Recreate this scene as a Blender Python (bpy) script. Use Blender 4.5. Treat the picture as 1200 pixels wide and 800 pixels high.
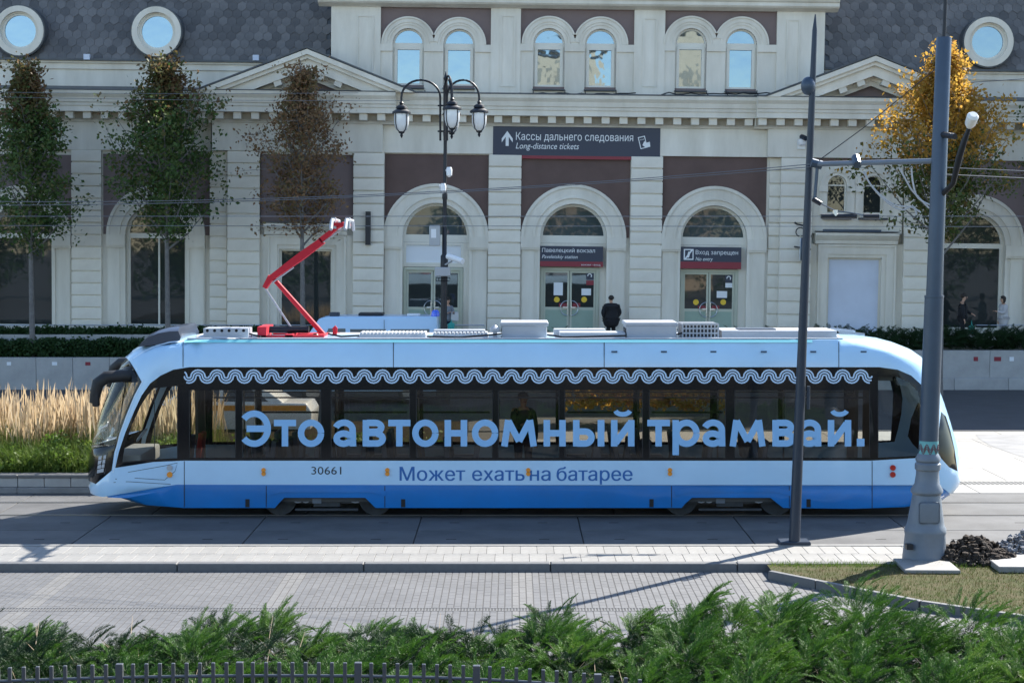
import bpy, bmesh, math, random
import numpy as np
from mathutils import Vector, Matrix, Euler
from mathutils.geometry import delaunay_2d_cdt

random.seed(7)
rng = np.random.default_rng(7)
S = bpy.context.scene
for o in list(bpy.data.objects):
    bpy.data.objects.remove(o)
COL = S.collection
PI = math.pi

# ------------------------------------------------------------ camera
H = 5.34
F = 1984.0
PITCH = math.atan(122.0 / F)
cam_d = bpy.data.cameras.new('camera')
cam = bpy.data.objects.new('camera', cam_d)
COL.objects.link(cam)
cam.location = (0, 0, H)
cam.rotation_euler = (PI / 2 - PITCH, 0, 0)
cam_d.sensor_width = 36.0
cam_d.lens = F / 1200 * 36.0
cam_d.clip_start = 0.1
cam_d.clip_end = 2000
S.camera = cam

# ------------------------------------------------------------ sky and sun
SUN_EL = math.radians(40)
SUN_AZ = math.radians(44)          # to the right of the viewing direction (+Y towards +X)
w = bpy.data.worlds.new('World')
S.world = w
w.use_nodes = True
nt = w.node_tree
bg = nt.nodes['Background']
sky = nt.nodes.new('ShaderNodeTexSky')
sky.sky_type = 'NISHITA'
sky.sun_disc = False
sky.sun_elevation = SUN_EL
sky.sun_rotation = SUN_AZ
sky.air_density = 1.0
sky.dust_density = 0.3
sky.ozone_density = 1.2
nt.links.new(sky.outputs[0], bg.inputs[0])
bg.inputs[1].default_value = 0.115
sd = bpy.data.lights.new('sun', 'SUN')
sd.energy = 5.0
sd.angle = math.radians(0.5)
sd.color = (1.0, 0.95, 0.87)
sun = bpy.data.objects.new('sun', sd)
COL.objects.link(sun)
sdir = Vector((math.sin(SUN_AZ) * math.cos(SUN_EL), math.cos(SUN_AZ) * math.cos(SUN_EL), math.sin(SUN_EL)))
sun.rotation_euler = sdir.to_track_quat('Z', 'Y').to_euler()
sun.location = (30, 40, 60)
S.view_settings.view_transform = 'Standard'
S.view_settings.look = 'None'
S.view_settings.exposure = 1.42
S.view_settings.gamma = 1

# ------------------------------------------------------------ helpers
cp, sp = math.cos(PITCH), math.sin(PITCH)


def P(px, py, Y):
    """world point seen at a photo position, at true depth Y"""
    a = (px - 600) / F
    b = (400 - py) / F
    dy = cp + b * sp
    dz = -sp + b * cp
    t = Y / dy
    return Vector((a * t, Y, H + dz * t))


def G(px, py, z=0.0):
    a = (px - 600) / F
    b = (400 - py) / F
    dy = cp + b * sp
    dz = -sp + b * cp
    t = (z - H) / dz
    return Vector((a * t, dy * t, z))


def link(name, me, m=None, parent=None, loc=None):
    o = bpy.data.objects.new(name, me)
    COL.objects.link(o)
    if m is not None and me is not None and len(me.materials) == 0:
        for q in (m if isinstance(m, (list, tuple)) else [m]):
            me.materials.append(q)
    if parent is not None:
        o.parent = parent
    if loc is not None:
        o.location = loc
    return o


def tag(o, label, cat, group=None, kind=None):
    if label:
        o['label'] = label
    if cat:
        o['category'] = cat
    if group:
        o['group'] = group
    if kind:
        o['kind'] = kind
    return o


def empty(name, loc, label=None, cat=None, group=None, rot=None):
    o = bpy.data.objects.new(name, None)
    COL.objects.link(o)
    o.location = loc
    if rot:
        o.rotation_euler = rot
    o.empty_display_size = 0.2
    return tag(o, label, cat, group)


def inside(p, poly):
    x, y = p
    c = False
    n = len(poly)
    j = n - 1
    for i in range(n):
        xi, yi = poly[i]
        xj, yj = poly[j]
        if (yi > y) != (yj > y) and x < (xj - xi) * (y - yi) / (yj - yi) + xi:
            c = not c
        j = i
    return c


def cdt(loops, extra=()):
    vs, es = [], []
    for lp in loops:
        b = len(vs)
        vs += [Vector(p) for p in lp]
        es += [(b + i, b + (i + 1) % len(lp)) for i in range(len(lp))]
    vs += [Vector(p) for p in extra]
    r = delaunay_2d_cdt(vs, es, [], 0, 1e-5)
    return [tuple(v) for v in r[0]], [tuple(f) for f in r[2]]


class MB:
    def __init__(s):
        s.v, s.f, s.m = [], [], []

    def add(s, vs, fs, mi=0):
        b = len(s.v)
        s.v += [tuple(p) for p in vs]
        s.f += [tuple(b + i for i in f) for f in fs]
        s.m += [mi] * len(fs)
        return s

    def box(s, x0, x1, y0, y1, z0, z1, mi=0):
        v = [(x0, y0, z0), (x1, y0, z0), (x1, y1, z0), (x0, y1, z0), (x0, y0, z1), (x1, y0, z1), (x1, y1, z1), (x0, y1, z1)]
        return s.add(v, [(3, 2, 1, 0), (4, 5, 6, 7), (0, 1, 5, 4), (1, 2, 6, 5), (2, 3, 7, 6), (3, 0, 4, 7)], mi)

    def plate(s, outer, holes=(), v0=0.0, depth=0.1, mi=0, back=False):
        """2-D outline (x, z) extruded along +y from v0"""
        vs, fs = cdt([outer] + list(holes))
        keep = []
        for f in fs:
            c = (sum(vs[i][0] for i in f) / 3, sum(vs[i][1] for i in f) / 3)
            if inside(c, outer) and not any(inside(c, h) for h in holes):
                a, b_, d = [vs[i] for i in f]
                ar = (b_[0] - a[0]) * (d[1] - a[1]) - (b_[1] - a[1]) * (d[0] - a[0])
                keep.append(f if ar > 0 else f[::-1])
        s.add([(p[0], v0, p[1]) for p in vs], keep, mi)
        if back:
            s.add([(p[0], v0 + depth, p[1]) for p in vs], [f[::-1] for f in keep], mi)
        for k, lp in enumerate([outer] + list(holes)):
            n = len(lp)
            ar = sum(lp[i][0] * lp[(i + 1) % n][1] - lp[(i + 1) % n][0] * lp[i][1] for i in range(n))
            ccw = (ar > 0) == (k == 0)
            v = [(p[0], v0, p[1]) for p in lp] + [(p[0], v0 + depth, p[1]) for p in lp]
            fl = []
            for i in range(n):
                j = (i + 1) % n
                q = (i, i + n, j + n, j)
                fl.append(q if ccw else q[::-1])
            s.add(v, fl, mi)
        return s

    def rect(s, x0, x1, z0, z1, v0, depth, mi=0):
        return s.box(x0, x1, v0, v0 + depth, z0, z1, mi)

    def sweep(s, prof, x0, x1, mi=0):
        """profile [(y, z)] extruded along x, closed ends"""
        n = len(prof)
        v = [(x0, p[0], p[1]) for p in prof] + [(x1, p[0], p[1]) for p in prof]
        fl = [(i, i + n, (i + 1) % n + n, (i + 1) % n) for i in range(n)]
        s.add(v, fl, mi)
        s.add(v[:n], [tuple(range(n))], mi)
        s.add(v[n:], [tuple(range(n))[::-1]], mi)
        return s

    def tube(s, path, r, n=8, mi=0, caps=True):
        path = [Vector(p) for p in path]
        rs = r if isinstance(r, (list, tuple)) else [r] * len(path)
        rings = []
        ref = None
        for i, p in enumerate(path):
            if i == 0:
                t = path[1] - path[0]
            elif i == len(path) - 1:
                t = path[-1] - path[-2]
            else:
                t = (path[i + 1] - path[i]).normalized() + (path[i] - path[i - 1]).normalized()
            t.normalize()
            if ref is None:
                ref = Vector((0, 0, 1)) if abs(t.z) < .9 else Vector((1, 0, 0))
            a = t.cross(ref)
            if a.length < 1e-4:
                a = t.orthogonal()
            a.normalize()
            b = t.cross(a).normalized()
            ref = -b if False else ref
            rings.append([p + (a * math.cos(2 * PI * k / n) + b * math.sin(2 * PI * k / n)) * rs[i] for k in range(n)])
        v = [q for rg in rings for q in rg]
        fl = []
        for i in range(len(path) - 1):
            for k in range(n):
                fl.append((i * n + k, i * n + (k + 1) % n, (i + 1) * n + (k + 1) % n, (i + 1) * n + k))
        if caps:
            fl.append(tuple(range(n))[::-1])
            fl.append(tuple((len(path) - 1) * n + k for k in range(n)))
        return s.add(v, fl, mi)

    def lathe(s, prof, cx=0, cy=0, n=20, mi=0, sx=0.0):
        """profile [(r, z)] about a vertical axis; sx leans it along x per z"""
        v, fl = [], []
        z0 = prof[0][1]
        for r, z in prof:
            for k in range(n):
                a = 2 * PI * k / n
                v.append((cx + sx * (z - z0) + r * math.cos(a), cy + r * math.sin(a), z))
        for i in range(len(prof) - 1):
            for k in range(n):
                fl.append((i * n + k, i * n + (k + 1) % n, (i + 1) * n + (k + 1) % n, (i + 1) * n + k))
        fl.append(tuple(range(n))[::-1])
        fl.append(tuple((len(prof) - 1) * n + k for k in range(n)))
        return s.add(v, fl, mi)

    def disc(s, cx, cz, y, r, depth=.01, n=16, mi=0):
        return s.plate([(cx + r * math.cos(2 * PI * k / n), cz + r * math.sin(2 * PI * k / n)) for k in range(n)], (), y, depth, mi)

    def ring(s, cx, cz, r0, r1, v0, depth, a0=0, a1=2 * PI, n=32, mi=0):
        full = abs(a1 - a0 - 2 * PI) < 1e-6
        if full:
            return s.plate([(cx + r1 * math.cos(2 * PI * k / n), cz + r1 * math.sin(2 * PI * k / n)) for k in range(n)],
                           [[(cx + r0 * math.cos(2 * PI * k / n), cz + r0 * math.sin(2 * PI * k / n)) for k in range(n)]], v0, depth, mi)
        pts = [(cx + r1 * math.cos(a0 + (a1 - a0) * k / n), cz + r1 * math.sin(a0 + (a1 - a0) * k / n)) for k in range(n + 1)]
        pts += [(cx + r0 * math.cos(a1 + (a0 - a1) * k / n), cz + r0 * math.sin(a1 + (a0 - a1) * k / n)) for k in range(n + 1)]
        return s.plate(pts, (), v0, depth, mi)

    def mesh(s, name, smooth=False):
        me = bpy.data.meshes.new(name)
        me.from_pydata(s.v, [], s.f)
        if s.m and max(s.m) > 0:
            me.polygons.foreach_set('material_index', s.m)
        if smooth:
            me.polygons.foreach_set('use_smooth', [True] * len(s.f))
        me.update()
        return me

    def build(s, name, m, parent=None, loc=None, smooth=False):
        return link(name, s.mesh(name, smooth), m, parent, loc)


def auto_smooth(o, ang=40):
    me = o.data
    bm = bmesh.new()
    bm.from_mesh(me)
    bmesh.ops.remove_doubles(bm, verts=bm.verts, dist=1e-5)
    bmesh.ops.recalc_face_normals(bm, faces=bm.faces)
    for e in bm.edges:
        e.smooth = not (len(e.link_faces) == 2 and e.calc_face_angle(0) > math.radians(ang))
    for f in bm.faces:
        f.smooth = True
    bm.to_mesh(me)
    bm.free()
    return o


def bevel(o, wd, seg=2, ang=30):
    bm = bmesh.new()
    bm.from_mesh(o.data)
    bmesh.ops.remove_doubles(bm, verts=bm.verts, dist=1e-5)
    bmesh.ops.recalc_face_normals(bm, faces=bm.faces)
    es = [e for e in bm.edges if len(e.link_faces) == 2 and e.calc_face_angle(0) > math.radians(ang)]
    bmesh.ops.bevel(bm, geom=es, offset=wd, segments=seg, affect='EDGES', profile=.6)
    for f in bm.faces:
        f.smooth = True
    for e in bm.edges:
        e.smooth = not (len(e.link_faces) == 2 and e.calc_face_angle(0) > math.radians(35))
    bm.to_mesh(o.data)
    bm.free()
    return o


_cube = {}


def piece(name, x0, x1, y0, y1, z0, z1, m, parent, ch=.006):
    """one chamfered box; alike sizes share mesh data"""
    d = (round(x1 - x0, 3), round(y1 - y0, 3), round(z1 - z0, 3))
    k = (d, m.name, ch)
    if k not in _cube:
        a, b, c = d[0] / 2, d[1] / 2, d[2] / 2
        if ch:
            bm = bmesh.new()
            bmesh.ops.create_cube(bm, size=1)
            for v in bm.verts:
                v.co.x *= d[0]
                v.co.y *= d[1]
                v.co.z *= d[2]
            bmesh.ops.bevel(bm, geom=bm.edges[:], offset=min(ch, min(a, b, c) * .8), segments=1, affect='EDGES')
            me = bpy.data.meshes.new(name)
            bm.to_mesh(me)
            bm.free()
        else:
            me = MB().box(-a, a, -b, b, -c, c).mesh(name)
        me.materials.append(m)
        _cube[k] = me
    return link(name, _cube[k], None, parent, ((x0 + x1) / 2, (y0 + y1) / 2, (z0 + z1) / 2))


def arr_mesh(name, V, Fq, mi=None):
    """numpy vertices (n,3) and equal-size faces (m,k) into a mesh"""
    me = bpy.data.meshes.new(name)
    k = Fq.shape[1]
    me.vertices.add(len(V))
    me.vertices.foreach_set('co', V.astype(np.float32).ravel())
    me.loops.add(Fq.size)
    me.loops.foreach_set('vertex_index', Fq.astype(np.int32).ravel())
    me.polygons.add(len(Fq))
    me.polygons.foreach_set('loop_start', np.arange(0, Fq.size, k, dtype=np.int32))
    if mi is not None:
        me.polygons.foreach_set('material_index', mi.astype(np.int32))
    me.polygons.foreach_set('use_smooth', np.zeros(len(Fq), dtype=bool))
    me.update(calc_edges=True)
    me.validate()
    return me


def text_mesh(body, shear=0.0, spacing=1.0):
    """outlines of a line of text, filled by winding number (the font has overlapping strokes)"""
    c = bpy.data.curves.new('lettering', 'FONT')
    c.body = body
    c.size = 1
    c.shear = shear
    c.space_character = spacing
    c.resolution_u = 3
    c.fill_mode = 'NONE'
    o = bpy.data.objects.new('lettering', c)
    COL.objects.link(o)
    bpy.context.view_layer.update()
    me0 = bpy.data.meshes.new_from_object(o.evaluated_get(bpy.context.evaluated_depsgraph_get()))
    bpy.data.objects.remove(o)
    bpy.data.curves.remove(c)
    nxt = {}
    for e in me0.edges:
        a, b = e.vertices
        nxt.setdefault(a, []).append(b)
        nxt.setdefault(b, []).append(a)
    seen, loops = set(), []
    for v in range(len(me0.vertices)):
        if v in seen or v not in nxt:
            continue
        lp, cur, prev = [], v, None
        while cur not in seen:
            seen.add(cur)
            lp.append(cur)
            nb = [q for q in nxt[cur] if q != prev and q not in seen]
            # outlines keep the curve's own direction: prefer the next index
            nb.sort(key=lambda q: (q != cur + 1, q))
            prev = cur
            if not nb:
                break
            cur = nb[0]
        if len(lp) > 2:
            loops.append([(me0.vertices[q].co.x, me0.vertices[q].co.y) for q in lp])
    bpy.data.meshes.remove(me0)
    vs, tr = cdt(loops)

    def wind(p):
        w_ = 0
        for lp in loops:
            n = len(lp)
            for i in range(n):
                x0, y0 = lp[i]
                x1, y1 = lp[(i + 1) % n]
                if y0 <= p[1] < y1 and (x1 - x0) * (p[1] - y0) - (p[0] - x0) * (y1 - y0) > 0:
                    w_ += 1
                elif y1 <= p[1] < y0 and (x1 - x0) * (p[1] - y0) - (p[0] - x0) * (y1 - y0) < 0:
                    w_ -= 1
        return w_
    keep = [f for f in tr if wind((sum(vs[i][0] for i in f) / 3, sum(vs[i][1] for i in f) / 3)) != 0]
    me = bpy.data.meshes.new('lettering')
    me.from_pydata([(p[0], p[1], 0) for p in vs], [], keep)
    return me


def lettering(name, body, m, parent, x0, x1, zbase, y, size=None, h=None, bold=0.0, shear=0.0, spacing=1.0):
    """flat print facing -y, fitted between x0 and x1 (parent space)"""
    me = text_mesh(body, shear, spacing)
    n = len(me.vertices)
    co = np.zeros(n * 3, dtype=np.float32)
    me.vertices.foreach_get('co', co)
    co = co.reshape(-1, 3)
    mn, mx = co[:, 0].min(), co[:, 0].max()
    sx = (x1 - x0) / (mx - mn)
    sz = size if size else sx
    out = np.zeros_like(co)
    out[:, 0] = (co[:, 0] - mn) * sx + x0
    out[:, 1] = y
    out[:, 2] = co[:, 1] * sz + zbase
    me.vertices.foreach_set('co', out.ravel())
    me.update()
    return link(name, me, m, parent)


# ------------------------------------------------------------ materials
def mat(name, col, rough=.6, metal=0.0, var=0.0, scale=4.0, bump=0.0, bscale=30.0, col2=None, coat=0.0, spec=.5, island=0.0, trans=0.0, stretch=None):
    m = bpy.data.materials.new(name)
    m.use_nodes = True
    t = m.node_tree
    b = t.nodes['Principled BSDF']
    b.inputs['Base Color'].default_value = (*col, 1)
    b.inputs['Roughness'].default_value = rough
    b.inputs['Metallic'].default_value = metal
    b.inputs['Specular IOR Level'].default_value = spec
    b.inputs['Coat Weight'].default_value = coat
    b.inputs['Coat Roughness'].default_value = .06
    L = t.links.new
    tc = t.nodes.new('ShaderNodeTexCoord')
    vec = tc.outputs['Object']
    if stretch:
        mp = t.nodes.new('ShaderNodeMapping')
        mp.inputs['Scale'].default_value = stretch
        L(vec, mp.inputs[0])
        vec = mp.outputs[0]
    src = None
    if var > 0:
        n = t.nodes.new('ShaderNodeTexNoise')
        n.inputs['Scale'].default_value = scale
        n.inputs['Detail'].default_value = 6
        n.inputs['Roughness'].default_value = .62
        L(vec, n.inputs['Vector'])
        r = t.nodes.new('ShaderNodeMapRange')
        r.inputs[1].default_value = .3
        r.inputs[2].default_value = .7
        L(n.outputs['Fac'], r.inputs[0])
        mx = t.nodes.new('ShaderNodeMix')
        mx.data_type = 'RGBA'
        c2 = col2 if col2 else tuple(c * (1 - var) for c in col)
        mx.inputs[6].default_value = (*col, 1)
        mx.inputs[7].default_value = (*c2, 1)
        L(r.outputs[0], mx.inputs[0])
        src = mx.outputs[2]
    if island > 0:
        gi = t.nodes.new('ShaderNodeNewGeometry')
        oi = t.nodes.new('ShaderNodeObjectInfo')
        ad = t.nodes.new('ShaderNodeMath')
        ad.operation = 'ADD'
        L(gi.outputs['Random Per Island'], ad.inputs[0])
        L(oi.outputs['Random'], ad.inputs[1])
        fr = t.nodes.new('ShaderNodeMath')
        fr.operation = 'FRACT'
        L(ad.outputs[0], fr.inputs[0])
        hs = t.nodes.new('ShaderNodeHueSaturation')
        mr = t.nodes.new('ShaderNodeMapRange')
        mr.inputs[3].default_value = 1 - island
        mr.inputs[4].default_value = 1 + island
        L(fr.outputs[0], mr.inputs[0])
        L(mr.outputs[0], hs.inputs['Value'])
        if src:
            L(src, hs.inputs['Color'])
        else:
            hs.inputs['Color'].default_value = (*col, 1)
        src = hs.outputs[0]
    if src:
        L(src, b.inputs['Base Color'])
    if bump > 0:
        n2 = t.nodes.new('ShaderNodeTexNoise')
        n2.inputs['Scale'].default_value = bscale
        n2.inputs['Detail'].default_value = 5
        L(vec, n2.inputs['Vector'])
        bp_ = t.nodes.new('ShaderNodeBump')
        bp_.inputs['Strength'].default_value = bump
        bp_.inputs['Distance'].default_value = .02
        L(n2.outputs['Fac'], bp_.inputs['Height'])
        L(bp_.outputs[0], b.inputs['Normal'])
    if trans > 0:
        tr = t.nodes.new('ShaderNodeBsdfTranslucent')
        if src:
            L(src, tr.inputs[0])
        else:
            tr.inputs[0].default_value = (*col, 1)
        ms = t.nodes.new('ShaderNodeMixShader')
        ms.inputs[0].default_value = trans
        L(b.outputs[0], ms.inputs[1])
        L(tr.outputs[0], ms.inputs[2])
        L(ms.outputs[0], t.nodes['Material Output'].inputs[0])
    return m


def leaf_mat(name, cols, rough=.6, trans=.45):
    """leaf colours picked per leaf by a random ramp"""
    m = bpy.data.materials.new(name)
    m.use_nodes = True
    t = m.node_tree
    L = t.links.new
    b = t.nodes['Principled BSDF']
    b.inputs['Roughness'].default_value = rough
    b.inputs['Specular IOR Level'].default_value = .3
    gi = t.nodes.new('ShaderNodeNewGeometry')
    tc = t.nodes.new('ShaderNodeTexCoord')
    n = t.nodes.new('ShaderNodeTexNoise')
    n.inputs['Scale'].default_value = .9
    n.inputs['Detail'].default_value = 3
    L(tc.outputs['Object'], n.inputs['Vector'])
    ma = t.nodes.new('ShaderNodeMath')
    ma.operation = 'MULTIPLY_ADD'
    L(gi.outputs['Random Per Island'], ma.inputs[0])
    ma.inputs[1].default_value = .5
    mr = t.nodes.new('ShaderNodeMapRange')
    mr.inputs[1].default_value = .3
    mr.inputs[2].default_value = .7
    mr.inputs[3].default_value = 0
    mr.inputs[4].default_value = .5
    L(n.outputs['Fac'], mr.inputs[0])
    L(mr.outputs[0], ma.inputs[2])
    cr = t.nodes.new('ShaderNodeValToRGB')
    e = cr.color_ramp.elements
    e[0].color = (*cols[0], 1)
    e[1].color = (*cols[-1], 1)
    for i, c in enumerate(cols[1:-1]):
        q = e.new((i + 1) / (len(cols) - 1))
        q.color = (*c, 1)
    L(ma.outputs[0], cr.inputs[0])
    L(cr.outputs[0], b.inputs['Base Color'])
    tr = t.nodes.new('ShaderNodeBsdfTranslucent')
    L(cr.outputs[0], tr.inputs[0])
    ms = t.nodes.new('ShaderNodeMixShader')
    ms.inputs[0].default_value = trans
    L(b.outputs[0], ms.inputs[1])
    L(tr.outputs[0], ms.inputs[2])
    L(ms.outputs[0], t.nodes['Material Output'].inputs[0])
    return m


def glass_mat(name, tint, clear, wav=0.0, wscale=2.0, rough=.02, dark=(.01, .012, .015), refl=1.0, rtint=(1, 1, 1)):
    """window glass: a clear tinted part, a dark part behind it, and a mirror sheen"""
    m = bpy.data.materials.new(name)
    m.use_nodes = True
    t = m.node_tree
    L = t.links.new
    t.nodes.remove(t.nodes['Principled BSDF'])
    tr = t.nodes.new('ShaderNodeBsdfTransparent')
    tr.inputs[0].default_value = (*tint, 1)
    df = t.nodes.new('ShaderNodeBsdfDiffuse')
    df.inputs[0].default_value = (*dark, 1)
    gl = t.nodes.new('ShaderNodeBsdfGlossy')
    gl.inputs['Roughness'].default_value = rough
    gl.inputs[0].default_value = (*rtint, 1)
    fr = t.nodes.new('ShaderNodeFresnel')
    fr.inputs[0].default_value = 1.5
    m1 = t.nodes.new('ShaderNodeMixShader')
    m1.inputs[0].default_value = clear
    L(df.outputs[0], m1.inputs[1])
    L(tr.outputs[0], m1.inputs[2])
    ma = t.nodes.new('ShaderNodeMath')
    ma.operation = 'MULTIPLY'
    ma.use_clamp = True
    L(fr.outputs[0], ma.inputs[0])
    ma.inputs[1].default_value = refl
    m2 = t.nodes.new('ShaderNodeMixShader')
    L(ma.outputs[0], m2.inputs[0])
    L(m1.outputs[0], m2.inputs[1])
    L(gl.outputs[0], m2.inputs[2])
    L(m2.outputs[0], t.nodes['Material Output'].inputs[0])
    if wav > 0:
        tc = t.nodes.new('ShaderNodeTexCoord')
        n = t.nodes.new('ShaderNodeTexNoise')
        n.inputs['Scale'].default_value = wscale
        n.inputs['Detail'].default_value = 2
        L(tc.outputs['Object'], n.inputs['Vector'])
        b = t.nodes.new('ShaderNodeBump')
        b.inputs['Strength'].default_value = wav
        b.inputs['Distance'].default_value = .05
        L(n.outputs['Fac'], b.inputs['Height'])
        L(b.outputs[0], gl.inputs['Normal'])
    return m


M = {}
M['stucco'] = mat('stucco', (.80, .765, .675), .85, var=.3, col2=(.60, .565, .48), scale=1.1, bump=.15, bscale=25, stretch=(1, 1, .22), island=.03)
M['stucco_block'] = mat('stucco_block', (.80, .765, .675), .85, var=.2, col2=(.66, .62, .53), scale=1.1, bump=.15, bscale=25, island=.05)
M['stucco_dark'] = mat('dark_stucco', (.40, .35, .27), .9, var=.3, scale=3)
M['brown'] = mat('brown_render', (.145, .095, .083), .85, var=.3, scale=.8, bump=.1)
M['brown_pale'] = mat('pale_brown_render', (.215, .165, .16), .85, var=.18, scale=.8, bump=.1)
M['slate'] = mat('slate', (.135, .130, .128), .55, var=.3, scale=1.1, bump=.35, bscale=14, island=.34)
M['lead'] = mat('lead_sheet', (.10, .11, .12), .5, .3, var=.4, scale=2)
M['frame'] = mat('window_frame', (.70, .68, .60), .5)
M['frame_door'] = mat('door_frame', (.50, .52, .42), .5, var=.08, scale=2)
M['door_green'] = mat('pale_green_panel', (.30, .40, .32), .5, var=.08, scale=2)
M['chrome'] = mat('brushed_steel', (.55, .56, .58), .3, 1.0)
M['glass_dark'] = glass_mat('station_glass', (.3, .3, .3), 0.0, .05, .7, refl=1.6, dark=(.028, .034, .034))
M['glass_lunette'] = glass_mat('fanlight_glass', (.3, .3, .3), 0.0, .05, .7, refl=1.1, dark=(.055, .075, .080))
M['glass_sky'] = glass_mat('attic_glass', (.3, .3, .3), 0.0, .09, 1.4, refl=9.0, rtint=(.55, .76, .95))
M['white_panel'] = mat('white_panel', (.62, .68, .80), .6, var=.12, scale=1.0, bump=.3, bscale=2)
M['sign_navy'] = mat('sign_navy', (.020, .030, .060), .4)
M['sign_red'] = mat('sign_red', (.22, .012, .03), .4)
M['sign_white'] = mat('sign_print', (.75, .78, .80), .5)
M['yellow'] = mat('yellow_sticker', (.75, .50, .03), .5)
M['paper'] = mat('paper_notice', (.72, .75, .78), .7)
M['iron'] = mat('black_iron', (.018, .020, .026), .45, .3)
M['steel_blue'] = mat('painted_steel', (.058, .085, .125), .4, .2, var=.15, scale=3)
M['steel_dark'] = mat('dark_painted_steel', (.024, .036, .058), .4, .2, var=.1, scale=3)
M['cast'] = mat('painted_cast_iron', (.17, .20, .24), .5, .1, var=.15, scale=3, bump=.1)
M['concrete'] = mat('concrete', (.42, .42, .41), .9, var=.25, scale=1.5, bump=.25, bscale=40)
M['concrete_dark'] = mat('dark_concrete', (.26, .26, .26), .9, var=.3, scale=1.5, bump=.25, bscale=40)
M['slab'] = mat('track_slab', (.14, .14, .14), .7, spec=.2, var=.42, scale=.8, bump=.12, bscale=60, island=.05)
M['granite'] = mat('pale_granite', (.27, .262, .245), .6, var=.22, scale=9, bump=.1, bscale=80, island=.06)
M['kerb'] = mat('kerb_granite', (.14, .14, .14), .6, var=.2, scale=9, bump=.15, bscale=80, island=.06)
M['brick'] = mat('grey_setts', (.135, .134, .134), .6, var=.22, scale=1.2, bump=.1, bscale=60, island=.06)
M['brick_pale'] = mat('pale_setts', (.158, .154, .147), .6, var=.15, scale=2.0, bump=.1, bscale=60, island=.05)
M['joint'] = mat('joint_sand', (.085, .083, .08), .95, var=.3, scale=20)
M['asphalt'] = mat('asphalt', (.065, .068, .075), .8, var=.3, scale=1.2, bump=.4, bscale=90)
M['soil'] = mat('soil', (.040, .030, .022), 1.0, spec=.05, var=.5, scale=6, bump=.8, bscale=30)
M['dry_turf'] = mat('dry_turf', (.105, .085, .05), .95, spec=.1, var=.6, scale=3.5, bump=.8, bscale=60, col2=(.05, .065, .022))
M['rail'] = mat('rail_steel', (.30, .29, .28), .35, .9)
M['black'] = mat('black_rubber', (.012, .012, .013), .6)
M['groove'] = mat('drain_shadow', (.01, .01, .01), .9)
M['bark'] = mat('bark', (.20, .19, .18), .9, var=.4, scale=8, bump=.4)
M['white_paint'] = mat('white_paint', (.78, .79, .80), .4, coat=.3)
M['skin'] = mat('skin', (.50, .30, .21), .55)

# ============================================================ SETTING
def struct(o):
    o['kind'] = 'structure'
    return o


g = MB().add([(-700, -500, -.16), (700, -500, -.16), (700, 900, -.16), (-700, 900, -.16)], [(0, 1, 2, 3)])
struct(g.build('ground', M['asphalt']))

YK = 27.45                    # front edge of the raised pavement
YS = 29.19                    # where the track slabs begin
YB = 35.15                    # front of the planted bed behind the track
YR = 46.6                     # far edge of the pale plaza
YW = 59.2                     # low wall in front of the station

# --- tram track: slabs with joints, rails
tb = struct(MB().box(-30, 30, YS, YB + .02, -.15, -.03).build('tram_track', M['joint']))
rows = [(YS + .012, 30.66), (30.69, 32.30), (32.46, 33.85), (34.01, 35.12)]
for j, (y0, y1) in enumerate(rows):
    for i in range(-6, 7):
        x0 = (G(483, 640).x + 2.985 * i) if j < 2 else (-1.0 + 2.985 * i)
        piece('slab', x0 + .011, x0 + 2.985 - .011, y0, y1, -.03, 0, M['slab'], tb, .004)
for y in (32.38, 33.93):
    r = MB()
    r.box(-30, 30, y - .035, y + .035, -.03, .006)
    r.box(-30, 30, y + .05, y + .072, -.03, .001)
    r.build('rail', M['rail'], tb)
hk = MB()                      # lifting eyes cast into the slabs
for i in range(-6, 7):
    for (u, y) in ((.65, 29.75), (2.3, 29.75), (.65, 31.5), (2.3, 31.5)):
        x0 = G(483, 640).x + 2.985 * i + u
        hk.box(x0 - .09, x0 + .09, y - .02, y + .02, -.01, .0025)
hk.build('lifting_eyes', M['groove'], tb)['kind'] = 'stuff'

# --- raised pavement: kerb stones and two rows of tiles
sw = struct(MB().box(-20, 10.6, YK + .18, YS, -.15, -.02).build('sidewalk', M['joint']))
for i in range(-7, 6):
    x0 = G(425, 664).x + 3.06 * i
    if x0 < 8.5:
        piece('kerb_stone', x0 + .005, min(x0 + 3.05, 8.6), YK, YK + .2, -.15, .012, M['kerb'], sw, .012)
piece('edge_strip', -20, 10.5, YS - .11, YS, -.05, .014, M['granite'], sw, .005)
tx = .287
for i in range(-42, 34):
    for j, (y0, y1) in enumerate(((YK + .206, YK + .93), (YK + .936, YS - .115))):
        x0 = i * tx + (.14 if j else 0)
        lim = 8.4 if j == 0 else 9.6
        if x0 < lim:
            piece('paving_slab', x0 + .003, x0 + tx - .003, y0, y1, -.04, random.uniform(-.001, .002), M['granite'], sw, .003)

# --- small sett paving, with a slot drain
y_near = 20.7
st = struct(MB().box(-25, 25, y_near, YK, -.2, -.1245).build('sett_paving', M['joint']))


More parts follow.
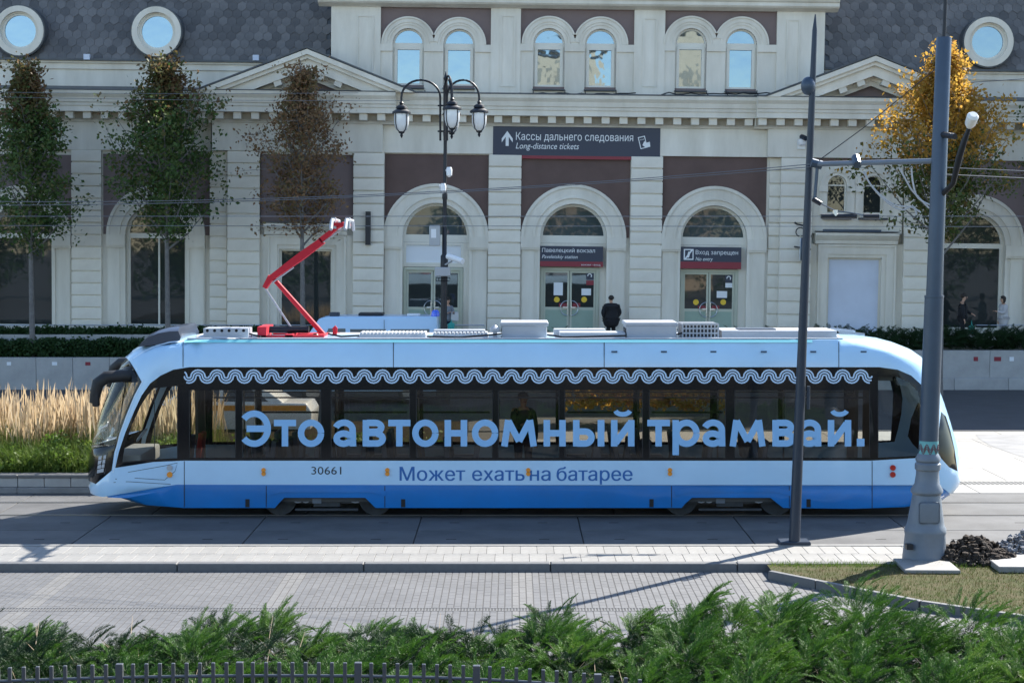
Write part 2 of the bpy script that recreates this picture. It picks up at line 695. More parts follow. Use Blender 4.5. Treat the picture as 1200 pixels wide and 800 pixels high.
def setts(name, x0, x1, pale, m):
    V, Fc = [], []
    b = 0
    i0, i1 = int(x0 / .108), int(x1 / .108)
    for i in range(i0, i1):
        is_pale = (i % 34) in (0, 1, 2)
        if is_pale != pale:
            continue
        y = y_near + random.uniform(-.2, 0)
        while y < YK - .01:
            ln = .21 + random.uniform(-.015, .015)
            ya, yb = max(y, y_near) + .0006, min(y + ln, YK) - .0006
            y += ln
            if yb - ya < .03 or (yb > 24.52 and ya < 24.70):
                if not (yb > 24.52 and ya < 24.70):
                    continue
                if ya < 24.50:
                    yb = 24.50
                elif yb > 24.72:
                    ya = 24.72
                else:
                    continue
            xa, xb = i * .108 + .0055, (i + 1) * .108 - .0055
            z = -.12 + random.uniform(-.001, .001)
            t1, t2 = random.uniform(-.0007, .0007), random.uniform(-.0007, .0007)
            V += [(xa, ya, -.14), (xb, ya, -.14), (xb, yb, -.14), (xa, yb, -.14),
                  (xa + .003, ya + .002, z + t1), (xb - .003, ya + .002, z + t2), (xb - .003, yb - .002, z - t1), (xa + .003, yb - .002, z - t2)]
            Fc += [(b + 4, b + 5, b + 6, b + 7), (b, b + 1, b + 5, b + 4), (b + 1, b + 2, b + 6, b + 5), (b + 2, b + 3, b + 7, b + 6), (b + 3, b, b + 4, b + 7)]
            b += 8
    o = link(name, arr_mesh(name, np.array(V), np.array(Fc)), m, st)
    o['kind'] = 'stuff'


setts('setts', -11, 11, False, M['brick'])
setts('pale_setts', -11, 11, True, M['brick_pale'])

dr = empty('slot_drain', (0, 24.61, -.137), 'long slotted drain grating set into the small grey setts', 'drain')
MB().box(-11, 11, -.09, .09, 0, .005).build('drain_channel', M['groove'], dr)
bars = MB()
for i in range(-240, 241):
    bars.box(i * .0455 - .010, i * .0455 + .010, -.09, .09, .004, .018)
bars.box(-11, 11, -.108, -.09, 0, .02)
bars.box(-11, 11, .09, .108, 0, .02)
bars.build('grating_bars', M['kerb'], dr)['kind'] = 'stuff'

# --- dry turf with a kerb on the right
tp = [G(905, 668, 0).xy, G(1082, 703, 0).xy, G(1290, 740, 0).xy, G(1290, 664, 0).xy, G(1104, 662, 0).xy]
tf = MB()
tv = [(p.x, p.y, -.005) for p in tp]
a0 = G(905, 669, 0)
a1 = G(1082, 704, 0)
a2 = G(1300, 735, 0)
tf.add([(a0.x, YK + .05, -.004), (a0.x, a0.y, -.004), (a1.x, a1.y, -.004), (a2.x, a2.y, -.004), (a2.x + 4, a2.y, -.004), (a2.x + 4, YS + .2, -.004), (10.5, YS + .2, -.004), (9.6, YK + .4, -.004)], [tuple(range(8))])
struct(tf.build('turf', M['dry_turf']))
kb = empty('turf_kerb', (a0.x, a0.y, 0), 'angled grey kerb between the dry turf and the sett paving', 'kerb')
for (q0, q1, n) in ((a0, a1, 3), (a1, a2, 4)):
    for i in range(n):
        s0 = q0.lerp(q1, i / n) - a0
        s1 = q0.lerp(q1, (i + .985) / n) - a0
        d = (s1 - s0).normalized()
        nn = Vector((d.y, -d.x, 0)) * .10
        m_ = MB()
        v = [s0 + nn, s1 + nn, s1, s0]
        m_.add([(p.x, p.y, -.14) for p in v] + [(p.x, p.y, .018) for p in v], [(0, 1, 5, 4), (1, 2, 6, 5), (2, 3, 7, 6), (3, 0, 4, 7), (4, 5, 6, 7)])
        o = m_.build('kerb_stone', M['kerb'], kb)
        bevel(o, .008, 1)
# loose slabs lying by the big pole
for (x0, x1, y0, y1, z, lab) in ((1062, 1108, 672, 658, .06, 'loose concrete slab lying at the foot of the big grey pole'), (1172, 1240, 671, 656, .10, 'loose concrete slab lying on turf beside the grey rubble')):
    c0, c1 = G(x0, y0), G(x1, y1)
    o = MB().box(-(c1.x - c0.x) / 2, (c1.x - c0.x) / 2, -(c1.y - c0.y) / 2, (c1.y - c0.y) / 2, 0, z).build('concrete_slab', M['granite'], None, ((c0.x + c1.x) / 2, (c0.y + c1.y) / 2, -.001))
    bevel(o, .01, 1)
    o.rotation_euler.z = -.03
    tag(o, lab, 'slab', 'loose slabs on the turf')

# --- plaza on the far side of the track
pz = struct(MB().box(-30, 32, YB, YR, -.15, -.02).build('plaza', M['joint']))
for i in range(-2, 12):
    for j in range(6):
        y0 = YB + .03 + j * 1.9
        x0 = 5.0 + i * 2.4 + (j % 2) * 1.1
        piece('paving_slab', x0 + .006, x0 + 2.394, y0 + .006, min(y0 + 1.894, YR), -.03, 0, M['granite'], pz, .004)
tact = MB()
for i in range(90):
    for j in range(4):
        x = 7.2 + i * .1
        y = 36.45 + j * .11
        tact.box(x, x + .06, y, y + .06, 0, .012)
tact.build('tactile_studs', M['granite'], pz)['kind'] = 'stuff'
rd = struct(MB().box(-60, 60, YR, YW + .1, -.15, 0.002).build('road', M['asphalt']))
# dark granite apron curving into the plaza
ap = [G(1143, 509), G(1260, 509), G(1260, 556), G(1215, 541), G(1185, 531), G(1160, 522), G(1147, 514)]
struct(MB().add([(p.x, p.y, .005) for p in ap], [tuple(range(len(ap)))]).build('apron', M['concrete_dark']))
struct(MB().box(-60, 60, YR - .12, YR - .001, -.1, .016).build('road_kerb', M['kerb']))

# --- terrace in front of the station: low walls, beds, floor
struct(MB().box(-60, 60, 60.95, 75, 0, 1.50).build('terrace', M['concrete']))
U62 = 62 / F
zl = P(100, 419, YW).z
wl = empty('retaining_wall', (-20, YW, 0), 'grey concrete panel wall with the long clipped hedge on top, left of the tram', 'wall')
for i in range(-6, 16):
    x0 = P(-130 + 43 * i, 420, YW).x
    x1 = P(-130 + 43 * (i + 1), 420, YW).x
    if x0 < 1.5:
        piece('panel', x0 + 20 + .006, x1 + 20 - .006, 0, .3, 0, zl, M['concrete'], wl, .008)
wr = empty('retaining_wall', (13, YW, 0), 'grey stepped concrete wall below the dark juniper hedge, right of the tram', 'wall')
zr = P(1100, 411, YW).z
zs = P(1100, 443, YW).z
for i in range(-12, 14):
    x0 = i * 1.9
    piece('panel', x0 + .005, x0 + 1.895, .16, .45, 0, zr, M['concrete'], wr, .008)
    piece('plinth', x0 + .6, x0 + 2.49, -.1, .15, 0, zs, M['concrete'], wr, .012)
for (u0, u1, tone, nm) in ((1141, 1146, 'sign_red', 'small_plate'), (1165, 1173, 'sign_red', 'small_plate'), (1183, 1188, 'paper', 'small_plate')):
    a, b = P(u0, 418, YW + .16), P(u1, 423, YW + .16)
    MB().box(a.x - 13, b.x - 13, .148, .16, b.z, a.z).build(nm, M[tone], wr)
for (u0, u1, tone, nm) in ((8, 13, 'paper', 'small_plate'), (61, 67, 'paper', 'small_plate'), (100, 106, 'sign_red', 'small_plate')):
    a, b = P(u0, 424, YW), P(u1, 428, YW)
    MB().box(a.x + 20, b.x + 20, -.012, 0, b.z, a.z).build(nm, M[tone], wl)
sb = MB()
sb.box(-40, 1.2, YW + .3, 60.5, 0, zl - .12)
sb.box(1.2, 40, YW + .45, 60.95, 0, zr - .1)
struct(sb.build('planting_bed', M['soil']))
zu = P(80, 392, 60.5).z
w2 = empty('terrace_wall', (-20, 60.5, 0), 'low pale wall strip between the two clipped hedges on the left', 'wall')
for i in range(14):
    piece('panel', i * 1.6 + .005, i * 1.6 + 1.595, 0, .2, 0, zu, M['concrete'], w2, .008)
struct(MB().box(-40, 1.2, 60.7, 60.95, 0, zu - .08).build('upper_bed', M['soil']))
# railing on the terrace
rl = empty('terrace_railing', (-10, 60.9, 1.5), 'thin grey steel railing along the terrace above the left hedges', 'railing')
za, zb = P(100, 381, 60.9).z, 1.5
MB().tube([(-12, 0, za - zb), (9.0, 0, za - zb)], .022, 6).build('top_rail', M['chrome'], rl)
MB().tube([(-12, 0, za - zb - .3), (9.0, 0, za - zb - .3)], .012, 6).build('lower_rail', M['chrome'], rl)
for i in range(18):
    x = -11.6 + i * 1.1
    MB().tube([(x, 0, 0), (x, 0, za - zb)], .02, 6).build('post', M['chrome'], rl)
rr = empty('terrace_railing', (18, 60.95, 1.5), 'thin pale railing by the two people on the right terrace', 'railing')
zc = P(1160, 381, 60.95).z - 1.5
MB().tube([(-1.3, 0, zc), (6, 0, zc)], .02, 6).build('top_rail', M['chrome'], rr)
for i in range(5):
    MB().tube([(-1.3 + i * 1.5, 0, 0), (-1.3 + i * 1.5, 0, zc)], .02, 6).build('post', M['chrome'], rr)

# --- bed wall behind the track, left
bw = empty('bed_wall', (-12, YB, 0), 'low stone block wall in front of the tall tan grasses', 'wall')
zt = P(50, 556, YB).z
blk = .555
for i in range(-10, 19):
    x0 = i * blk
    if x0 > 10.5:
        break
    piece('stone', x0 + .006, x0 + blk - .006, 0, .30, .13, zt - .07, M['concrete'], bw, .01)
    if i % 3 == 0:
        piece('coping', x0 + .004, x0 + 3 * blk - .004, -.03, .34, zt - .066, zt, M['kerb'], bw, .012)
        piece('footing', x0 + .003, x0 + 3 * blk - .003, -.06, .30, 0.002, .126, M['concrete_dark'], bw, .01)
struct(MB().box(-40, -1.2, YB + .34, YR - .2, 0, zt - .1).build('grass_bed', M['soil']))

# --- foreground planting bed
struct(MB().box(-25, 25, 8, 20.5, -.15, .12).build('juniper_bed', M['soil']))
struct(MB().box(-25, 25, 20.5, 20.69, -.2, -.02).build('bed_kerb', M['kerb']))

# ============================================================ STATION BUILDING
TILT = .012
YF = 62.0
ca, sa = math.cos(TILT), math.sin(TILT)
bl = empty('station_building', (H * -sa, YF, H - H * ca), 'grey and brown classical railway station with arched doors, slate roof and pediments', 'building', rot=(0, TILT, 0))
m1 = YF / F * 1.0


def B(px, py, v=0.0):
    p = P(px, py, YF + v)
    dx, dz = p.x, p.z - H
    return (dx * ca - dz * sa, H + dx * sa + dz * ca)


def bloc(u, v, wz):
    """station space to world"""
    return bl.matrix_basis @ Vector((u, v, wz)) if False else Vector((u * ca + (wz - H) * sa, YF + v, H - u * sa + (wz - H) * ca))


def place_on_wall(o, u, v, wz):
    o.location = bloc(u, v, wz)
    o.rotation_euler = (0, TILT, 0)


def part(name, mb, m, parent=None):
    return mb.build(name, m, parent or bl)


def arch(cx, wz, r, a0=0.0, a1=PI, n=24):
    return [(cx + r * math.cos(a0 + (a1 - a0) * k / n), wz + r * math.sin(a0 + (a1 - a0) * k / n)) for k in range(n + 1)]


def arch_open(cx, wz, r, base, n=20):
    return [(cx - r, base), (cx + r, base)] + arch(cx, wz, r, n=n)


base_w = 1.3
YPX = YF / F   # metres per photo pixel at the facade


def pier(px0, px1, py0, v, pitch=14.3, m=None, proud=.16, top_plain=None):
    u0, u1 = B(px0, 285, v)[0], B(px1, 285, v)[0]
    wt = B(600, 181, 0)[1] - .004
    o = MB().box(u0 + .02, u1 - .02, v - proud + .075, v + .3, base_w, wt).build('pier', M['stucco'], bl)
    h = pitch * YPX
    z = wt
    while z > base_w + .1:
        zb = max(z - h, base_w)
        piece('block', u0, u1, v - proud, v - proud + .1, zb + .027, z - .027, M['stucco_block'], o, .008)
        z -= h
    return o


def window_arched(v, cx, wsp, r, wb, transom=True, m=None, name='window', fw=.075, glass='glass_dark'):
    """frame, glass panes; lunette above a transom and a tall pane below"""
    f = MB()
    f.plate(arch_open(cx, wsp, r, wb), [arch_open(cx, wsp, r - fw, wsp + fw * .4) if transom else arch_open(cx, wsp, r - fw, wb + fw)] + ([[(cx - r + fw, wb + fw), (cx + r - fw, wb + fw), (cx + r - fw, wsp - fw), (cx - r + fw, wsp - fw)]] if transom else []), v, .07)
    o = part(name, f, M['frame'])
    p = MB().plate(arch_open(cx, wsp, r - fw + .01, wsp + fw * .4 - .01), (), v + .05, .01)
    p.build('pane', M[glass], o)
    if transom:
        p = MB().rect(cx - r + fw - .01, cx + r - fw + .01, wb + fw - .01, wsp - fw + .01, v + .05, .01)
        p.build('pane', M[glass], o)
    return o


def archivolt(v, cx, wsp, Ro, Ri, n=30, reveal=.4):
    a = MB()
    t = Ro - Ri
    a.ring(cx, wsp, Ro - t * .16, Ro, v - .13, .14, 0, PI, n)
    a.ring(cx, wsp, Ro - t * .62, Ro - t * .16, v - .08, .09, 0, PI, n)
    a.ring(cx, wsp, Ro - t * .72, Ro - t * .62, v - .11, .12, 0, PI, n)
    a.ring(cx, wsp, Ri, Ro - t * .72, v - .05, .05 + reveal, 0, PI, n)
    return part('archivolt', a, M['stucco'])


def bay(v, pl, pr, ptop, psp, pcx, Ro, Ri, brown='brown', kind='window', base=None):
    ul, ur = B(pl, 230, v)[0], B(pr, 230, v)[0]
    wt, wsp = B(pcx, ptop, v)[1], B(pcx, psp, v)[1]
    cx = B(pcx, psp, v)[0]
    ro, ri = Ro * YPX, Ri * YPX
    pts = [(ul, wt), (ul, wsp)]
    if cx - ro > ul + .01:
        pts.append((cx - ro, wsp))
    aa = arch(cx, wsp, ro, PI, 0, 30)
    aa = [p for p in aa if ul + .005 < p[0] < ur - .005 and p[1] > wsp + .005]
    pts += aa
    if cx + ro < ur - .01:
        pts.append((cx + ro, wsp))
    pts += [(ur, wsp), (ur, wt)]
    part('brown_panel', MB().plate(pts, (), v, .3), M[brown])
    part('wall', MB().plate([(ul - .55, base_w), (ur + .55, base_w), (ur + .55, wt + .35), (ul - .55, wt + .35)], [arch_open(cx, wsp, ri + .02, base_w + .001)], v + .035, .25), M['stucco'])
    archivolt(v, cx, wsp, ro, ri)
    hi = 13 * YPX
    for s in (-1, 1):
        im = MB()
        a, b = sorted((cx + s * ri, cx + s * ro))
        a, b = max(a, ul - .3), min(b, ur + .3)
        im.box(a, b, v - .15, v + .34, wsp - hi, wsp - .003)
        im.box(a - .0, b + .0, v - .12, v + .34, wsp - hi - .07, wsp - hi - .002)
        part('impost', im, M['stucco'])
    for s in (-1, 1):
        jm = MB()
        a, b = sorted((cx + s * ri, cx + s * ro))
        a, b = max(a, ul), min(b, ur)
        jm.box(a, b, v - .02, v + .35, base_w, wsp - hi - .073)
        c = cx + s * (ri + (ro - ri) * .14)
        c0, c1 = sorted((cx + s * ri, c))
        jm.box(c0 + .003, c1, v - .06, v - .021, base_w, wsp - hi - .075)
        c2, c3 = sorted((cx + s * (ri + (ro - ri) * .3), cx + s * (ri + (ro - ri) * .93)))
        jm.box(max(c2, ul), min(c3, ur), v - .05, v - .021, base_w, wsp - hi - .076)
        part('jamb', jm, M['stucco'])
    return cx, wsp, ri


def glazing_big(v, cx, wsp, ri, wb, mull=(0,), barw=.1):
    """tall shop-like glazing below a lunette"""
    f = MB()
    fw = .09
    holes = [arch_open(cx, wsp, ri - fw, wsp + .05)]
    xs = [-ri + fw] + [q for q in mull if q] + [ri - fw]
    for a, b in zip(xs[:-1], xs[1:]):
        holes.append([(cx + a + .03, wb + .12), (cx + b - .03, wb + .12), (cx + b - .03, wsp - .13), (cx + a + .03, wsp - .13)])
    f.plate(arch_open(cx, wsp, ri + .01, wb), holes, v + .27, .09)
    o = part('window', f, M['frame'])
    for h in holes:
        MB().plate(h, (), v + .33, .01).build('pane', M['glass_dark'], o)
    return o


def door(v, pl, pr, ptop, wb, cx):
    """double door: frame, two leaves each with a dark upper pane and a pale lower panel, ring handle"""
    ul, wt = B(pl, ptop, v)
    ur = B(pr, ptop, v)[0]
    mid = (ul + ur) / 2
    o = part('door', MB().plate([(ul, wb), (ur, wb), (ur, wt), (ul, wt)], [[(ul + .13, wb + .03), (ur - .13, wb + .03), (ur - .13, wt - .12), (ul + .13, wt - .12)]], v + .16, .2), M['frame_door'])
    fx = MB().plate([(ul + .04, wb), (ur - .04, wb), (ur - .04, wt - .04), (ul + .04, wt - .04)], [[(ul + .09, wb), (ur - .09, wb), (ur - .09, wt - .09), (ul + .09, wt - .09)]], v + .13, .03)
    fx.build('door_frame', M['frame_door'], o)
    wm = wt - 1.46
    for s in (-1, 1):
        a, b = (ul + .135, mid - .01) if s < 0 else (mid + .01, ur - .135)
        lf = MB().plate([(a, wb + .04), (b, wb + .04), (b, wt - .125), (a, wt - .125)], [[(a + .07, wm), (b - .07, wm), (b - .07, wt - .2), (a + .07, wt - .2)]], v + .2, .06)
        lf.build('door_leaf', M['frame_door'], o)
        MB().rect(a + .06, b - .06, wm - .01, wt - .19, v + .235, .01).build('pane', M['glass_dark'], o)
        MB().rect(a + .08, b - .08, wb + .2, wm - .1, v + .193, .01).build('lower_panel', M['door_green'], o)
        hr = MB()
        n = 18
        sgn = PI / 2 if s < 0 else -PI / 2
        hr.tube([(mid + s * .07 + .27 * math.cos(sgn + PI * k / n) * .95, v + .12, wm - .03 + .27 * math.sin(sgn + PI * k / n)) for k in range(n + 1)], .016, 6)
        hr.tube([(mid + s * .07, v + .12, wm - .30), (mid + s * .07, v + .12, wm + .24)], .014, 6)
        hr.build('ring_handle', M['chrome'], o)
        hr2 = MB()
        hr2.box(mid + s * .14 - .09, mid + s * .14 + .09, v + .11, v + .2, wm - .04, wm + .02)
        hr2.build('handle_plate', M['chrome'], o)
    return o, ul, ur, wt, wm, mid


def sticker(name, v, px0, px1, py0, py1, m, parent=None):
    a, b = B(px0, py0, v), B(px1, py1, v)
    return MB().rect(a[0], b[0], b[1], a[1], v, .004).build(name, M[m], parent or bl)


# ---- section depths: left wing, left pavilion, centre, right pavilion, right wing
VL, VP, VC = .40, -.30, 0.0

# ---- wall backing plates (behind bays everything is covered by bay pieces)
def wall(px0, px1, py_top, v, holes=(), name='wall', m='stucco', thick=.3, base=None):
    u0, u1 = B(px0, 230, v)[0], B(px1, 230, v)[0]
    wt = B((px0 + px1) / 2, py_top, v)[1]
    mb = MB().plate([(u0, base if base is not None else base_w), (u1, base if base is not None else base_w), (u1, wt), (u0, wt)], holes, v, thick)
    return part(name, mb, M[m])


def entablature(px0, px1, v, pyc, dent=True, top=113, phase=0.0, end_l=0, end_r=0):
    """frieze, bed mould, dentils, corona and gutter mould; pyc is the middle px for the height"""
    u0, u1 = B(px0, 140, v)[0] - end_l, B(px1, 140, v)[0] + end_r
    Z = lambda py: B(pyc, py, v)[1]
    off = Z(140) - B(600, 140, 0)[1]
    Zc = lambda py: B(600, py, 0)[1]          # one level all along the front
    pad = .2 if v == VC else 0
    fr = MB().box(u0 + end_l - pad, u1 - end_r + pad, v - .10, v + .3, Zc(181) + pad * .02, Zc(148.5) - pad * .02)
    part('frieze', fr, M['stucco'])
    pr = [(v + .2, Zc(148.4)), (v - .14, Zc(148.4)), (v - .18, Zc(146.5)), (v - .24, Zc(145.5)), (v - .24, Zc(136.8)), (v - .62, Zc(136.8)), (v - .62, Zc(130.5)), (v - .66, Zc(130.2)), (v - .68, Zc(127)),
          (v - .72, Zc(126)), (v - .76, Zc(121)), (v - .86, Zc(117)), (v - .88, Zc(114)), (v - .88, Zc(top)), (v + .2, Zc(top - 3))]
    part('cornice', MB().sweep(pr, u0, u1), M['stucco'])
    part('cornice_flashing', MB().sweep([(v - .90, Zc(top) + .004), (v - .90, Zc(top) + .03), (v + .2, Zc(top - 3) + .06), (v + .2, Zc(top - 3) + .004)], u0, u1), M['lead'])
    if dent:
        part('dentil_band', MB().box(u0 + .03, u1 - .03, v - .2415, v - .236, Zc(145.3), Zc(137.0)), M['stucco_dark'])  # darker brown strip behind the dentils
        d = 20.7 * YPX
        n = int((u1 - u0) / d)
        st_ = u0 + ((u1 - u0) - n * d) / 2 + phase
        for i in range(n + 1):
            x = st_ + i * d
            if x + .3 > u1 or x < u0 + .02:
                continue
            piece('dentil', x, x + .29, v - .50, v - .243, Zc(145), Zc(136.9), M['stucco_block'], bl, .012)


# centre
entablature(450, 896, VC, 675)
# left pavilion
entablature(249, 449, VP, 350, end_l=.5, end_r=.5)
# right pavilion
entablature(900, 1104, VP, 1000, end_l=.5, end_r=.5)
# wings
entablature(-170, 248, VL, 60)
entablature(1105, 1370, VL, 1230)

# ---- centre bays
floor_w = 1.52
for (pl, pr, pcx, psp, k) in ((451, 572, 511, 277, 0), (610, 738, 672, 278, 1), (775, 898, 836.5, 280, 2)):
    cx, wsp, ri = bay(VC, pl, pr, 181, psp, pcx, 61.5, 39)
    f = MB()
    fw = .1
    f.plate(arch_open(cx, wsp, ri + .01, wsp - .22), [arch_open(cx, wsp, ri - fw, wsp + .06)], VC + .25, .09)
    o = part('lunette', f, M['frame'])
    MB().plate(arch_open(cx, wsp, ri - fw + .01, wsp + .05), (), VC + .32, .01).build('pane', M['glass_lunette'], o)
    bars = MB()
    bars.box(cx - .02, cx + .02, VC + .29, VC + .31, wsp + .06, wsp + ri - fw)
    # door surround infill under the transom
    wdt = wsp - .22
    infill = MB()
    if k == 0:
        dl, dr, dt = 472, 543, 313
    elif k == 1:
        dl, dr, dt = 633, 703, 313
    else:
        dl, dr, dt = 797, 866, 315
    ul, ur = B(dl, dt)[0], B(dr, dt)[0]
    wt = B((dl + dr) / 2, dt)[1]
    infill.box(cx - ri - .0, ul, VC + .24, VC + .4, floor_w, wdt - .004)
    infill.box(ur, cx + ri + .0, VC + .24, VC + .4, floor_w, wdt - .004)
    if k == 0:
        # fanlight pane above this door, its white reflection painted as an opaque pale panel
        infill.box(ul + .003, ur - .003, VC + .25, VC + .4, wt + .003, wt + .09)
        part('infill', infill, M['stucco'])
        fl = part('fanlight', MB().plate([(ul, wt + .09), (ur, wt + .09), (ur, wdt - .006), (ul, wdt - .006)], [[(ul + .1, wt + .16), (ur - .1, wt + .16), (ur - .1, wdt - .1), (ul + .1, wdt - .1)]], VC + .24, .1), M['frame'])
        MB().rect(ul + .09, ur - .09, wt + .15, wdt - .09, VC + .3, .01).build('pane', M['paper'], fl)
    else:
        infill.box(ul + .003, ur - .003, VC + .25, VC + .4, wt + .003, wdt - .006)
        part('infill', infill, M['stucco'])
    d_o, a, b, t, wm, mid = door(VC + .06, dl, dr, dt, floor_w, cx)
    vv = VC + .06 + .222
    if k:
        q = 0 if k == 1 else 163
        dy = 0 if k == 1 else 3
        if k == 1:
            sticker('notice', vv, 649, 659.5, 331, 346, 'paper', d_o)
            sticker('notice', vv, 681.5, 692.5, 338, 346, 'paper', d_o)
        else:
            sticker('notice', vv, 840, 852, 341, 349, 'paper', d_o)
        sticker('blue_notice', vv, 687 + q, 697 + q, 319 + dy, 328 + dy, 'sign_navy', d_o)
        sticker('notice', vv, 687 + q, 697 + q, 328.5 + dy, 334 + dy, 'sign_red' if k == 1 else 'paper', d_o)
        sticker('red_notice', vv, 655 + q, 665 + q, 355 + dy, 360 + dy, 'sign_red', d_o)
        sticker('red_notice', vv, 671 + q, 680 + q, 355 + dy, 360 + dy, 'sign_red', d_o)
        for px in (652.5 + q, 684.5 + q):
            c = B(px, 351 + dy, vv)
            MB().disc(c[0], c[1], vv, .105, .004, 16).build('yellow_disc', M['yellow'], d_o)
        c = B(691 + q, 323 + dy, vv)
        MB().ring(c[0], c[1], .05, .085, vv - .003, .003, -.8, 3.4, 10).build('notice_mark', M['sign_white'], d_o)
for (a, b) in ((572, 610), (738, 775)):
    pier(a, b, 182, VC, 14.7)

# ---- left pavilion
pier(267, 305, 182, VP + .05, 14.6)
pier(414, 450, 182, VP + .05, 14.9)
pier(246, 266, 182, VP + .28, 14.2, proud=.05)
ul, ur = B(305, 230, VP)[0], B(414, 230, VP)[0]
part('brown_panel', MB().plate([(ul, B(360, 262, VP)[1]), (ur, B(360, 262, VP)[1]), (ur, B(360, 176, VP)[1]), (ul, B(360, 176, VP)[1])], (), VP + .12, .2), M['brown_pale'])
part('wall', MB().plate([(ul - .2, B(360, 181, VP)[1]), (ur + .2, B(360, 181, VP)[1]), (ur + .2, B(360, 172, VP)[1]), (ul - .2, B(360, 172, VP)[1])], (), VP - .02, .1), M['stucco'])


def small_door_surround(v, po_l, po_r, po_t, ps_l, ps_r, pc_l, pc_r, pc_t, glass, pmid):
    """flat moulded surround with a small cornice, round a rectangular opening"""
    X = lambda px, py: B(px, py, v)[0]
    Zz = lambda py: B(pmid, py, v)[1]
    ol, orr, ot = X(po_l, 330), X(po_r, 330), Zz(po_t)
    sl, sr, stt = X(ps_l, 330), X(ps_r, 330), Zz(pc_t + 16)
    wl_, wr_ = X(pc_l - 8, 330), X(pc_r + 8, 330)
    body = MB().plate([(wl_, base_w), (wr_, base_w), (wr_, Zz(pc_t + 13)), (wl_, Zz(pc_t + 13))], [[(sl, base_w), (sr, base_w), (sr, stt), (sl, stt)]], v + .1, .2)
    part('wall', body, M['stucco'])
    fr = MB()
    fr.plate([(sl, base_w), (sr, base_w), (sr, stt), (sl, stt)], [[(sl + .28, base_w), (sr - .28, base_w), (sr - .28, stt - .28), (sl + .28, stt - .28)]], v - .02, .2)
    fr.plate([(sl + .28, base_w), (sr - .28, base_w), (sr - .28, stt - .28), (sl + .28, stt - .28)], [[(ol, base_w), (orr, base_w), (orr, ot), (ol, ot)]], v + .03, .3)
    fr.plate([(sl - .07, base_w), (sr + .07, base_w), (sr + .07, stt + .07), (sl - .07, stt + .07)], [[(sl, base_w), (sr, base_w), (sr, stt), (sl, stt)]], v - .07, .2)
    part('surround', fr, M['stucco'])
    cl, cr = X(pc_l, 270), X(pc_r, 270)
    pr = [(v + .15, Zz(pc_t + 13)), (v - .1, Zz(pc_t + 13)), (v - .12, Zz(pc_t + 9)), (v - .22, Zz(pc_t + 6)), (v - .30, Zz(pc_t + 3)), (v - .30, Zz(pc_t)), (v + .15, Zz(pc_t - 1))]
    part('hood_mould', MB().sweep(pr, cl, cr), M['stucco'])
    part('hood_flashing', MB().box(cl, cr, v - .31, v + .1, Zz(pc_t) + .035, Zz(pc_t) + .06), M['lead'])
    o = part('glazing' if glass == 'glass_dark' else 'blind_panel', MB().plate([(ol, floor_w), (orr, floor_w), (orr, ot), (ol, ot)], [[(ol + .07, floor_w + .02), (orr - .07, floor_w + .02), (orr - .07, ot - .07), (ol + .07, ot - .07)]], v + .2, .06), M['frame'] if glass == 'glass_dark' else M['stucco'])
    MB().rect(ol + .06, orr - .06, floor_w, ot - .06, v + .235, .01).build('pane' if glass == 'glass_dark' else 'white_sheet', M[glass], o)


ol_, orr_ = B(327, 330, VP)[0] - .05, B(389, 330, VP)[0] + .05
part('wall', MB().plate([(B(247, 230, VP)[0], base_w), (B(449, 230, VP)[0], base_w), (B(449, 230, VP)[0], B(350, 175, VP)[1]), (B(247, 230, VP)[0], B(350, 175, VP)[1])], [[(ol_, base_w + .001), (orr_, base_w + .001), (orr_, B(358, 290, VP)[1]), (ol_, B(358, 290, VP)[1])]], VP + .335, .1), M['stucco'])
small_door_surround(VP, 327, 389, 292, 316, 403, 310, 407, 262, 'glass_dark', 358)

# ---- right pavilion
pier(900, 913, 182, VP + .28, 15.2, proud=.05)
pier(913, 950, 182, VP + .05, 15.2)
pier(1058, 1092, 182, VP + .05, 15.2)
small_door_surround(VP, 970, 1033, 302, 960, 1047, 955, 1052, 273, 'white_panel', 1002)
part('wall', MB().box(B(901, 230, VP)[0], B(1091, 230, VP)[0], VP + .36, VP + .45, base_w, B(1000, 175, VP)[1]), M['stucco'])
# pair of small arched windows over the hood
v = VP + .05
sp_w = B(1002, 217, v)[1]
holes = []
for pc in (981, 1023.5):
    cx = B(pc, 217, v)[0]
    holes.append(arch_open(cx, sp_w, .345, B(1002, 250, v)[1]))
u0, u1 = B(950, 230, v)[0], B(1058, 230, v)[0]
part('wall', MB().plate([(u0, B(1002, 274, v)[1]), (u1, B(1002, 274, v)[1]), (u1, B(1002, 192, v)[1]), (u0, B(1002, 192, v)[1])], holes, v, .3), M['stucco'])
part('brown_panel', MB().plate([(u0, B(1002, 192, v)[1]), (u1, B(1002, 192, v)[1]), (u1, B(1002, 181, v)[1]), (u0, B(1002, 181, v)[1])], (), v + .08, .3), M['brown_pale'])
for pc in (981, 1023.5):
    cx = B(pc, 217, v)[0]
    a = MB()
    a.ring(cx, sp_w, .47, .62, v - .09, .1, 0, PI, 20)
    a.ring(cx, sp_w, .345, .47, v - .05, .06, 0, PI, 20)
    part('archivolt', a, M['stucco'])
    im = MB()
    for s in (-1, 1):
        q0, q1 = sorted((cx + s * .345, cx + s * .655))
        im.box(q0, q1, v - .11, v, sp_w - .25, sp_w - .004)
        im.box(q0 + .02, q1 - .02, v - .05, v, B(1002, 252, v)[1], sp_w - .253)
    im.box(cx - .5, cx + .5, v - .14, v + .1, B(1002, 255, v)[1], B(1002, 252, v)[1] - .003)
    part('impost', im, M['stucco'])
    window_arched(v + .16, cx, sp_w, .345, B(1002, 250, v)[1], True, fw=.04)
    part('window_sill', MB().box(cx - .52, cx + .52, v - .17, v + .1, B(1002, 255, v)[1] - .08, B(1002, 255, v)[1] - .003), M['lead'])
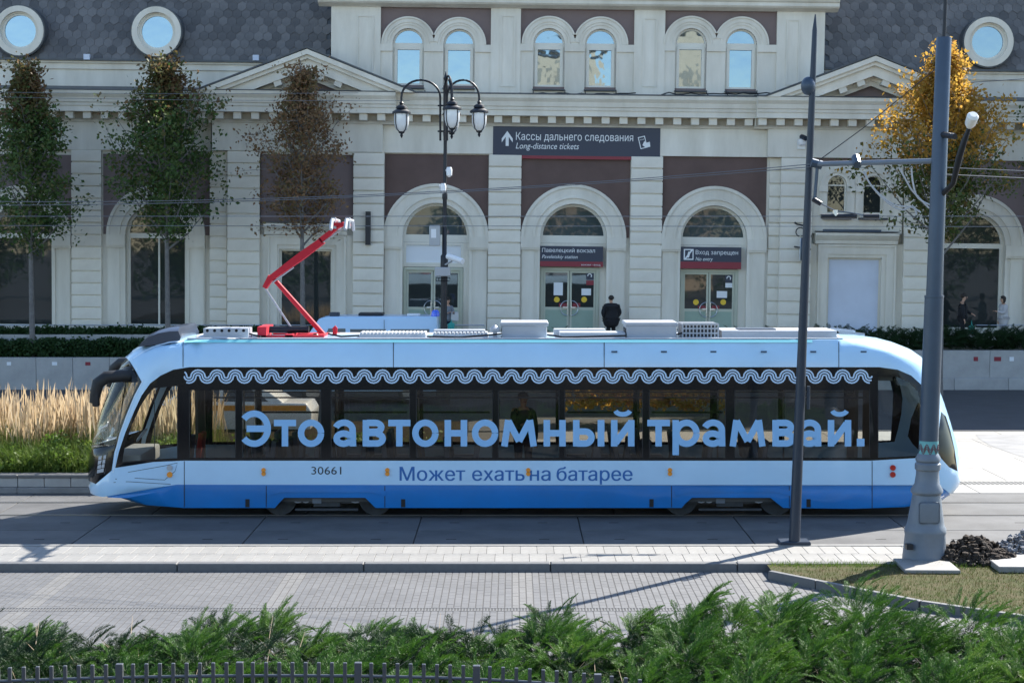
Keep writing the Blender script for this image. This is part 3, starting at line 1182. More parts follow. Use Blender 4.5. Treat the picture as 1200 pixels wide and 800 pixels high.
# floodlight strip over hood
part('strip_lamp', MB().box(B(963, 270, v)[0], B(1030, 270, v)[0], v - .4, v - .2, B(1000, 272, v)[1], B(1000, 269, v)[1]), M['steel_blue'])

# ---- left wing bays
for (pl, pr, pcx) in ((-92, 4, -48), (-0 + -15, 85, 26), (121, 247, 183)):
    if pcx == -48:
        continue
    cx, wsp, ri = bay(VL, pl, pr, 181, 275, pcx, 58, 36, 'brown_pale')
    glazing_big(VL, cx, wsp, ri, B(pcx, 384, VL)[1], mull=((.05,) if pcx > 100 else ()))
    part('window_sill', MB().box(cx - ri - .1, cx + ri + .1, VL - .2, VL + .2, base_w, B(pcx, 384, VL)[1] - .003), M['stucco'])
pier(85, 120, 182, VL, 14.2)
pier(-51, -15, 182, VL, 14.2)
wall(-190, -51, 181, VL)
# ---- right wing bays
for (pl, pr, pcx) in ((1092, 1206, 1141),):
    cx, wsp, ri = bay(VL, pl, pr, 181, 287, pcx, 59, 37, 'brown_pale')
    glazing_big(VL, cx, wsp, ri, B(pcx, 388, VL)[1])
    part('window_sill', MB().box(cx - ri - .1, cx + ri + .1, VL - .2, VL + .2, base_w, B(pcx, 388, VL)[1] - .003), M['stucco'])
pier(1206, 1242, 182, VL, 14.4)
wall(1242, 1370, 181, VL)

# ---- pediments
def pediment(pcx, phw, papex, pbase, v):
    cx = B(pcx, 112, v)[0]
    hw = phw * YPX
    wb = B(600, 113, 0)[1]
    rise = 47 * YPX
    sl = rise / hw
    L_ = lambda t, w0: None
    def band(off0, off1, vf, name='raking_cornice', m='stucco', depth=None):
        """chevron between two vertical offsets below the outer rake line"""
        x0 = hw
        pts = [(cx - x0, wb - off0 + .0), (cx, wb + rise - off0), (cx + x0, wb - off0), (cx + x0, wb - off1), (cx, wb + rise - off1), (cx - x0, wb - off1)]
        pts = [(p[0], max(p[1], wb - .001) if abs(p[0] - cx) > .1 else p[1]) for p in pts]
        # clip at the base line
        def xat(off):
            return hw - off / sl
        pts = [(cx - xat(off0), wb), (cx, wb + rise - off0), (cx + xat(off0), wb), (cx + xat(off1), wb), (cx, wb + rise - off1), (cx - xat(off1), wb)]
        return part(name, MB().plate(pts[::-1], (), vf, depth or (v + .4 - vf)), M[m])
    band(-.02, .16, v - .92)
    band(.16, .30, v - .80)
    band(.30, .66, v - .66)
    band(.66, .80, v - .30)
    band(.80, .98, v - .22)
    q = (hw - .98 / sl)
    part('tympanum', MB().plate([(cx - q, wb + .002), (cx + q, wb + .002), (cx, wb + rise - .98)], (), v + .02, .3), M['brown_pale'])
    # raking dentils
    ang = math.atan(sl)
    n = 5
    for s in (-1, 1):
        for i in range(n):
            t = .45 + i * .64
            x = t
            zc_ = wb + rise - .62 - x * sl - .11
            if zc_ < wb + .1:
                continue
            o = piece('dentil', -.14, .14, 0, .32, -.13, .13, M['stucco_block'], bl, .012)
            o.location = (cx + s * x, v - .46, zc_)
            o.rotation_euler = (0, s * ang, 0)
    # roof behind the gable
    r = MB()
    for s in (-1, 1):
        x1 = cx + s * (hw + .06)
        a = [(x1, v - .95, wb - .02 + .03), (cx, v - .95, wb + rise + .03 + .02), (cx, v + 2.5, wb + rise + .05), (x1, v + 2.5, wb + .01)]
        b = [(p[0], p[1], p[2] + .06) for p in a]
        r.add(a + b, [(0, 1, 2, 3), (7, 6, 5, 4), (0, 4, 5, 1), (1, 5, 6, 2), (2, 6, 7, 3), (3, 7, 4, 0)])
    part('pediment_roof', r, M['lead'])


pediment(363, 121, 65, 113, VP)
pediment(1019, 122, 76, 120, VP)

# ---- attic bands over the wings
for (p0, p1, pm) in ((-190, 388, 0), (966, 1234, 0)):
    u0, u1 = B(p0, 90, .6)[0], B(p1, 90, .6)[0]
    Zc = lambda py: B(600, py, 0)[1]
    a = MB().box(u0, u1, .75, 1.2, Zc(114), Zc(85))
    a.box(u0, u1, .68, 1.2, Zc(85) + .003, Zc(78))
    a.box(u0, u1, .60, 1.2, Zc(78) + .003, Zc(75.5))
    part('attic', a, M['stucco'])
    part('gutter', MB().box(u0, u1, .50, 1.1, Zc(75.4), Zc(73)), M['lead'])
    part('ledge_flashing', MB().sweep([(-.45, Zc(112)), (.74, Zc(105)), (.74, Zc(108)), (-.45, Zc(113.5))], u0, u1), M['lead'])

# ---- slate mansards with hexagonal slates
hexm = MB()
hx, hz = .335, .30
outl = [(0, -.22), (.165, -.11), (.165, .20), (-.165, .20), (-.165, -.11)]
outl = [(0, -.235), (.163, -.12), (.163, .2), (-.163, .2), (-.163, -.12)]
hexm.plate([(p[0], p[1]) for p in outl], (), 0, .022)
slate_me = hexm.mesh('shingle')
slate_me.materials.append(M['slate'])
SL = math.radians(17)          # lean back from the vertical
MH = 5.6
n_sh = [0]


def mansard(p0, p1, keep, ends=True):
    u0, u1 = B(p0, 40, .8)[0], B(p1, 40, .8)[0]
    wb = B(600, 74, 0)[1]
    dy, dz = math.sin(SL), math.cos(SL)
    o = part('mansard_roof', MB().sweep([(.85, wb), (.85 + MH * dy, wb + MH * dz), (9, wb + MH * dz + .8), (9, wb)], u0, u1), M['lead'])
    rest_V, rest_F = [], []
    nb = len(slate_me.vertices)
    hv = np.array([tuple(q.co) for q in slate_me.vertices])
    hf = [tuple(p.vertices) for p in slate_me.polygons if len(p.vertices) == 3] + []
    hq = [tuple(p.vertices) for p in slate_me.polygons if len(p.vertices) == 4]
    Rm = Matrix.Rotation(-SL, 3, 'X')
    rows_ = int(MH / hz)
    V, T = [], []
    for j in range(rows_):
        t = .14 + j * hz
        n = int((u1 - u0) / hx)
        for i in range(n + 1):
            x = u0 + .17 + i * hx + (hx / 2 if j % 2 else 0)
            if x > u1 - .1:
                continue
            c = Vector((x, .85 + t * dy - .03 - random.uniform(0, .012), wb + t * dz))
            vis = keep[0] < x < keep[1] and t < keep[2]
            if vis and n_sh[0] < 300:
                n_sh[0] += 1
                q = link('shingle', slate_me, None, o, c)
                q.rotation_euler = (-SL - .035, 0, random.uniform(-.03, .03))
            else:
                b = len(V)
                for p in hv:
                    w_ = Matrix.Rotation(-SL - .035, 3, 'X') @ Vector(p) + c
                    V.append(tuple(w_))
                T += [tuple(b + k for k in f) for f in hf]
                T += [(b + f[0], b + f[1], b + f[2]) for f in hq] + [(b + f[0], b + f[2], b + f[3]) for f in hq]
    s_ = link('shingles', arr_mesh('shingles', np.array(V), np.array(T)), M['slate'], o)
    s_['kind'] = 'stuff'
    return o, wb


for (p0, p1, kp, cs) in ((-190, 386, (P(205, 40, 63).x, P(388, 40, 63).x, 3.0), ((22, 36), (183, 37))), (968, 1234, (P(970, 40, 63).x, P(1075, 40, 63).x, 3.0), ((1159, 49),))):
    mr_, wb = mansard(p0, p1, kp)
    for (pcx, pcy) in cs:
        vv = .62
        c = B(pcx, pcy, vv)
        rw = MB()
        n = 36
        R1, R0 = 29 * YPX, 22.5 * YPX
        rw.ring(c[0], c[1], R0, R1, vv, 1.6, n=n)
        o = part('round_window', rw, M['stucco'])
        MB().ring(c[0], c[1], R0 - .05, R0 + .02, vv + .12, .3, n=n).build('moulding', M['stucco'], o)
        MB().ring(c[0], c[1], R0 - .13, R0 - .05, vv + .18, .1, n=n).build('frame', M['frame'], o)
        MB().disc(c[0], c[1], vv + .23, R0 - .12, .01, n).build('pane', M['glass_sky'], o)
        MB().ring(c[0], c[1], R1 + .0, R1 + .05, vv + .04, 1.4, n=n).build('flashing', M['lead'], o)
# upper roof behind the mansards, and small snow guards
for px, py in ((102, 67), (300, 68)):
    c = B(px, py, .5)
    part('gutter_heater_box', MB().box(c[0] - .11, c[0] + .11, .42, .55, c[1] - .1, c[1] + .1), M['white_panel'])

# ---- tower
Zc = lambda py: B(600, py, 0)[1]
tl, tr = B(388, 60)[0], B(966, 60)[0]
wtop, wbot = Zc(9.5), Zc(112.5)
bays_t = [(446, 575, (478.5, 538), 31.5), (610, 743, (643.5, 704), 32), (779, 910, (810, 869), 32)]
xs = [388] + [q for b in bays_t for q in b[:2]] + [966]
for a, b in zip(xs[0::2], xs[1::2]):
    part('tower_pier', MB().box(B(a, 60)[0], B(b, 60)[0], -.02, .5, wbot, wtop), M['stucco'])
for (a, b, c, d) in ((418, 438, 18, 100), (586, 604, 18, 102), (753, 770, 21, 102), (921, 937, 23, 100)):
    u0, u1, z0, z1 = B(a, 60)[0], B(b, 60)[0], B((a + b) / 2, d)[1], B((a + b) / 2, c)[1]
    part('pilaster_panel', MB().plate([(u0 - .0, z0), (u1, z0), (u1, z1), (u0, z1)], [[(u0 + .06, z0 + .06), (u1 - .06, z0 + .06), (u1 - .06, z1 - .06), (u0 + .06, z1 - .06)]], -.05, .028), M['stucco'])
for (a, b) in ((411, 446), (576, 610), (744, 779), (910, 947)):
    pass
for (pl, pr, cs, R) in bays_t:
    ul, ur = B(pl, 60)[0], B(pr, 60)[0]
    wsp = B((pl + pr) / 2, 52)[1]
    ro, ri = R * YPX, 18.3 * YPX
    cxs = [B(c, 52)[0] for c in cs]
    holes = [arch_open(c, wsp, ri, Zc(101)) for c in cxs]
    pb = part('brown_panel', MB().plate([(ul, wbot), (ur, wbot), (ur, wtop), (ul, wtop)], holes, .12, .3), M['brown_pale'])
    # arches: clip where the pair meets
    mid = sum(cxs) / 2
    for k, c in enumerate(cxs):
        a = MB()
        lim = math.acos(min(1, abs(mid - c) / ro)) if abs(mid - c) < ro else 0
        a0, a1 = (lim, PI) if k == 0 else (0, PI - lim)
        for (f0, f1, dv) in ((.86, 1, -.05), (.5, .86, -.01), (.3, .5, .02)):
            r0, r1 = ri + (ro - ri) * f0, ri + (ro - ri) * f1
            l2 = math.acos(min(1, abs(mid - c) / r1)) if abs(mid - c) < r1 else 0
            b0, b1 = (l2, PI) if k == 0 else (0, PI - l2)
            a.ring(c, wsp, r0, r1, dv, .13 - dv, b0, b1, 26)
        a.ring(c, wsp, ri, ri + (ro - ri) * .3, .05, .2, 0, PI, 26)
        part('archivolt', a, M['stucco'])
        z0 = Zc(104)
        fr = MB()
        fw = .07
        wlow = wsp - .10
        fr.plate(arch_open(c, wsp, ri + .01, z0), [arch_open(c, wsp, ri - fw, wsp + .05), [(c - ri + .17, z0 + .15), (c + ri - .17, z0 + .15), (c + ri - .17, wlow - .08), (c - ri + .17, wlow - .08)]], .2, .08)
        o = part('window', fr, M['frame'])
        sash = MB().plate([(c - ri + .06, z0 + .05), (c + ri - .06, z0 + .05), (c + ri - .06, wlow), (c - ri + .06, wlow)], [[(c - ri + .16, z0 + .16), (c + ri - .16, z0 + .16), (c + ri - .16, wlow - .09), (c - ri + .16, wlow - .09)]], .16, .05)
        sash.build('sash', M['frame'], o)
        MB().plate(arch_open(c, wsp, ri - fw + .01, wsp + .04), (), .25, .01).build('pane', M['glass_sky'], o)
        MB().rect(c - ri + .15, c + ri - .15, z0 + .14, wlow - .07, .25, .01).build('pane', M['glass_sky'], o)
        part('window_sill', MB().box(c - ri - .02, c + ri + .02, -.08, .28, Zc(105.5), Zc(104) - .003), M['lead'])
    mbx = MB().box(mid - .14, mid + .14, .02, .3, wsp - .003, wsp + .22)
    part('spandrel', mbx, M['stucco'])
    # piers between and beside the windows
    edges = [(ul, cxs[0] - ri), (cxs[0] + ri, cxs[1] - ri), (cxs[1] + ri, ur)]
    for a, b in edges:
        pj = MB()
        pj.box(a, b, .03, .3, wbot, wsp - .27)
        pj.box(a - .0, b + .0, -.03, .3, wsp - .267, wsp - .004)
        part('window_pier', pj, M['stucco'])
    part('apron', MB().box(ul, ur, .06, .12, wbot, Zc(106)), M['stucco'])
pr = [(.2, Zc(10)), (-.08, Zc(10)), (-.14, Zc(9)), (-.32, Zc(7)), (-.38, Zc(5)), (-.38, Zc(1)), (-.44, Zc(0)), (-.5, Zc(-4)), (.2, Zc(-5))]
part('tower_cornice', MB().sweep(pr, tl - .45, tr + .45), M['stucco'])
tw = MB().box(tl, tr, .5, 12, wbot, wtop)
tw.box(tl, tr, -.02, 12, Zc(-5), Zc(-5) + 1.8)
part('tower_body', tw, M['stucco'])
zt_ = Zc(-5) + 1.8
rf = MB()
rf.add([(tl, 0, zt_ + .003), (tr, 0, zt_ + .003), (tr, 12, zt_ + .003), (tl, 12, zt_ + .003), (tl + 3, 3.5, zt_ + 2.6), (tr - 3, 3.5, zt_ + 2.6), (tr - 3, 8.5, zt_ + 2.6), (tl + 3, 8.5, zt_ + 2.6)], [(0, 1, 5, 4), (1, 2, 6, 5), (2, 3, 7, 6), (3, 0, 4, 7), (4, 5, 6, 7)])
part('tower_roof', rf, M['lead'])
# unseen block added past the right edge of the view to shade the road
part('unseen_block', MB().box(21.5, 52, .0, 12, base_w, 18.3), M['stucco'])
# heating cables and debris on the cornice top
cb = MB()
for (px0, px1) in ((450, 575), (600, 745), (775, 915)):
    pts = []
    n = 16
    for i in range(n + 1):
        px = px0 + (px1 - px0) * i / n
        b_ = B(px, 112 - 2.2 * abs(math.sin(i * 1.9)) - random.random() * 1.5, -.3)
        pts.append((b_[0], -.3 + random.uniform(-.15, .15), max(b_[1], Zc(113) + .05)))
    cb.tube(pts, .022, 5)
for c_ in (625, 662, 686, 722, 791, 828, 851, 887, 462, 498):
    b_ = B(c_, 106, -.08)
    cb.tube([(b_[0], -.09, b_[1]), (b_[0], -.1, b_[1] - .12), (b_[0] + .1, -.25, Zc(113) + .06)], .018, 5)
part('heating_cable', cb, M['iron'])
# main body behind
body = MB().box(B(-190, 200)[0], B(1370, 200)[0], 1.25, 14, base_w, Zc(76))
part('body', body, M['stucco'])
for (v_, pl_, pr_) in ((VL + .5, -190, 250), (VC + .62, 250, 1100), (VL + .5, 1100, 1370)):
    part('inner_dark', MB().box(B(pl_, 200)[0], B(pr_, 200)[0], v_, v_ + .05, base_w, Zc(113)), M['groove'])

# wires bundle and downpipe pieces
c = B(432, 248, VP); c2 = B(433, 287, VP)
part('dark_flue', MB().box(c[0] - .09, c[0] + .09, VP - .3, VP - .1, c2[1], c[1]), M['iron'])

# ---- signs (things of their own, fixed to the building)
def sign(name, px0, px1, py0, py1, v, label, red_h, texts, hang=.06):
    a, b = B(px0, py1, v), B(px1, py0, v)
    o = empty(name, (0, 0, 0), label, 'sign', 'signs on the station front')
    place_on_wall(o, a[0], v, a[1])
    W_, H_ = b[0] - a[0], b[1] - a[1]
    MB().box(0, W_, 0, hang, red_h, H_).build('board', M['sign_navy'], o)
    MB().box(0, W_, -.002, hang, 0, red_h).build('red_stripe', M['sign_red'], o)
    for (t_, x0, x1, z, sz, bold, shear) in texts:
        lettering('lettering', t_, M['sign_white'], o, x0 * W_, x1 * W_, z * H_, -.006, size=sz * H_, bold=bold, shear=shear)
    return o, W_, H_


s1, W_, H_ = sign('ticket_sign', 577.5, 774, 150.5, 185.5, VC - .12, 'wide navy sign with arrow and the words for long-distance tickets over the doors', .115,
                  [('Кассы дальнего следования', .137, .838, .58, .34, 0, 0), ('Long-distance tickets', .137, .515, .31, .27, .0, .25)])
ar = MB()
ax, az = .085 * W_, .42 * H_
ar.plate([(ax - .055, az - .03 * H_), (ax + .055, az - .03 * H_), (ax + .055, .80 * H_), (ax - .055, .80 * H_)], (), -.006, .004)
for s in (-1, 1):
    ar.plate([(ax + s * .00, .86 * H_), (ax + s * .20, .62 * H_), (ax + s * .20, .50 * H_), (ax, .74 * H_)][::s], (), -.0075, .003)
ar.build('arrow', M['sign_white'], s1)
tk = MB()
tcx, tcz = .895 * W_, .55 * H_
def rot2(pts, a, cx, cz):
    return [(cx + p[0] * math.cos(a) - p[1] * math.sin(a), cz + p[0] * math.sin(a) + p[1] * math.cos(a)) for p in pts]
tk.plate(rot2([(-.13, -.22), (.13, -.22), (.13, .22), (-.13, .22)], .25, tcx, tcz), [rot2([(-.1, -.19), (.1, -.19), (.1, .19), (-.1, .19)], .25, tcx, tcz)], -.006, .004)
tk.plate(rot2([(-.02, -.10), (.06, .04), (.14, -.02), (.26, .0), (.26, -.18), (.10, -.20)], .1, tcx, tcz), (), -.009, .003)
for k in range(3):
    tk.plate(rot2([(-.06 + k * .05, .09), (-.035 + k * .05, .09), (-.035 + k * .05, .12), (-.06 + k * .05, .12)], .25, tcx, tcz), (), -.0075, .002)
tk.build('ticket_symbol', M['sign_white'], s1)
s2, W2, H2 = sign('station_name_sign', 632, 707, 289, 312, VC - .01, 'navy and red station name sign over the middle door', .19,
                  [('Павелецкий вокзал', .04, .87, .70, .27, 0, 0), ('Paveletskiy station', .04, .60, .40, .24, .0, .25)], .22)
lettering('lettering', 'вокзал · вход', M['paper'], s2, .66 * W2, .96 * W2, .06 * H2, -.008, size=.12 * H2)
s3, W3, H3 = sign('no_entry_sign', 797, 869, 290, 314.5, VC - .01, 'navy and red no entry sign over the right-hand door', .25,
                  [('Вход запрещен', .25, .945, .66, .27, 0, 0), ('No entry', .25, .535, .37, .24, .0, .25)], .22)
ic = MB()
ic.plate([(.055 * W3, .40 * H3), (.215 * W3, .40 * H3), (.215 * W3, .90 * H3), (.055 * W3, .90 * H3)], [[(.075 * W3, .45 * H3), (.20 * W3, .45 * H3), (.20 * W3, .85 * H3), (.075 * W3, .85 * H3)]], -.006, .004)
ic.plate([(.06 * W3, .42 * H3), (.09 * W3, .42 * H3), (.21 * W3, .88 * H3), (.18 * W3, .88 * H3)], (), -.0085, .002)
ic.plate([(.10 * W3, .5 * H3), (.14 * W3, .5 * H3), (.17 * W3, .78 * H3), (.13 * W3, .78 * H3)], (), -.0105, .002)
ic.build('no_entry_symbol', M['sign_white'], s3)

# ---- wall clock on its bracket, and a wall camera
cxp = B(939, 292, VP)
ck = empty('wall_clock', (0, 0, 0), 'round bracket clock on the right pavilion, half behind the thin pole', 'clock')
place_on_wall(ck, cxp[0], VP - .55, cxp[1])
n = 24
bd = MB()
bd.tube([(-.1, .0, 0), (.16, -.06, 0)], .42, 24)
bd.build('clock_case', M['steel_blue'], ck)
rr_ = MB()
rr_.tube([(-.14, .004, 0), (-.101, .0, 0)], .40, 24)
rr_.build('clock_face', M['paper'], ck)
fc = MB()
fc.tube([(.161, -.06, 0), (.2, -.07, 0)], .40, 24)
fc.build('clock_face', M['paper'], ck)
hnd = MB().box(.2, .215, -.09, -.05, -.02, .28)
hnd.box(.2, .216, -.24, -.05, -.02, .02)
hnd.build('clock_hands', M['iron'], ck)
br = MB()
br.tube([(-.3, .5, 1.0), (-.2, .35, .9), (0, .05, .85), (.05, 0, .8), (.03, 0, .42)], .03, 6)
for k in (-1, 1):
    br.tube([(-.1 + .16 * math.cos(a) * k, .25, .62 + .16 * math.sin(a)) for a in np.linspace(0, 4.5, 12)], .02, 5)
br.tube([(-.3, .55, -.5), (-.3, .55, 1.05)], .025, 6)
br.tube([(-.3, .55, .1), (-.1, 0, .05)], .03, 6)
br.tube([(0, 0, -.42), (0, 0, -.75)], .018, 5)
br.build('scroll_bracket', M['iron'], ck)

cm = B(938, 168, VP)
wc = empty('wall_camera', (0, 0, 0), 'small white dome camera on the frieze left of the thin pole', 'camera')
place_on_wall(wc, cm[0], VP - .12, cm[1])
MB().box(-.14, .14, -.05, .0, -.22, .1).build('mount', M['white_paint'], wc)
auto_smooth(MB().lathe([(.0, -.1), (.12, -.08), (.15, .0), (.15, .1), (.1, .14)], 0, -.2, 14).build('housing', M['white_paint'], wc))
MB().tube([(-.02, -.2, .22), (.1, -.45, .14)], .09, 10).build('camera_barrel', M['steel_dark'], wc)

# ============================================================ TRAM
YT = 33.2
HWT = 1.25
YN = YT - HWT
TX = .24
tram = empty('tram', (TX, YT, 0), 'long blue and white tram with big lettering along its dark window band', 'tram')
M['tram_blue_pale'] = mat('pale_blue_paint', (.47, .71, .92), .28, coat=.5, var=.06, scale=.7, col2=(.42, .63, .82))
M['tram_blue'] = mat('strong_blue_paint', (.003, .19, .56), .3, coat=.25, var=.16, scale=.9, col2=(.012, .155, .43))
M['tram_roof'] = mat('tram_roof', (.62, .64, .66), .6, var=.15, scale=3)
M['tram_black'] = mat('black_gloss_band', (.008, .009, .011), .12, spec=.35)
M['tram_cyan'] = mat('cyan_edge', (.25, .66, .70), .4)
M['tram_glass'] = glass_mat('tram_glass', (.80, .77, .70), .78, .03, .6, refl=1.15, dark=(.012, .012, .013))
M['cab_glass'] = glass_mat('cab_glass', (.90, .92, .90), .9, .0, .6, refl=.6)
M['print_blue'] = mat('print_pale_blue', (.25, .49, .78), .5)
M['print_deep'] = mat('print_deep_blue', (.02, .13, .40), .5)
M['print_orn'] = mat('print_ornament', (.50, .66, .84), .5)
M['print_black'] = mat('print_black', (.02, .025, .035), .5)
M['red_paint'] = mat('red_paint', (.52, .02, .035), .65, spec=.25, var=.1, scale=5)
M['orange_lamp'] = mat('orange_lamp', (.80, .28, .02), .3, coat=.5)
M['red_lamp'] = mat('red_lamp', (.40, .01, .01), .25, coat=.5)
M['chassis'] = mat('chassis', (.055, .06, .065), .7, var=.4, scale=6)
M['seat_blue'] = mat('seat_blue', (.10, .13, .20), .8)
M['seat_red'] = mat('seat_red', (.5, .05, .03), .8)
M['inside_grey'] = mat('interior_grey', (.42, .40, .36), .7)
M['inside_dark'] = mat('interior_dark', (.09, .09, .09), .8)
M['equip'] = mat('roof_equipment', (.40, .42, .45), .45, var=.1, scale=3)


def T(px, py):
    p = P(px, py, YN)
    return (p.x - TX, p.z)


def interp(x, xs, ys):
    return float(np.interp(x, xs, ys))


_fz = [(591, 150), (588, 116), (583, 105), (575, 103.5), (563, 103), (545, 104), (520, 108), (495, 115), (470, 124), (445, 134), (421, 147), (412, 157), (406, 169), (401, 184), (398.5, 206), (397.5, 228)]
_rz = [(592, 1104), (588, 1112), (580, 1121), (570, 1126), (555, 1127), (530, 1122), (500, 1114), (475, 1106), (450, 1097), (432, 1089), (424, 1083), (413, 1068), (405, 1048), (400, 1030), (398, 1012), (397.5, 985)]
nz = lambda x: 600 + (x - 600) * 1.03
_fz = [(y, nz(x)) for y, x in _fz]
_rz = [(y, nz(x)) for y, x in _rz]
fz = sorted((T(x, y)[1], T(x, y)[0]) for y, x in _fz)
rz = sorted((T(x, y)[1], T(x, y)[0]) for y, x in _rz)
fzx, fzy = [p[0] for p in fz], [p[1] for p in fz]
rzx, rzy = [p[0] for p in rz], [p[1] for p in rz]
ZT = T(600, 397.5)[1]
ZB = T(600, 594)[1]
LN = 1.0


def hwid(z):
    return interp(z, [.2, .5, 1.2, 2.3, 2.9, 3.15, 3.35, ZT], [1.23, 1.25, 1.25, 1.25, 1.235, 1.20, 1.13, 1.06])


def hcap(u):
    u = min(max(u, 0), 1)
    return (1 - (1 - u) ** 2.3) ** (1 / 2.3)


def half(x, z):
    a = interp(z, fzx, fzy)
    b = interp(z, rzx, rzy)
    return hwid(z) * hcap((x - a) / LN) * hcap((b - x) / LN)


def Tn(px, py):
    """the point of the side surface seen at a photo position"""
    d = YN
    for _ in range(8):
        p = P(px, py, d)
        x, z = p.x - TX, p.z
        d = .5 * d + .5 * (YT - half(x, z))
    return (x, z)


def poly_px(pts, f=None):
    return [(f or Tn)(*p) for p in pts]


# ---- outlines on the side (photo positions at the near side)
win_px = [(222, 276), (284, 376), (388, 480), (488, 577), (584, 655), (662, 753), (761, 850), (861, 936), (942, 1019)]
WY0, WY1 = 457, 536
shell_out = [(x, y) for y, x in _fz] + [(228, 397.5), (985, 397.5)] + [(x, y) for y, x in reversed(_rz)]
skirt = [(1060, 594), (1000, 596), (918, 595), (909, 588), (903, 583), (811, 583), (803, 590), (799, 595), (440, 595), (434, 589), (428, 583), (333, 583), (327, 589), (322, 595), (215, 595), (170, 592.5)]
outer_px = []
for y, x in _fz[::-1]:
    outer_px.append((x, y))
outer_px = [(nz(228), 397.5)] + [(x, y) for y, x in _fz[::-1][1:]] + skirt[::-1] + [(x, y) for y, x in _rz]
OUT = poly_px(outer_px, T)
band_px = [(135, 548), (139, 530), (147, 506), (157, 482), (166, 463), (176, 449), (188, 440), (203, 433), (222, 430), (1030, 430), (1052, 433), (1068, 440), (1079, 450), (1086, 463), (1090, 480), (1090, 500), (1087, 520), (1083, 536), (1020, 539.5), (215, 539.5), (180, 541)]
wind_px = [(90, 566), (90, 424), (152, 423), (160, 436), (166.5, 448), (158, 464), (149, 486), (140, 512), (134, 530), (131, 551), (112, 567)]
windglass_px = [(103, 524), (142, 430), (154, 428.5), (162.5, 447), (153, 468), (144, 490), (137, 511), (134, 521)]
rearwin_px = [(1103, 482), (1109, 488), (1114, 504), (1119, 526), (1122.5, 552), (1112, 547), (1103, 537), (1098, 528), (1100, 505)]
cabwin_px = [(143, 541), (147, 520), (155, 497), (165, 475), (173, 463), (180, 455), (208, 452), (208, 536.5), (178, 538)]
rcab_px = [(1029, 441), (1051, 441), (1066, 448), (1076, 459), (1080, 475), (1080, 500), (1078, 534), (1029, 536)]
blue_px = [(80, 586), (127, 581), (207, 567.5), (1100, 568.5), (1112, 577), (1120, 584), (1140, 600), (1140, 620), (80, 620)]
BAND, WIND, WGL, RWIN, CAB, RCAB, BLUE = [poly_px(p) for p in (band_px, wind_px, windglass_px, rearwin_px, cabwin_px, rcab_px, blue_px)]
WINS = [poly_px([(a, WY0), (b, WY0), (b, WY1), (a, WY1)]) for a, b in win_px]

extra = []
for z in np.linspace(ZB + .05, ZT - .02, 26):
    a, b = interp(z, fzx, fzy), interp(z, rzx, rzy)
    for u in (.004, .015, .035, .065, .10, .15, .21, .28, .36, .45, .55, .67, .82, 1.0):
        extra += [(a + u * LN, z), (b - u * LN, z)]
    for x in np.arange(a + 1.6, b - 1.5, 1.2):
        extra.append((x, z))
tv, tt = cdt([OUT, BAND, WIND, WGL, RWIN, CAB, RCAB, BLUE] + WINS, extra)
groups = {}
for f in tt:
    c = (sum(tv[i][0] for i in f) / 3, sum(tv[i][1] for i in f) / 3)
    if not inside(c, OUT):
        continue
    k = None
    for i, wp in enumerate(WINS):
        if inside(c, wp):
            k = 'win%d' % i
    if k is None:
        if inside(c, CAB):
            k = 'cab'
        elif inside(c, RCAB):
            k = 'rcab'
        elif inside(c, WGL):
            k = 'wgl'
        elif inside(c, WIND):
            k = 'nose'
        elif inside(c, BAND):
            k = 'band'
        elif inside(c, RWIN):
            k = 'rwin'
        elif inside(c, BLUE):
            k = 'blue'
        else:
            k = 'pale'
    groups.setdefault(k, []).append(f)


def side_mesh(fs, side, off=0.0):
    mb = MB()
    idx = {}
    for f in fs:
        q = []
        for i in f:
            if i not in idx:
                x, z = tv[i]
                hy = max(half(x, z) - off, 0)
                idx[i] = len(mb.v)
                mb.v.append((x, side * hy, z))
            q.append(idx[i])
        a, b, c = [tv[i] for i in f]
        ar = (b[0] - a[0]) * (c[1] - a[1]) - (b[1] - a[1]) * (c[0] - a[0])
        if (ar > 0) == (side > 0):
            q = q[::-1]
        mb.f.append(tuple(q))
        mb.m.append(0)
    return mb


def side_part(name, keys, m, off=0.0, both=True, sides=(-1, 1)):
    fs = [f for k in keys for f in groups.get(k, [])]
    o = MB()
    for s in sides:
        q = side_mesh(fs, s, off)
        o.add(q.v, q.f)
    ob = o.build(name, m, tram)
    auto_smooth(ob, 50)
    return ob


# body shell with the roof cap joined on
fs = groups['pale']
bd = MB()
for s in (-1, 1):
    q = side_mesh(fs, s)
    bd.add(q.v, q.f)
xa, xb = interp(ZT, fzx, fzy), interp(ZT, rzx, rzy)
xs = [xa + LN * u for u in (0, .01, .04, .09, .16, .25, .36, .5, .66, .83, 1.0)] + [-5.91, -5.89] + list(np.linspace(-5, 5, 5)) + [5.99, 6.01] + [xb - LN * u for u in (1, .83, .66, .5, .36, .25, .16, .09, .04, .01, 0)]
rv, rf_ = [], []
ny = 8
for x in xs:
    hy = half(x, ZT)
    for j in range(ny + 1):
        t = -1 + 2 * j / ny
        rv.append((x, hy * t, ZT + (.07 * (1 - t * t) * min(1, hy) if (x < -5.9 or x > 6.0) else -.10 * min(1, (1 - abs(t)) * 6))))
for i in range(len(xs) - 1):
    for j in range(ny):
        a = i * (ny + 1) + j
        rf_.append((a, a + ny + 1, a + ny + 2, a + 1))
body = bd.build('body_shell', M['tram_blue_pale'], tram)
auto_smooth(body, 50)
o = MB().add(rv, rf_).build('roof', M['tram_roof'], tram)
auto_smooth(o, 60)
side_part('blue_skirt', ['blue'], M['tram_blue'])
side_part('window_band', ['band'], M['tram_black'])
side_part('nose_panel', ['nose'], M['tram_black'])
for s in (-1, 1):
    side_part('rear_window', ['rwin'], M['tram_black'], sides=(s,))
side_part('windscreen', ['wgl'], M['cab_glass'], .004)
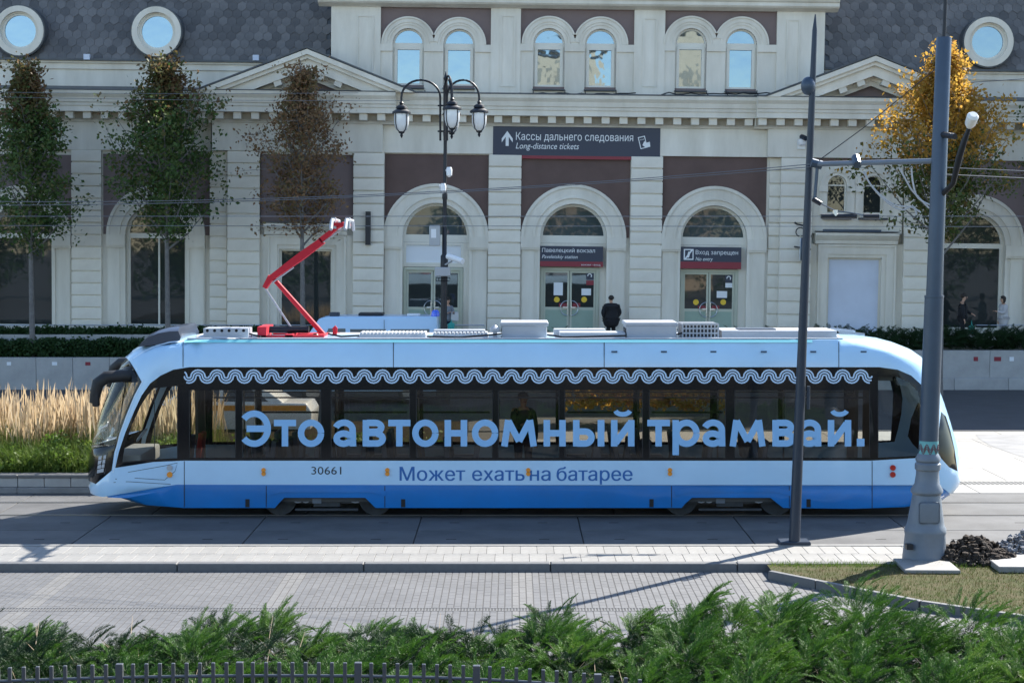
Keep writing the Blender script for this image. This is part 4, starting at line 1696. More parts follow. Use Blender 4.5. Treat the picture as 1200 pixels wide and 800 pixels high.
for s in (-1, 1):
    side_part('cab_window', ['cab'], M['cab_glass'], .006, sides=(s,))
    side_part('cab_window', ['rcab'], M['cab_glass'], .006, sides=(s,))
    for i in range(len(WINS)):
        side_part('side_window', ['win%d' % i], M['tram_glass'], .006, sides=(s,))

yn = lambda px, py, off: -half(*T(px, py)) - off


def surf(px, py, off=.004):
    x, z = Tn(px, py)
    return Vector((x, -half(x, z) - off, z))


def strip_on(mb, pts, wpx, off=.004):
    """ribbon of the given width following photo points on the near side"""
    n = len(pts)
    L_, R_ = [], []
    for i in range(n):
        a = pts[max(i - 1, 0)]
        b = pts[min(i + 1, n - 1)]
        dx, dy = b[0] - a[0], b[1] - a[1]
        l = math.hypot(dx, dy) or 1
        nx, ny_ = -dy / l * wpx / 2, dx / l * wpx / 2
        L_.append(surf(pts[i][0] + nx, pts[i][1] + ny_, off))
        R_.append(surf(pts[i][0] - nx, pts[i][1] - ny_, off))
    mb.add(L_ + R_, [(i, i + 1, n + i + 1, n + i) for i in range(n - 1)])


# dividers and rubber edges of the panes
for (a, b) in zip([q[1] for q in win_px[:-1]], [q[0] for q in win_px[1:]]):
    pass
fm = MB()
for a, b in win_px + [(181, 208), (1029, 1078)]:
    strip_on(fm, [(a, WY0), (a, WY1)], .9, .003)
    strip_on(fm, [(b, WY0), (b, WY1)], .9, .003)
fm.build('window_seal', M['black'], tram)['kind'] = 'stuff'
# opening top lights: a bar across some panes
for a, b in [win_px[i] for i in (1, 2, 3, 5, 6)]:
    m_ = MB()
    strip_on(m_, [(a + 3, 483), (b - 3, 483)], 2.2, -.03)
    m_.build('window_bar', M['tram_black'], tram)
# panel joints
jm = MB()
for px, y0, y1 in ((216, 540, 594), (1022, 540, 595), (214.5, 400, 430), (461, 401, 430), (708, 401, 430), (983, 400, 430), (312, 569, 594), (451, 569, 594), (787, 569, 594), (925, 569, 594)):
    strip_on(jm, [(px, y0 + (y1 - y0) * k / 6) for k in range(7)], .9, .002)
strip_on(jm, [(150, 553), (190, 546), (208, 542), (205, 552), (193, 562), (160, 560), (135, 561)], .6, .002)
strip_on(jm, [(133, 565), (150, 564), (200, 567)], .6, .002)
jm.build('panel_joints', M['print_black'], tram)['kind'] = 'stuff'
# highlight along the nose edges, painted as a pale strip
ed = MB()
strip_on(ed, [(215, 399.3), (198, 401), (183, 405), (168, 412), (154, 421), (160, 432), (167.5, 446), (158, 464), (149, 486), (141, 508), (135.5, 530), (133, 552), (114, 567)], 1.6, .004)
ed.build('nose_highlight', mat('highlight_edge', (.62, .76, .88), .4), tram)
cy = MB()
strip_on(cy, [(x, 399.6) for x in range(216, 984, 32)], 3.2, .006)
cy.build('roof_edge', M['tram_cyan'], tram)
# small louvres on the upper panel
for px in (720, 778, 836, 895, 953, 1012):
    m_ = MB()
    strip_on(m_, [(px - 3.5, 412), (px + 3.5, 412)], 2, .004)
    m_.build('louvre', M['steel_blue'], tram)
# drain slots in the skirt
for px in (290, 472.5, 763.5, 947.5):
    m_ = MB()
    strip_on(m_, [(px, 584.5), (px, 594)], 5, .004)
    m_.build('skirt_slot', M['black'], tram)
for px0, px1 in ((325, 440), (803, 915)):
    m_ = MB()
    strip_on(m_, [(px0 - 12, 578), (px0 + 5, 573.5), (px1 - 5, 573.5), (px1 + 12, 578)], 6, .012)
    auto_smooth(m_.build('arch_moulding', M['tram_blue'], tram))
# side marker lamps
for px in (309, 454, 619, 785, 932):
    c = surf(px, 552.5, 0)
    l_ = MB()
    for dz in (.035, -.035):
        l_.tube([(c.x, c.y, c.z + dz), (c.x, c.y - .03, c.z + dz)], .042, 12)
    auto_smooth(l_.build('marker_lamp', M['orange_lamp'], tram))
for px, m_t, m_b in ((199, 'equip', 'orange_lamp'), (1046, 'red_lamp', 'red_lamp')):
    for dz, mm in ((.07, m_t), (-.06, m_b)):
        c = surf(px, 552, 0)
        auto_smooth(MB().tube([(c.x, c.y, c.z + dz), (c.x, c.y - .03, c.z + dz)], .055, 12).build('lamp', M[mm], tram))
# headlight cluster in the nose
for s in (-1, 1):
    hl = MB()
    for k in range(4):
        y = 534.5 + k * 5.2
        q = [surf(px_, py_, .006) for px_, py_ in ((115.5 - k * .5, y), (124.5 - k * .9, y - 1.8), (124 - k * .9, y + 2.6), (115 - k * .5, y + 4.2))]
        hl.add([(c.x, c.y if s < 0 else -c.y, c.z) for c in q], [(0, 1, 2, 3)])
    hl.build('headlight', M['equip'], tram)
    hb = MB()
    q = [surf(px_, py_, .003) for px_, py_ in ((113, 532), (126.5, 530), (123, 555), (111, 557))]
    hb.add([(c.x, c.y if s < 0 else -c.y, c.z) for c in q], [(0, 1, 2, 3)])
    hb.build('headlight_bezel', M['chassis'], tram)

# ---- lettering on the window band (drawn as strokes: round geometric letters)
def stroke_letters():
    xh, bs, wd = 491.8, 522.8, 7.6
    mid = (xh + bs) / 2
    L_ = []

    def circ(cx, cy, rx, ry, a0, a1, n=28):
        return [(cx + rx * math.cos(math.radians(a0 + (a1 - a0) * k / n)), cy + ry * math.sin(math.radians(a0 + (a1 - a0) * k / n))) for k in range(n + 1)]

    def o_(x0, x1):
        cx, rx, ry = (x0 + x1) / 2, (x1 - x0) / 2 - wd / 2, (bs - xh) / 2 - wd / 2 + .6
        return [circ(cx, mid, rx, ry, 0, 360)]

    def vbar(x, y0=xh, y1=bs):
        return [(x, y0), (x, y1)]

    def hbar(x0, x1, y):
        return [(x0, y), (x1, y)]

    def t_(x0, x1):
        return [hbar(x0, x1, xh + 3.5), vbar((x0 + x1) / 2, xh + 7)]

    def n_(x0, x1):
        return [vbar(x0 + 3.8), vbar(x1 - 3.8), hbar(x0 + 7, x1 - 7, mid)]

    def a_(x0, x1):
        w_ = x1 - x0
        s = [circ(x0 + w_ * .46, xh + 11.5, w_ * .38, 8.3, -160, 0, 14) + [(x1 - 3.8, bs)]]
        s.append(circ(x0 + w_ * .44, bs - 9.2, w_ * .31, 6.0, 0, 360, 20))
        return s

    def v_(x0, x1):
        w_ = x1 - x0
        s = [vbar(x0 + 3.8)]
        s.append([(x0 + 5, xh + 3.4), (x0 + w_ * .55, xh + 3.4)] + circ(x0 + w_ * .55, xh + 8.6, w_ * .26, 5.2, -80, 80, 10) + [(x0 + 5, xh + 13.9)])
        s.append([(x0 + 5, mid - .4), (x0 + w_ * .6, mid - .4)] + circ(x0 + w_ * .6, bs - 9.2, w_ * .27, 5.7, -80, 80, 10) + [(x0 + 5, bs - 3.5)])
        return s

    def m_(x0, x1):
        c = (x0 + x1) / 2
        return [[(x0 + 3.6, bs), (x0 + 8, xh)], [(x1 - 3.6, bs), (x1 - 8, xh)], [(x0 + 8.2, xh + 1), (c, bs - 6)], [(x1 - 8.2, xh + 1), (c, bs - 6)]]

    def y_(x0, x1):
        c = (x0 + x1) / 2
        return [vbar(x0 + 3.8), vbar(x1 - 3.8), [(x0 + 5.5, bs - 4), (x1 - 5.5, xh + 4)], None, circ(c, 480.0, 8.6, 5.2, 12, 168, 12)]

    def soft(x0, x1):
        w_ = x1 - x0
        return [vbar(x0 + 3.8), [(x0 + 5, mid - 2), (x0 + w_ * .55, mid - 2)] + circ(x0 + w_ * .55, (mid - 2 + bs - 3.5) / 2, w_ * .30, (bs - 1.5 - mid) / 2, -85, 85, 12) + [(x0 + 5, bs - 3.5)]]

    def r_(x0, x1):
        return o_(x0 + 1, x1) + [vbar(x0 + 3.8, xh, 533)]

    def e_(x0, x1):
        cy_ = 502
        return [circ(x0 + 15, cy_, 15.8, 17.6, -140, 140, 34), hbar(x0 + 6, x1 - 6, cy_)]
    seq = [(e_, 283, 318), (t_, 321, 347), (o_, 349, 380), (a_, 391, 417.5), (v_, 425, 452), (t_, 455, 481), (o_, 483, 514), (n_, 521, 547.5), (o_, 553, 584), (m_, 587.5, 629), (n_, 637, 663),
           (soft, 671.5, 697), (y_, 716, 743.5), (t_, 758.5, 785), (r_, 788, 820), (a_, 823.5, 850), (m_, 855, 897), (v_, 905, 932), (a_, 937, 962.5), (y_, 970, 997.5)]
    out = []
    for f, a, b in seq:
        out.append((f(a, b), wd))
    out.append(([vbar(704.3)], 8))
    out.append(([hbar(1004, 1013, 518.2)], 9))
    return out


for strokes, wd in stroke_letters():
    mb = MB()
    for k, s in enumerate(strokes):
        if s is not None:
            strip_on(mb, s, 5.6 if k and strokes[k - 1] is None else wd, .006 + .0012 * k)
    mb.build('letter', M['print_blue'], tram)

# ornament: three parallel lines winding along the band
orn = MB()
per = 86.3
x_start = 216


def snake(xs0, nh, last):
    """centre line of one figure: curl, humps, curl"""
    pitch = 21.3
    r = pitch / 4
    pts = []
    # humps alternating up and down as near half circles
    x = xs0
    yc = 441
    for k in range(nh * 2 - (1 if last else 0)):
        up = k % 2 == 0
        cx_ = x + r
        for q in range(9):
            a = PI - PI * q / 8
            yy = yc - (4.6 * math.sin(a) if up else -4.6 * math.sin(a))
            pts.append((cx_ + r * math.cos(a), yy))
        x += 2 * r
    return pts


def offset(pts, d):
    out = []
    n = len(pts)
    for i in range(n):
        a, b = pts[max(i - 1, 0)], pts[min(i + 1, n - 1)]
        dx, dy = b[0] - a[0], b[1] - a[1]
        l = math.hypot(dx, dy) or 1
        out.append((pts[i][0] - dy / l * d, pts[i][1] + dx / l * d))
    return out


k = 0
x = x_start - 10.6 - 21.3 * 2
while x < 1022:
    base = [p for p in snake(x, 4, False)]
    # the curl that opens each figure, and the hook that ends it
    x0_ = base[0]
    curl = [(x + 7.6 + 2.6 * math.cos(a), 442.0 + 2.8 * math.sin(a)) for a in np.linspace(-.4, 2.6, 8)]
    endx = base[-1][0]
    hook = [(endx - 7.0 + 2.4 * math.cos(a), 439.8 - 2.8 * math.sin(a)) for a in np.linspace(2.6, -.3, 7)][::-1]
    for d in (-3.0, 0, 3.0):
        seg = [p for p in offset(base, d) if 216 <= p[0] <= 1022]
        if len(seg) > 2:
            strip_on(orn, seg, 1.75, .004)
    for cc in ():
        seg = [p for p in cc if 216 <= p[0] <= 1022]
        if len(seg) > 3:
            strip_on(orn, seg, 1.7, .0045)
    x += per
orn.build('ornament_print', M['print_orn'], tram)

# smaller lettering
def on_side(name, body, x0, x1, ybase, m, hpx, bold=0.0, spacing=1.0):
    a, b = T(x0, ybase), T(x1, ybase)
    return lettering(name, body, m, tram, a[0], b[0], a[1], -HWT - .004, size=hpx * YN / F / .73, bold=bold, spacing=spacing)


on_side('fleet_number', '30661', 365, 400, 555.5, M['print_black'], 9.6)
for word, wx0, wx1 in (('Может', 468.5, 545), ('ехать', 553.5, 614.5), ('на', 621, 645), ('батарее', 652.5, 741)):
    for q_ in (-.25, .25):
        s__ = on_side('slogan_word', word, wx0 + q_, wx1 + q_, 562.8, M['print_deep'], 16.5)
        s__.location.y = q_ * .002

# ---- roof fairing and roof equipment
ff = MB()
prof = [(166, 405), (170, 399), (178, 391), (190, 385.5), (203, 383), (213, 382.5), (216, 392), (214, 397)]
pp = [P(x, y, YT - .6) for x, y in prof]
for hy, sc in ((-.95, .82), (-.80, 1), (.80, 1), (.95, .82)):
    z0 = 3.24
    ff.v += [(p.x - TX, hy, z0 + (p.z - z0) * sc) for p in pp]
n = len(prof)
for k in range(3):
    for i in range(n):
        ff.f.append((k * n + i, k * n + (i + 1) % n, (k + 1) * n + (i + 1) % n, (k + 1) * n + i))
        ff.m.append(0)
ff.f += [tuple(range(n))[::-1], tuple(3 * n + i for i in range(n))]
ff.m += [0, 0]
auto_smooth(ff.build('roof_fairing', mat('fairing_grey', (.035, .045, .07), .35, coat=.4), tram), 40)
yr = YT - .75


def roof_box(name, x0, x1, y0, depth, m, top=None, bev=.02):
    """box on the roof: photo span, top height of its front edge, depth to the back"""
    a = P(x0, y0, yr)
    b = P(x1, y0, yr)
    o = MB().box(a.x - TX, b.x - TX, yr - YT, yr - YT + depth, ZT - .12, a.z).build(name, m, tram)
    if bev:
        bevel(o, bev, 2)
    return o


ve = roof_box('vent_unit', 238, 291, 384.5, .5, M['equip'])
vh = MB()
for k in range(6):
    c = P(243 + k * 8.5, 387.3, yr)
    vh.tube([(c.x - TX, yr - YT - .004, c.z), (c.x - TX, yr - YT + .01, c.z)], .03, 8)
vh.build('vent_holes', M['groove'], tram)['kind'] = 'stuff'
for (x0, x1, y0, dp) in ((421, 499, 390.3, .45), (507, 572, 390.3, .30)):
    rb = roof_box('ribbed_cover', x0, x1, y0 + 1.0, dp + .25, M['equip'])
    a, b = P(x0, y0, yr), P(x1, y0, yr)
    rr_ = MB()
    nn = int((x1 - x0) / 4.2)
    for i in range(nn):
        x = a.x - TX + (b.x - a.x) * (i + .5) / nn
        rr_.box(x - .022, x + .022, yr - YT + .0, yr - YT + dp + .23, a.z - .03, a.z + .012)
    rr_.build('ribs', M['equip'], tram)['kind'] = 'stuff'
rb = roof_box('ribbed_cover', 507, 568, 387.6, .3, M['equip'])
rb.location.y = .35
for (x0, x1) in ((588, 641), (734.5, 793)):
    bx_ = roof_box('air_conditioner', x0, x1, 378.5, 1.0, M['equip'], bev=.035)
    a, b = P(x0, 378.5, yr), P(x1, 378.5, yr)
    lid = MB().box(a.x - TX - .03, b.x - TX + .03, yr - YT - .02, yr - YT + 1.03, a.z - .06, a.z + .012).build('lid', M['equip'], bx_)
    bevel(lid, .015, 1)
    g_ = MB()
    for k in range(3):
        for j in range(2):
            g_.box(a.x - TX - .012, a.x - TX - .003, yr - YT + .15 + k * .26, yr - YT + .34 + k * .26, a.z - .40 + j * .17, a.z - .28 + j * .17)
    g_.build('side_grilles', M['iron'], bx_)['kind'] = 'stuff'
roof_box('roof_hatch', 656, 733, 389.5, .6, M['equip'])
h2 = roof_box('roof_hatch', 650, 712, 387.8, .4, M['equip'])
h2.location.y = .65
h3 = roof_box('roof_hatch', 846, 981, 387.3, 1.1, M['equip'])
a, b = P(868, 386.6, yr), P(893, 386.6, yr)
MB().box(a.x - TX, b.x - TX + .3, yr - YT + .2, yr - YT + .75, a.z - .02, a.z + .012).build('solar_plate', M['steel_blue'], h3)
# grille unit
a, b = P(800, 379.5, yr), P(842, 379.5, yr)
gx0, gx1, gz = a.x - TX, b.x - TX, a.z
gr_ = MB().box(gx0 + .03, gx1 - .03, yr - YT + .03, yr - YT + .9, ZT, gz - .03).build('resistor_box', M['chassis'], tram)
gb = MB()
for i in range(11):
    x = gx0 + (gx1 - gx0) * i / 10
    gb.box(x - .012, x + .012, yr - YT, yr - YT + .02, ZT, gz)
for j in range(4):
    z = ZT + (gz - ZT) * j / 3
    gb.box(gx0, gx1, yr - YT - .004, yr - YT + .018, z - .014, z + .014)
for i in range(9):
    y = yr - YT + .05 + i * .1
    gb.box(gx0, gx1, y, y + .035, gz - .03, gz)
for i in range(6):
    y = yr - YT + .02 + i * .17
    gb.box(gx0 - .004, gx0 + .02, y, y + .04, ZT, gz)
gb.build('grille_bars', M['equip'], gr_)['kind'] = 'stuff'
# roof gangway strip, cables and small lamp
MB().box(P(222, 392, yr).x - TX, P(985, 392, yr).x - TX, -.98, -.88, ZT - .1, ZT + .01).build('roof_rail', M['equip'], tram)
c = P(580, 388, yr)
lm = MB().tube([(c.x - TX, yr - YT, ZT), (c.x - TX, yr - YT, c.z)], .04, 8)
lm.lathe([(.03, c.z - .02), (.1, c.z + .0), (.1, c.z + .05), (.02, c.z + .12)], c.x - TX, yr - YT, 10)
auto_smooth(lm.build('aerial', M['equip'], tram))
rp = MB()
for (x0, x1) in ((985, 1020),):
    q = [P(x, 389 + (x - 985) * .12, yr) for x in range(x0, x1, 6)]
    rp.tube([(p.x - TX, -.6, p.z) for p in q], .03, 6)
    rp.build('roof_pipe', M['equip'], tram)
    rp = MB()
    rp.tube([(p.x - TX, .3, p.z + .01) for p in q], .03, 6)
rp.build('roof_pipe', M['equip'], tram)

# ---- pantograph
pg = MB()
def W_(px, py, dy=0.0):
    p = P(px, py, YT)
    return Vector((p.x - TX, dy, p.z))
def bar(mb, a, b, r0, r1=None, n=8):
    mb.tube([a, b], [r0, r1 or r0], n)
pbase = MB()
for y in (-.45, .45):
    pbase.box(W_(308, 392).x, W_(383, 392).x, y - .05, y + .05, ZT - .06, ZT + .03)
pbase.box(W_(306, 392).x, W_(316, 392).x, -.5, .5, ZT - .12, W_(0, 381.5).z)
pbase.box(W_(338, 392).x, W_(347, 392).x, -.5, .5, ZT - .12, W_(0, 390).z)
pbase.box(W_(350, 392).x, W_(382, 392).x, -.3, .3, ZT - .12, W_(0, 390.5).z)
po = pbase.build('pantograph', M['red_paint'], tram)
MB().box(W_(317, 392).x, W_(337, 392).x, -.47, -.40, ZT - .05, W_(0, 391).z).build('insulator_box', M['steel_blue'], po)
auto_smooth(MB().tube([W_(316, 386), W_(362, 386)], .07, 10).build('spring_case', M['iron'], po))
kn = W_(316, 328)
ua = MB()
def quad_arm(mb, p0, w0, p1, w1, y0, y1):
    d = (p1 - p0).normalized()
    nrm = Vector((-d.z, 0, d.x))
    v = []
    for y in (y0, y1):
        for p, w_ in ((p0, w0), (p1, w1)):
            v += [(p.x + nrm.x * w_ / 2, y, p.z + nrm.z * w_ / 2), (p.x - nrm.x * w_ / 2, y, p.z - nrm.z * w_ / 2)]
    mb.add(v, [(0, 1, 3, 2), (4, 6, 7, 5), (0, 2, 6, 4), (1, 5, 7, 3), (0, 4, 5, 1), (2, 3, 7, 6)])
quad_arm(ua, W_(310.5, 337), .08, W_(318, 324), .11, -.12, .12)
quad_arm(ua, W_(316, 327), .10, W_(352, 301), .15, -.14, .14)
quad_arm(ua, W_(352, 301), .15, W_(378, 282), .13, -.14, .14)
quad_arm(ua, W_(376, 282), .11, W_(394, 267), .07, -.14, .14)
quad_arm(ua, W_(392, 267), .07, W_(404, 262), .06, -.30, .30)
ua.build('upper_arm', M['red_paint'], po)
la = MB()
bar(la, W_(321, 327), W_(380, 393), .045, .052)
la.build('lower_arm', M['red_paint'], po)
rd_ = MB()
bar(rd_, W_(311, 338), W_(346, 391), .02, .02, 6)
rd_.build('control_rod', M['equip'], po)
rd_ = MB()
bar(rd_, W_(320, 331, -.1), W_(345, 313, -.1), .018, .018, 6)
rd_.build('control_rod', M['equip'], po)
rd_ = MB()
bar(rd_, W_(370, 290, -.1), W_(402, 268, -.1), .016, .016, 6)
rd_.build('control_rod', M['equip'], po)
hd = MB()
for px in (393, 409.5):
    hd.tube([W_(px, 262, -.85) - Vector((0, 0, .12)), W_(px, 258.5, -.65), W_(px, 258, 0), W_(px, 258.5, .65), W_(px, 262, .85) - Vector((0, 0, .12))], .035, 8)
    hd.tube([W_(px, 268, -.3), W_(px, 255, -.3)], .05, 8)
hd.build('contact_strip', M['equip'], po)
hc = MB()
hc.box(W_(393, 262).x, W_(409, 262).x, -.35, -.28, W_(0, 265).z, W_(0, 261).z)
hc.box(W_(393, 262).x, W_(409, 262).x, .28, .35, W_(0, 265).z, W_(0, 261).z)
hc.build('head_frame', M['red_paint'], po)
for px_, dy_ in ((313, -.3), (342, -.3), (372, -.3), (313, .3), (372, .3)):
    c = W_(px_, 390, dy_)
    ib = MB()
    ib.lathe([(.05, ZT - .10), (.05, ZT - .07), (.085, ZT - .06), (.05, ZT - .04), (.085, ZT - .02), (.05, ZT), (.085, ZT + .02), (.05, ZT + .04), (.04, ZT + .06)], c.x, dy_, 10)
    auto_smooth(ib.build('insulator', M['bag_brown'] if 'bag_brown' in M else M.setdefault('bag_brown', mat('glazed_brown', (.10, .035, .02), .25)), po))
for k_, pts_ in enumerate(([(384, 391), (400, 394), (421, 393)], [(500, 394), (540, 395), (588, 391)], [(641, 392), (660, 395), (734, 393)], [(793, 392), (800, 390)], [(292, 391), (306, 394)])):
    rc_ = MB()
    q = []
    for (x_, y_) in pts_:
        v_ = P(x_, y_, yr - .15)
        q.append((v_.x - TX, yr - YT - .15 + .06 * math.sin(x_), max(v_.z, ZT - .08)))
    rc_.tube(q, .018, 5)
    rc_.build('roof_cable', M['black'], tram)
hk_ = MB()
hk_.tube([W_(392, 393), W_(393, 385), W_(391, 383)], .05, 6)
hk_.box(W_(388, 0).x, W_(396, 0).x, -.1, .1, ZT + .05, W_(0, 390).z)
hk_.build('latch', M['red_paint'], po)

# ---- mirrors
for s, dx, dz in ((-1, 0, 0), (1, -.28, .08)):
    mm = MB()
    y0 = -HWT * .84 if s < 0 else HWT * .84
    q = [T(155, 443), T(140, 441), T(124, 442), T(115, 449), T(112, 462), T(110, 472)]
    yy = [y0 + .15 * -s, y0 + s * .05, y0 + s * .18, y0 + s * .22, y0 + s * .22, y0 + s * .22]
    mm.tube([(p[0] + dx, y, p[1] + dz) for p, y in zip(q, yy)], [.115, .12, .12, .12, .105, .085], 12)
    o = mm.build('mirror_arm', M['black'], tram)
    auto_smooth(o, 50)
    mg = MB()
    c0, c1 = T(109, 452), T(120, 476)
    mg.box(c0[0] + dx, c1[0] + dx - .05, y0 + s * .14, y0 + s * .32, c1[1] + dz, c0[1] + dz)
    bevel(mg.build('mirror_housing', M['black'], o), .04, 2)
wip = MB()
a, b = T(141, 452), T(128, 520)
wip.tube([(a[0] - .02, -.72, a[1]), (b[0] - .02, -.55, b[1])], .012, 5)
wip.build('wiper', M['black'], tram)

# ---- bogies
for cxp in (381.5, 857):
    c = T(cxp, 585)
    bo = MB()
    bo.box(c[0] - .80, c[0] + .80, -1.02, -.90, .26, .42)
    bo.box(c[0] - .80, c[0] + .80, .90, 1.02, .26, .42)
    bo.box(c[0] - .25, c[0] + .25, -1.05, 1.05, .20, .36)
    bo.box(c[0] - .6, c[0] + .6, -1.10, -1.03, .13, .17)
    b_o = bo.build('bogie', M['chassis'], tram)
    for dx in (-.92, .92):
        for y in (-.80, .80):
            wl_ = MB()
            wl_.tube([(c[0] + dx, y - .06, .33), (c[0] + dx, y + .06, .33)], .325, 28)
            wl_.tube([(c[0] + dx, y - .09, .33), (c[0] + dx, y - .06, .33)], .2, 20)
            auto_smooth(wl_.build('wheel', M['chassis'], b_o))
    ho = MB()
    for (dx, w_) in ((-.55, .35), (.55, .4), (-.4, .3)):
        ho.tube([(c[0] + dx + w_ * (t - .5), -1.06, .42 - .14 * math.sin(PI * t)) for t in np.linspace(0, 1, 9)], .012, 5)
    ho.build('hose', M['equip'], b_o)
    MB().box(c[0] - .27, c[0] - .10, -1.09, -1.051, .27, .36).build('junction_box', M['cast'], b_o)
# underframe
MB().box(-7.2, 7.6, -1.08, 1.08, .30, .40).build('underframe', M['inside_dark'], tram)
# ---- interior
MB().box(-7.0, 7.7, -1.18, 1.18, .41, .46).build('floor', M['inside_grey'], tram)
MB().box(-6.3, 7.0, -1.1, 1.1, 2.98, 3.04).build('ceiling', M['inside_grey'], tram)
for s in (-1, 1):
    MB().box(-6.3, 7.0, s * 1.0 - .1, s * 1.0 + .1, 2.62, 2.97).build('ceiling_duct', M['inside_dark'], tram)


def seat(x, y, face, red=False):
    o = MB().box(-.22, .22, -.21, .21, .40, .48).build('seat', M['seat_red'] if red else M['seat_blue'], tram, (x, y, .46))
    bevel(o, .03, 2)
    b_ = MB().box(-.05, .05, -.21, .21, .45, 1.02).build('backrest', M['seat_red'] if red else M['seat_blue'], o, (-.2 * face, 0, 0))
    bevel(b_, .03, 2)
    b_.rotation_euler.y = -.12 * face
    MB().box(-.12, .12, -.05, .05, 0, .40).build('seat_leg', M['inside_grey'], o)


rs = random.Random(4)
for xp in (300, 330, 352, 405, 440, 468, 505, 540, 680, 720, 742, 775, 815, 880, 905):
    x = T(xp, 500)[0]
    for y in (-.92, -.50, .50, .92):
        if rs.random() < .85:
            seat(x, y, rs.choice((-1, 1)) if y < 0 else 1)
for xp in (281, 383, 484, 581, 659, 757, 856, 938):
    x = T(xp, 500)[0]
    for y in (-.72, .72):
        MB().tube([(x, y, .46), (x, y, 2.95)], .018, 6).build('grab_pole', M['chrome'], tram)
for y in (-.6, .6):
    MB().tube([(-6, y, 2.25), (6.8, y, 2.25)], .016, 6).build('hand_rail', M['chrome'], tram)
# cab partition, seat and desk
for x in (T(212, 500)[0], T(1024, 500)[0]):
    MB().box(x - .03, x + .03, -1.15, -.35, .46, 2.95).build('cab_partition', M['inside_dark'], tram)
    MB().box(x - .03, x + .03, .35, 1.15, .46, 2.95).build('cab_partition', M['inside_dark'], tram)
x = T(192, 500)[0]
seat(x, -.15, -1)
seat(x + .12, .35, -1, True)
dk = MB()
dk.box(T(125, 520)[0], T(160, 520)[0], -.9, .9, .9, 1.18)
bevel(dk.build('dashboard', M['inside_grey'], tram), .05, 2)
sw_ = MB()
c = T(152, 517)
sw_.tube([(c[0] + .18 * math.cos(a) * .5, -.2 + .18 * math.sin(a), c[1] + .12 * math.cos(a)) for a in np.linspace(0, 2 * PI, 18)], .016, 6)
sw_.build('steering_ring', M['equip'], tram)

# ============================================================ STREET FURNITURE
# --- thin pole on a square base
b0 = G(931, 638)
tp_ = P(955.5, 17, b0.y)
mid_ = P(950.5, 101, b0.y)
pl = empty('thin_pole', b0, 'slim dark tapering pole on a square base plate, in front of the tram', 'pole')
o = MB().box(-.27, .27, -.12, .27, 0, .07).build('base_plate', M['steel_dark'], pl)
bevel(o, .015, 1)
d = tp_ - b0
auto_smooth(MB().tube([(d.x * t, 0, .07 + (d.z - .07) * t) for t in (0, .3, .6, .86, .97, 1)], [.098, .083, .068, .055, .042, .01], 14).build('shaft', M['steel_dark'], pl))
dm = mid_ - b0
bm_ = bmesh.new()
bmesh.ops.create_uvsphere(bm_, u_segments=16, v_segments=10, radius=.125)
for v in bm_.verts:
    v.co += Vector((dm.x - .05, .0, dm.z))
    v.co.z += (v.co.z - dm.z) * .3
me = bpy.data.meshes.new('ball')
bm_.to_mesh(me)
bm_.free()
auto_smooth(link('ball', me, M['steel_blue'], pl))
MB().tube([(dm.x * .55 + .095, -.04, dm.z * .35), (dm.x * .55 + .095, -.04, dm.z * .30)], .03, 8).build('cover', M['steel_dark'], pl)

# --- big pole with a cast base, arm and lamp
b1 = G(1083, 656)
top1 = P(1109, -30, b1.y)
ax = (top1.x - b1.x) / top1.z
bpole = empty('tram_pole', b1, 'thick grey steel pole on a flared cast base at the rear of the tram', 'pole')
s_ = b1.y / F          # metres per photo pixel there


def PZ(py):
    return P(1090, py, b1.y).z


prof = [(25.5, 659), (25.5, 652), (24.5, 640), (23.5, 626), (24.3, 623), (24.3, 619), (22, 615), (21, 610), (16.8, 582), (16.3, 579), (18.7, 576), (18.7, 573), (14.5, 566), (13.3, 556), (13.3, 551), (15, 549), (15, 543), (13, 541), (14.5, 539), (14.5, 536), (11.5, 531)]
pr = [(r * s_, max(PZ(y), 0)) for r, y in prof]
auto_smooth(MB().lathe(pr, 0, 0, 28, sx=ax).build('cast_base', M['cast'], bpole), 35)
an = MB()
for sgn in (1,):
    zz = [PZ(y) for y in (585, 610)]
    an.box(-.17, .17, -.31, -.25, zz[1], zz[0])
bevel(an.build('access_panel', M['cast'], bpole), .05, 3)
bx_ = MB().box(-.36, -.26, -.30, -.16, PZ(640), PZ(634)).build('cable_port', M['iron'], bpole)
auto_smooth(MB().lathe([(11.2 * s_, PZ(533)), (10.9 * s_, PZ(349)), (11.3 * s_, PZ(348.5)), (11.3 * s_, PZ(346))], ax * PZ(533), 0, 24, sx=ax).build('lower_shaft', M['steel_blue'], bpole), 35)
auto_smooth(MB().lathe([(9.4 * s_, PZ(347)), (8.7 * s_, PZ(45)), (8.2 * s_, PZ(44)), (3, PZ(43.9))][:3] + [(.02, PZ(43.5))], ax * PZ(347), 0, 24, sx=ax).build('upper_shaft', M['steel_blue'], bpole), 35)
MB().tube([(ax * PZ(44), 0, PZ(44)), (ax * PZ(-60), 0, PZ(-60))], 2.2 * s_, 8).build('top_rod', M['iron'], bpole)
M['poster'] = mat('turquoise_poster', (.10, .34, .36), .5, var=.35, scale=5, col2=(.18, .44, .44))
pst = MB()
zt0, zt1 = PZ(537), PZ(516)
n = 14
pv = []
for k in range(n + 1):
    a = PI + .15 + (PI - .3) * k / n
    for z in (zt0, zt1):
        pv.append((ax * z + 11.4 * s_ * math.cos(a), 11.4 * s_ * math.sin(a), z))
pst.add(pv, [(2 * k, 2 * k + 2, 2 * k + 3, 2 * k + 1) for k in range(n)])
po_ = auto_smooth(pst.build('poster', M['poster'], bpole))
wv = MB()
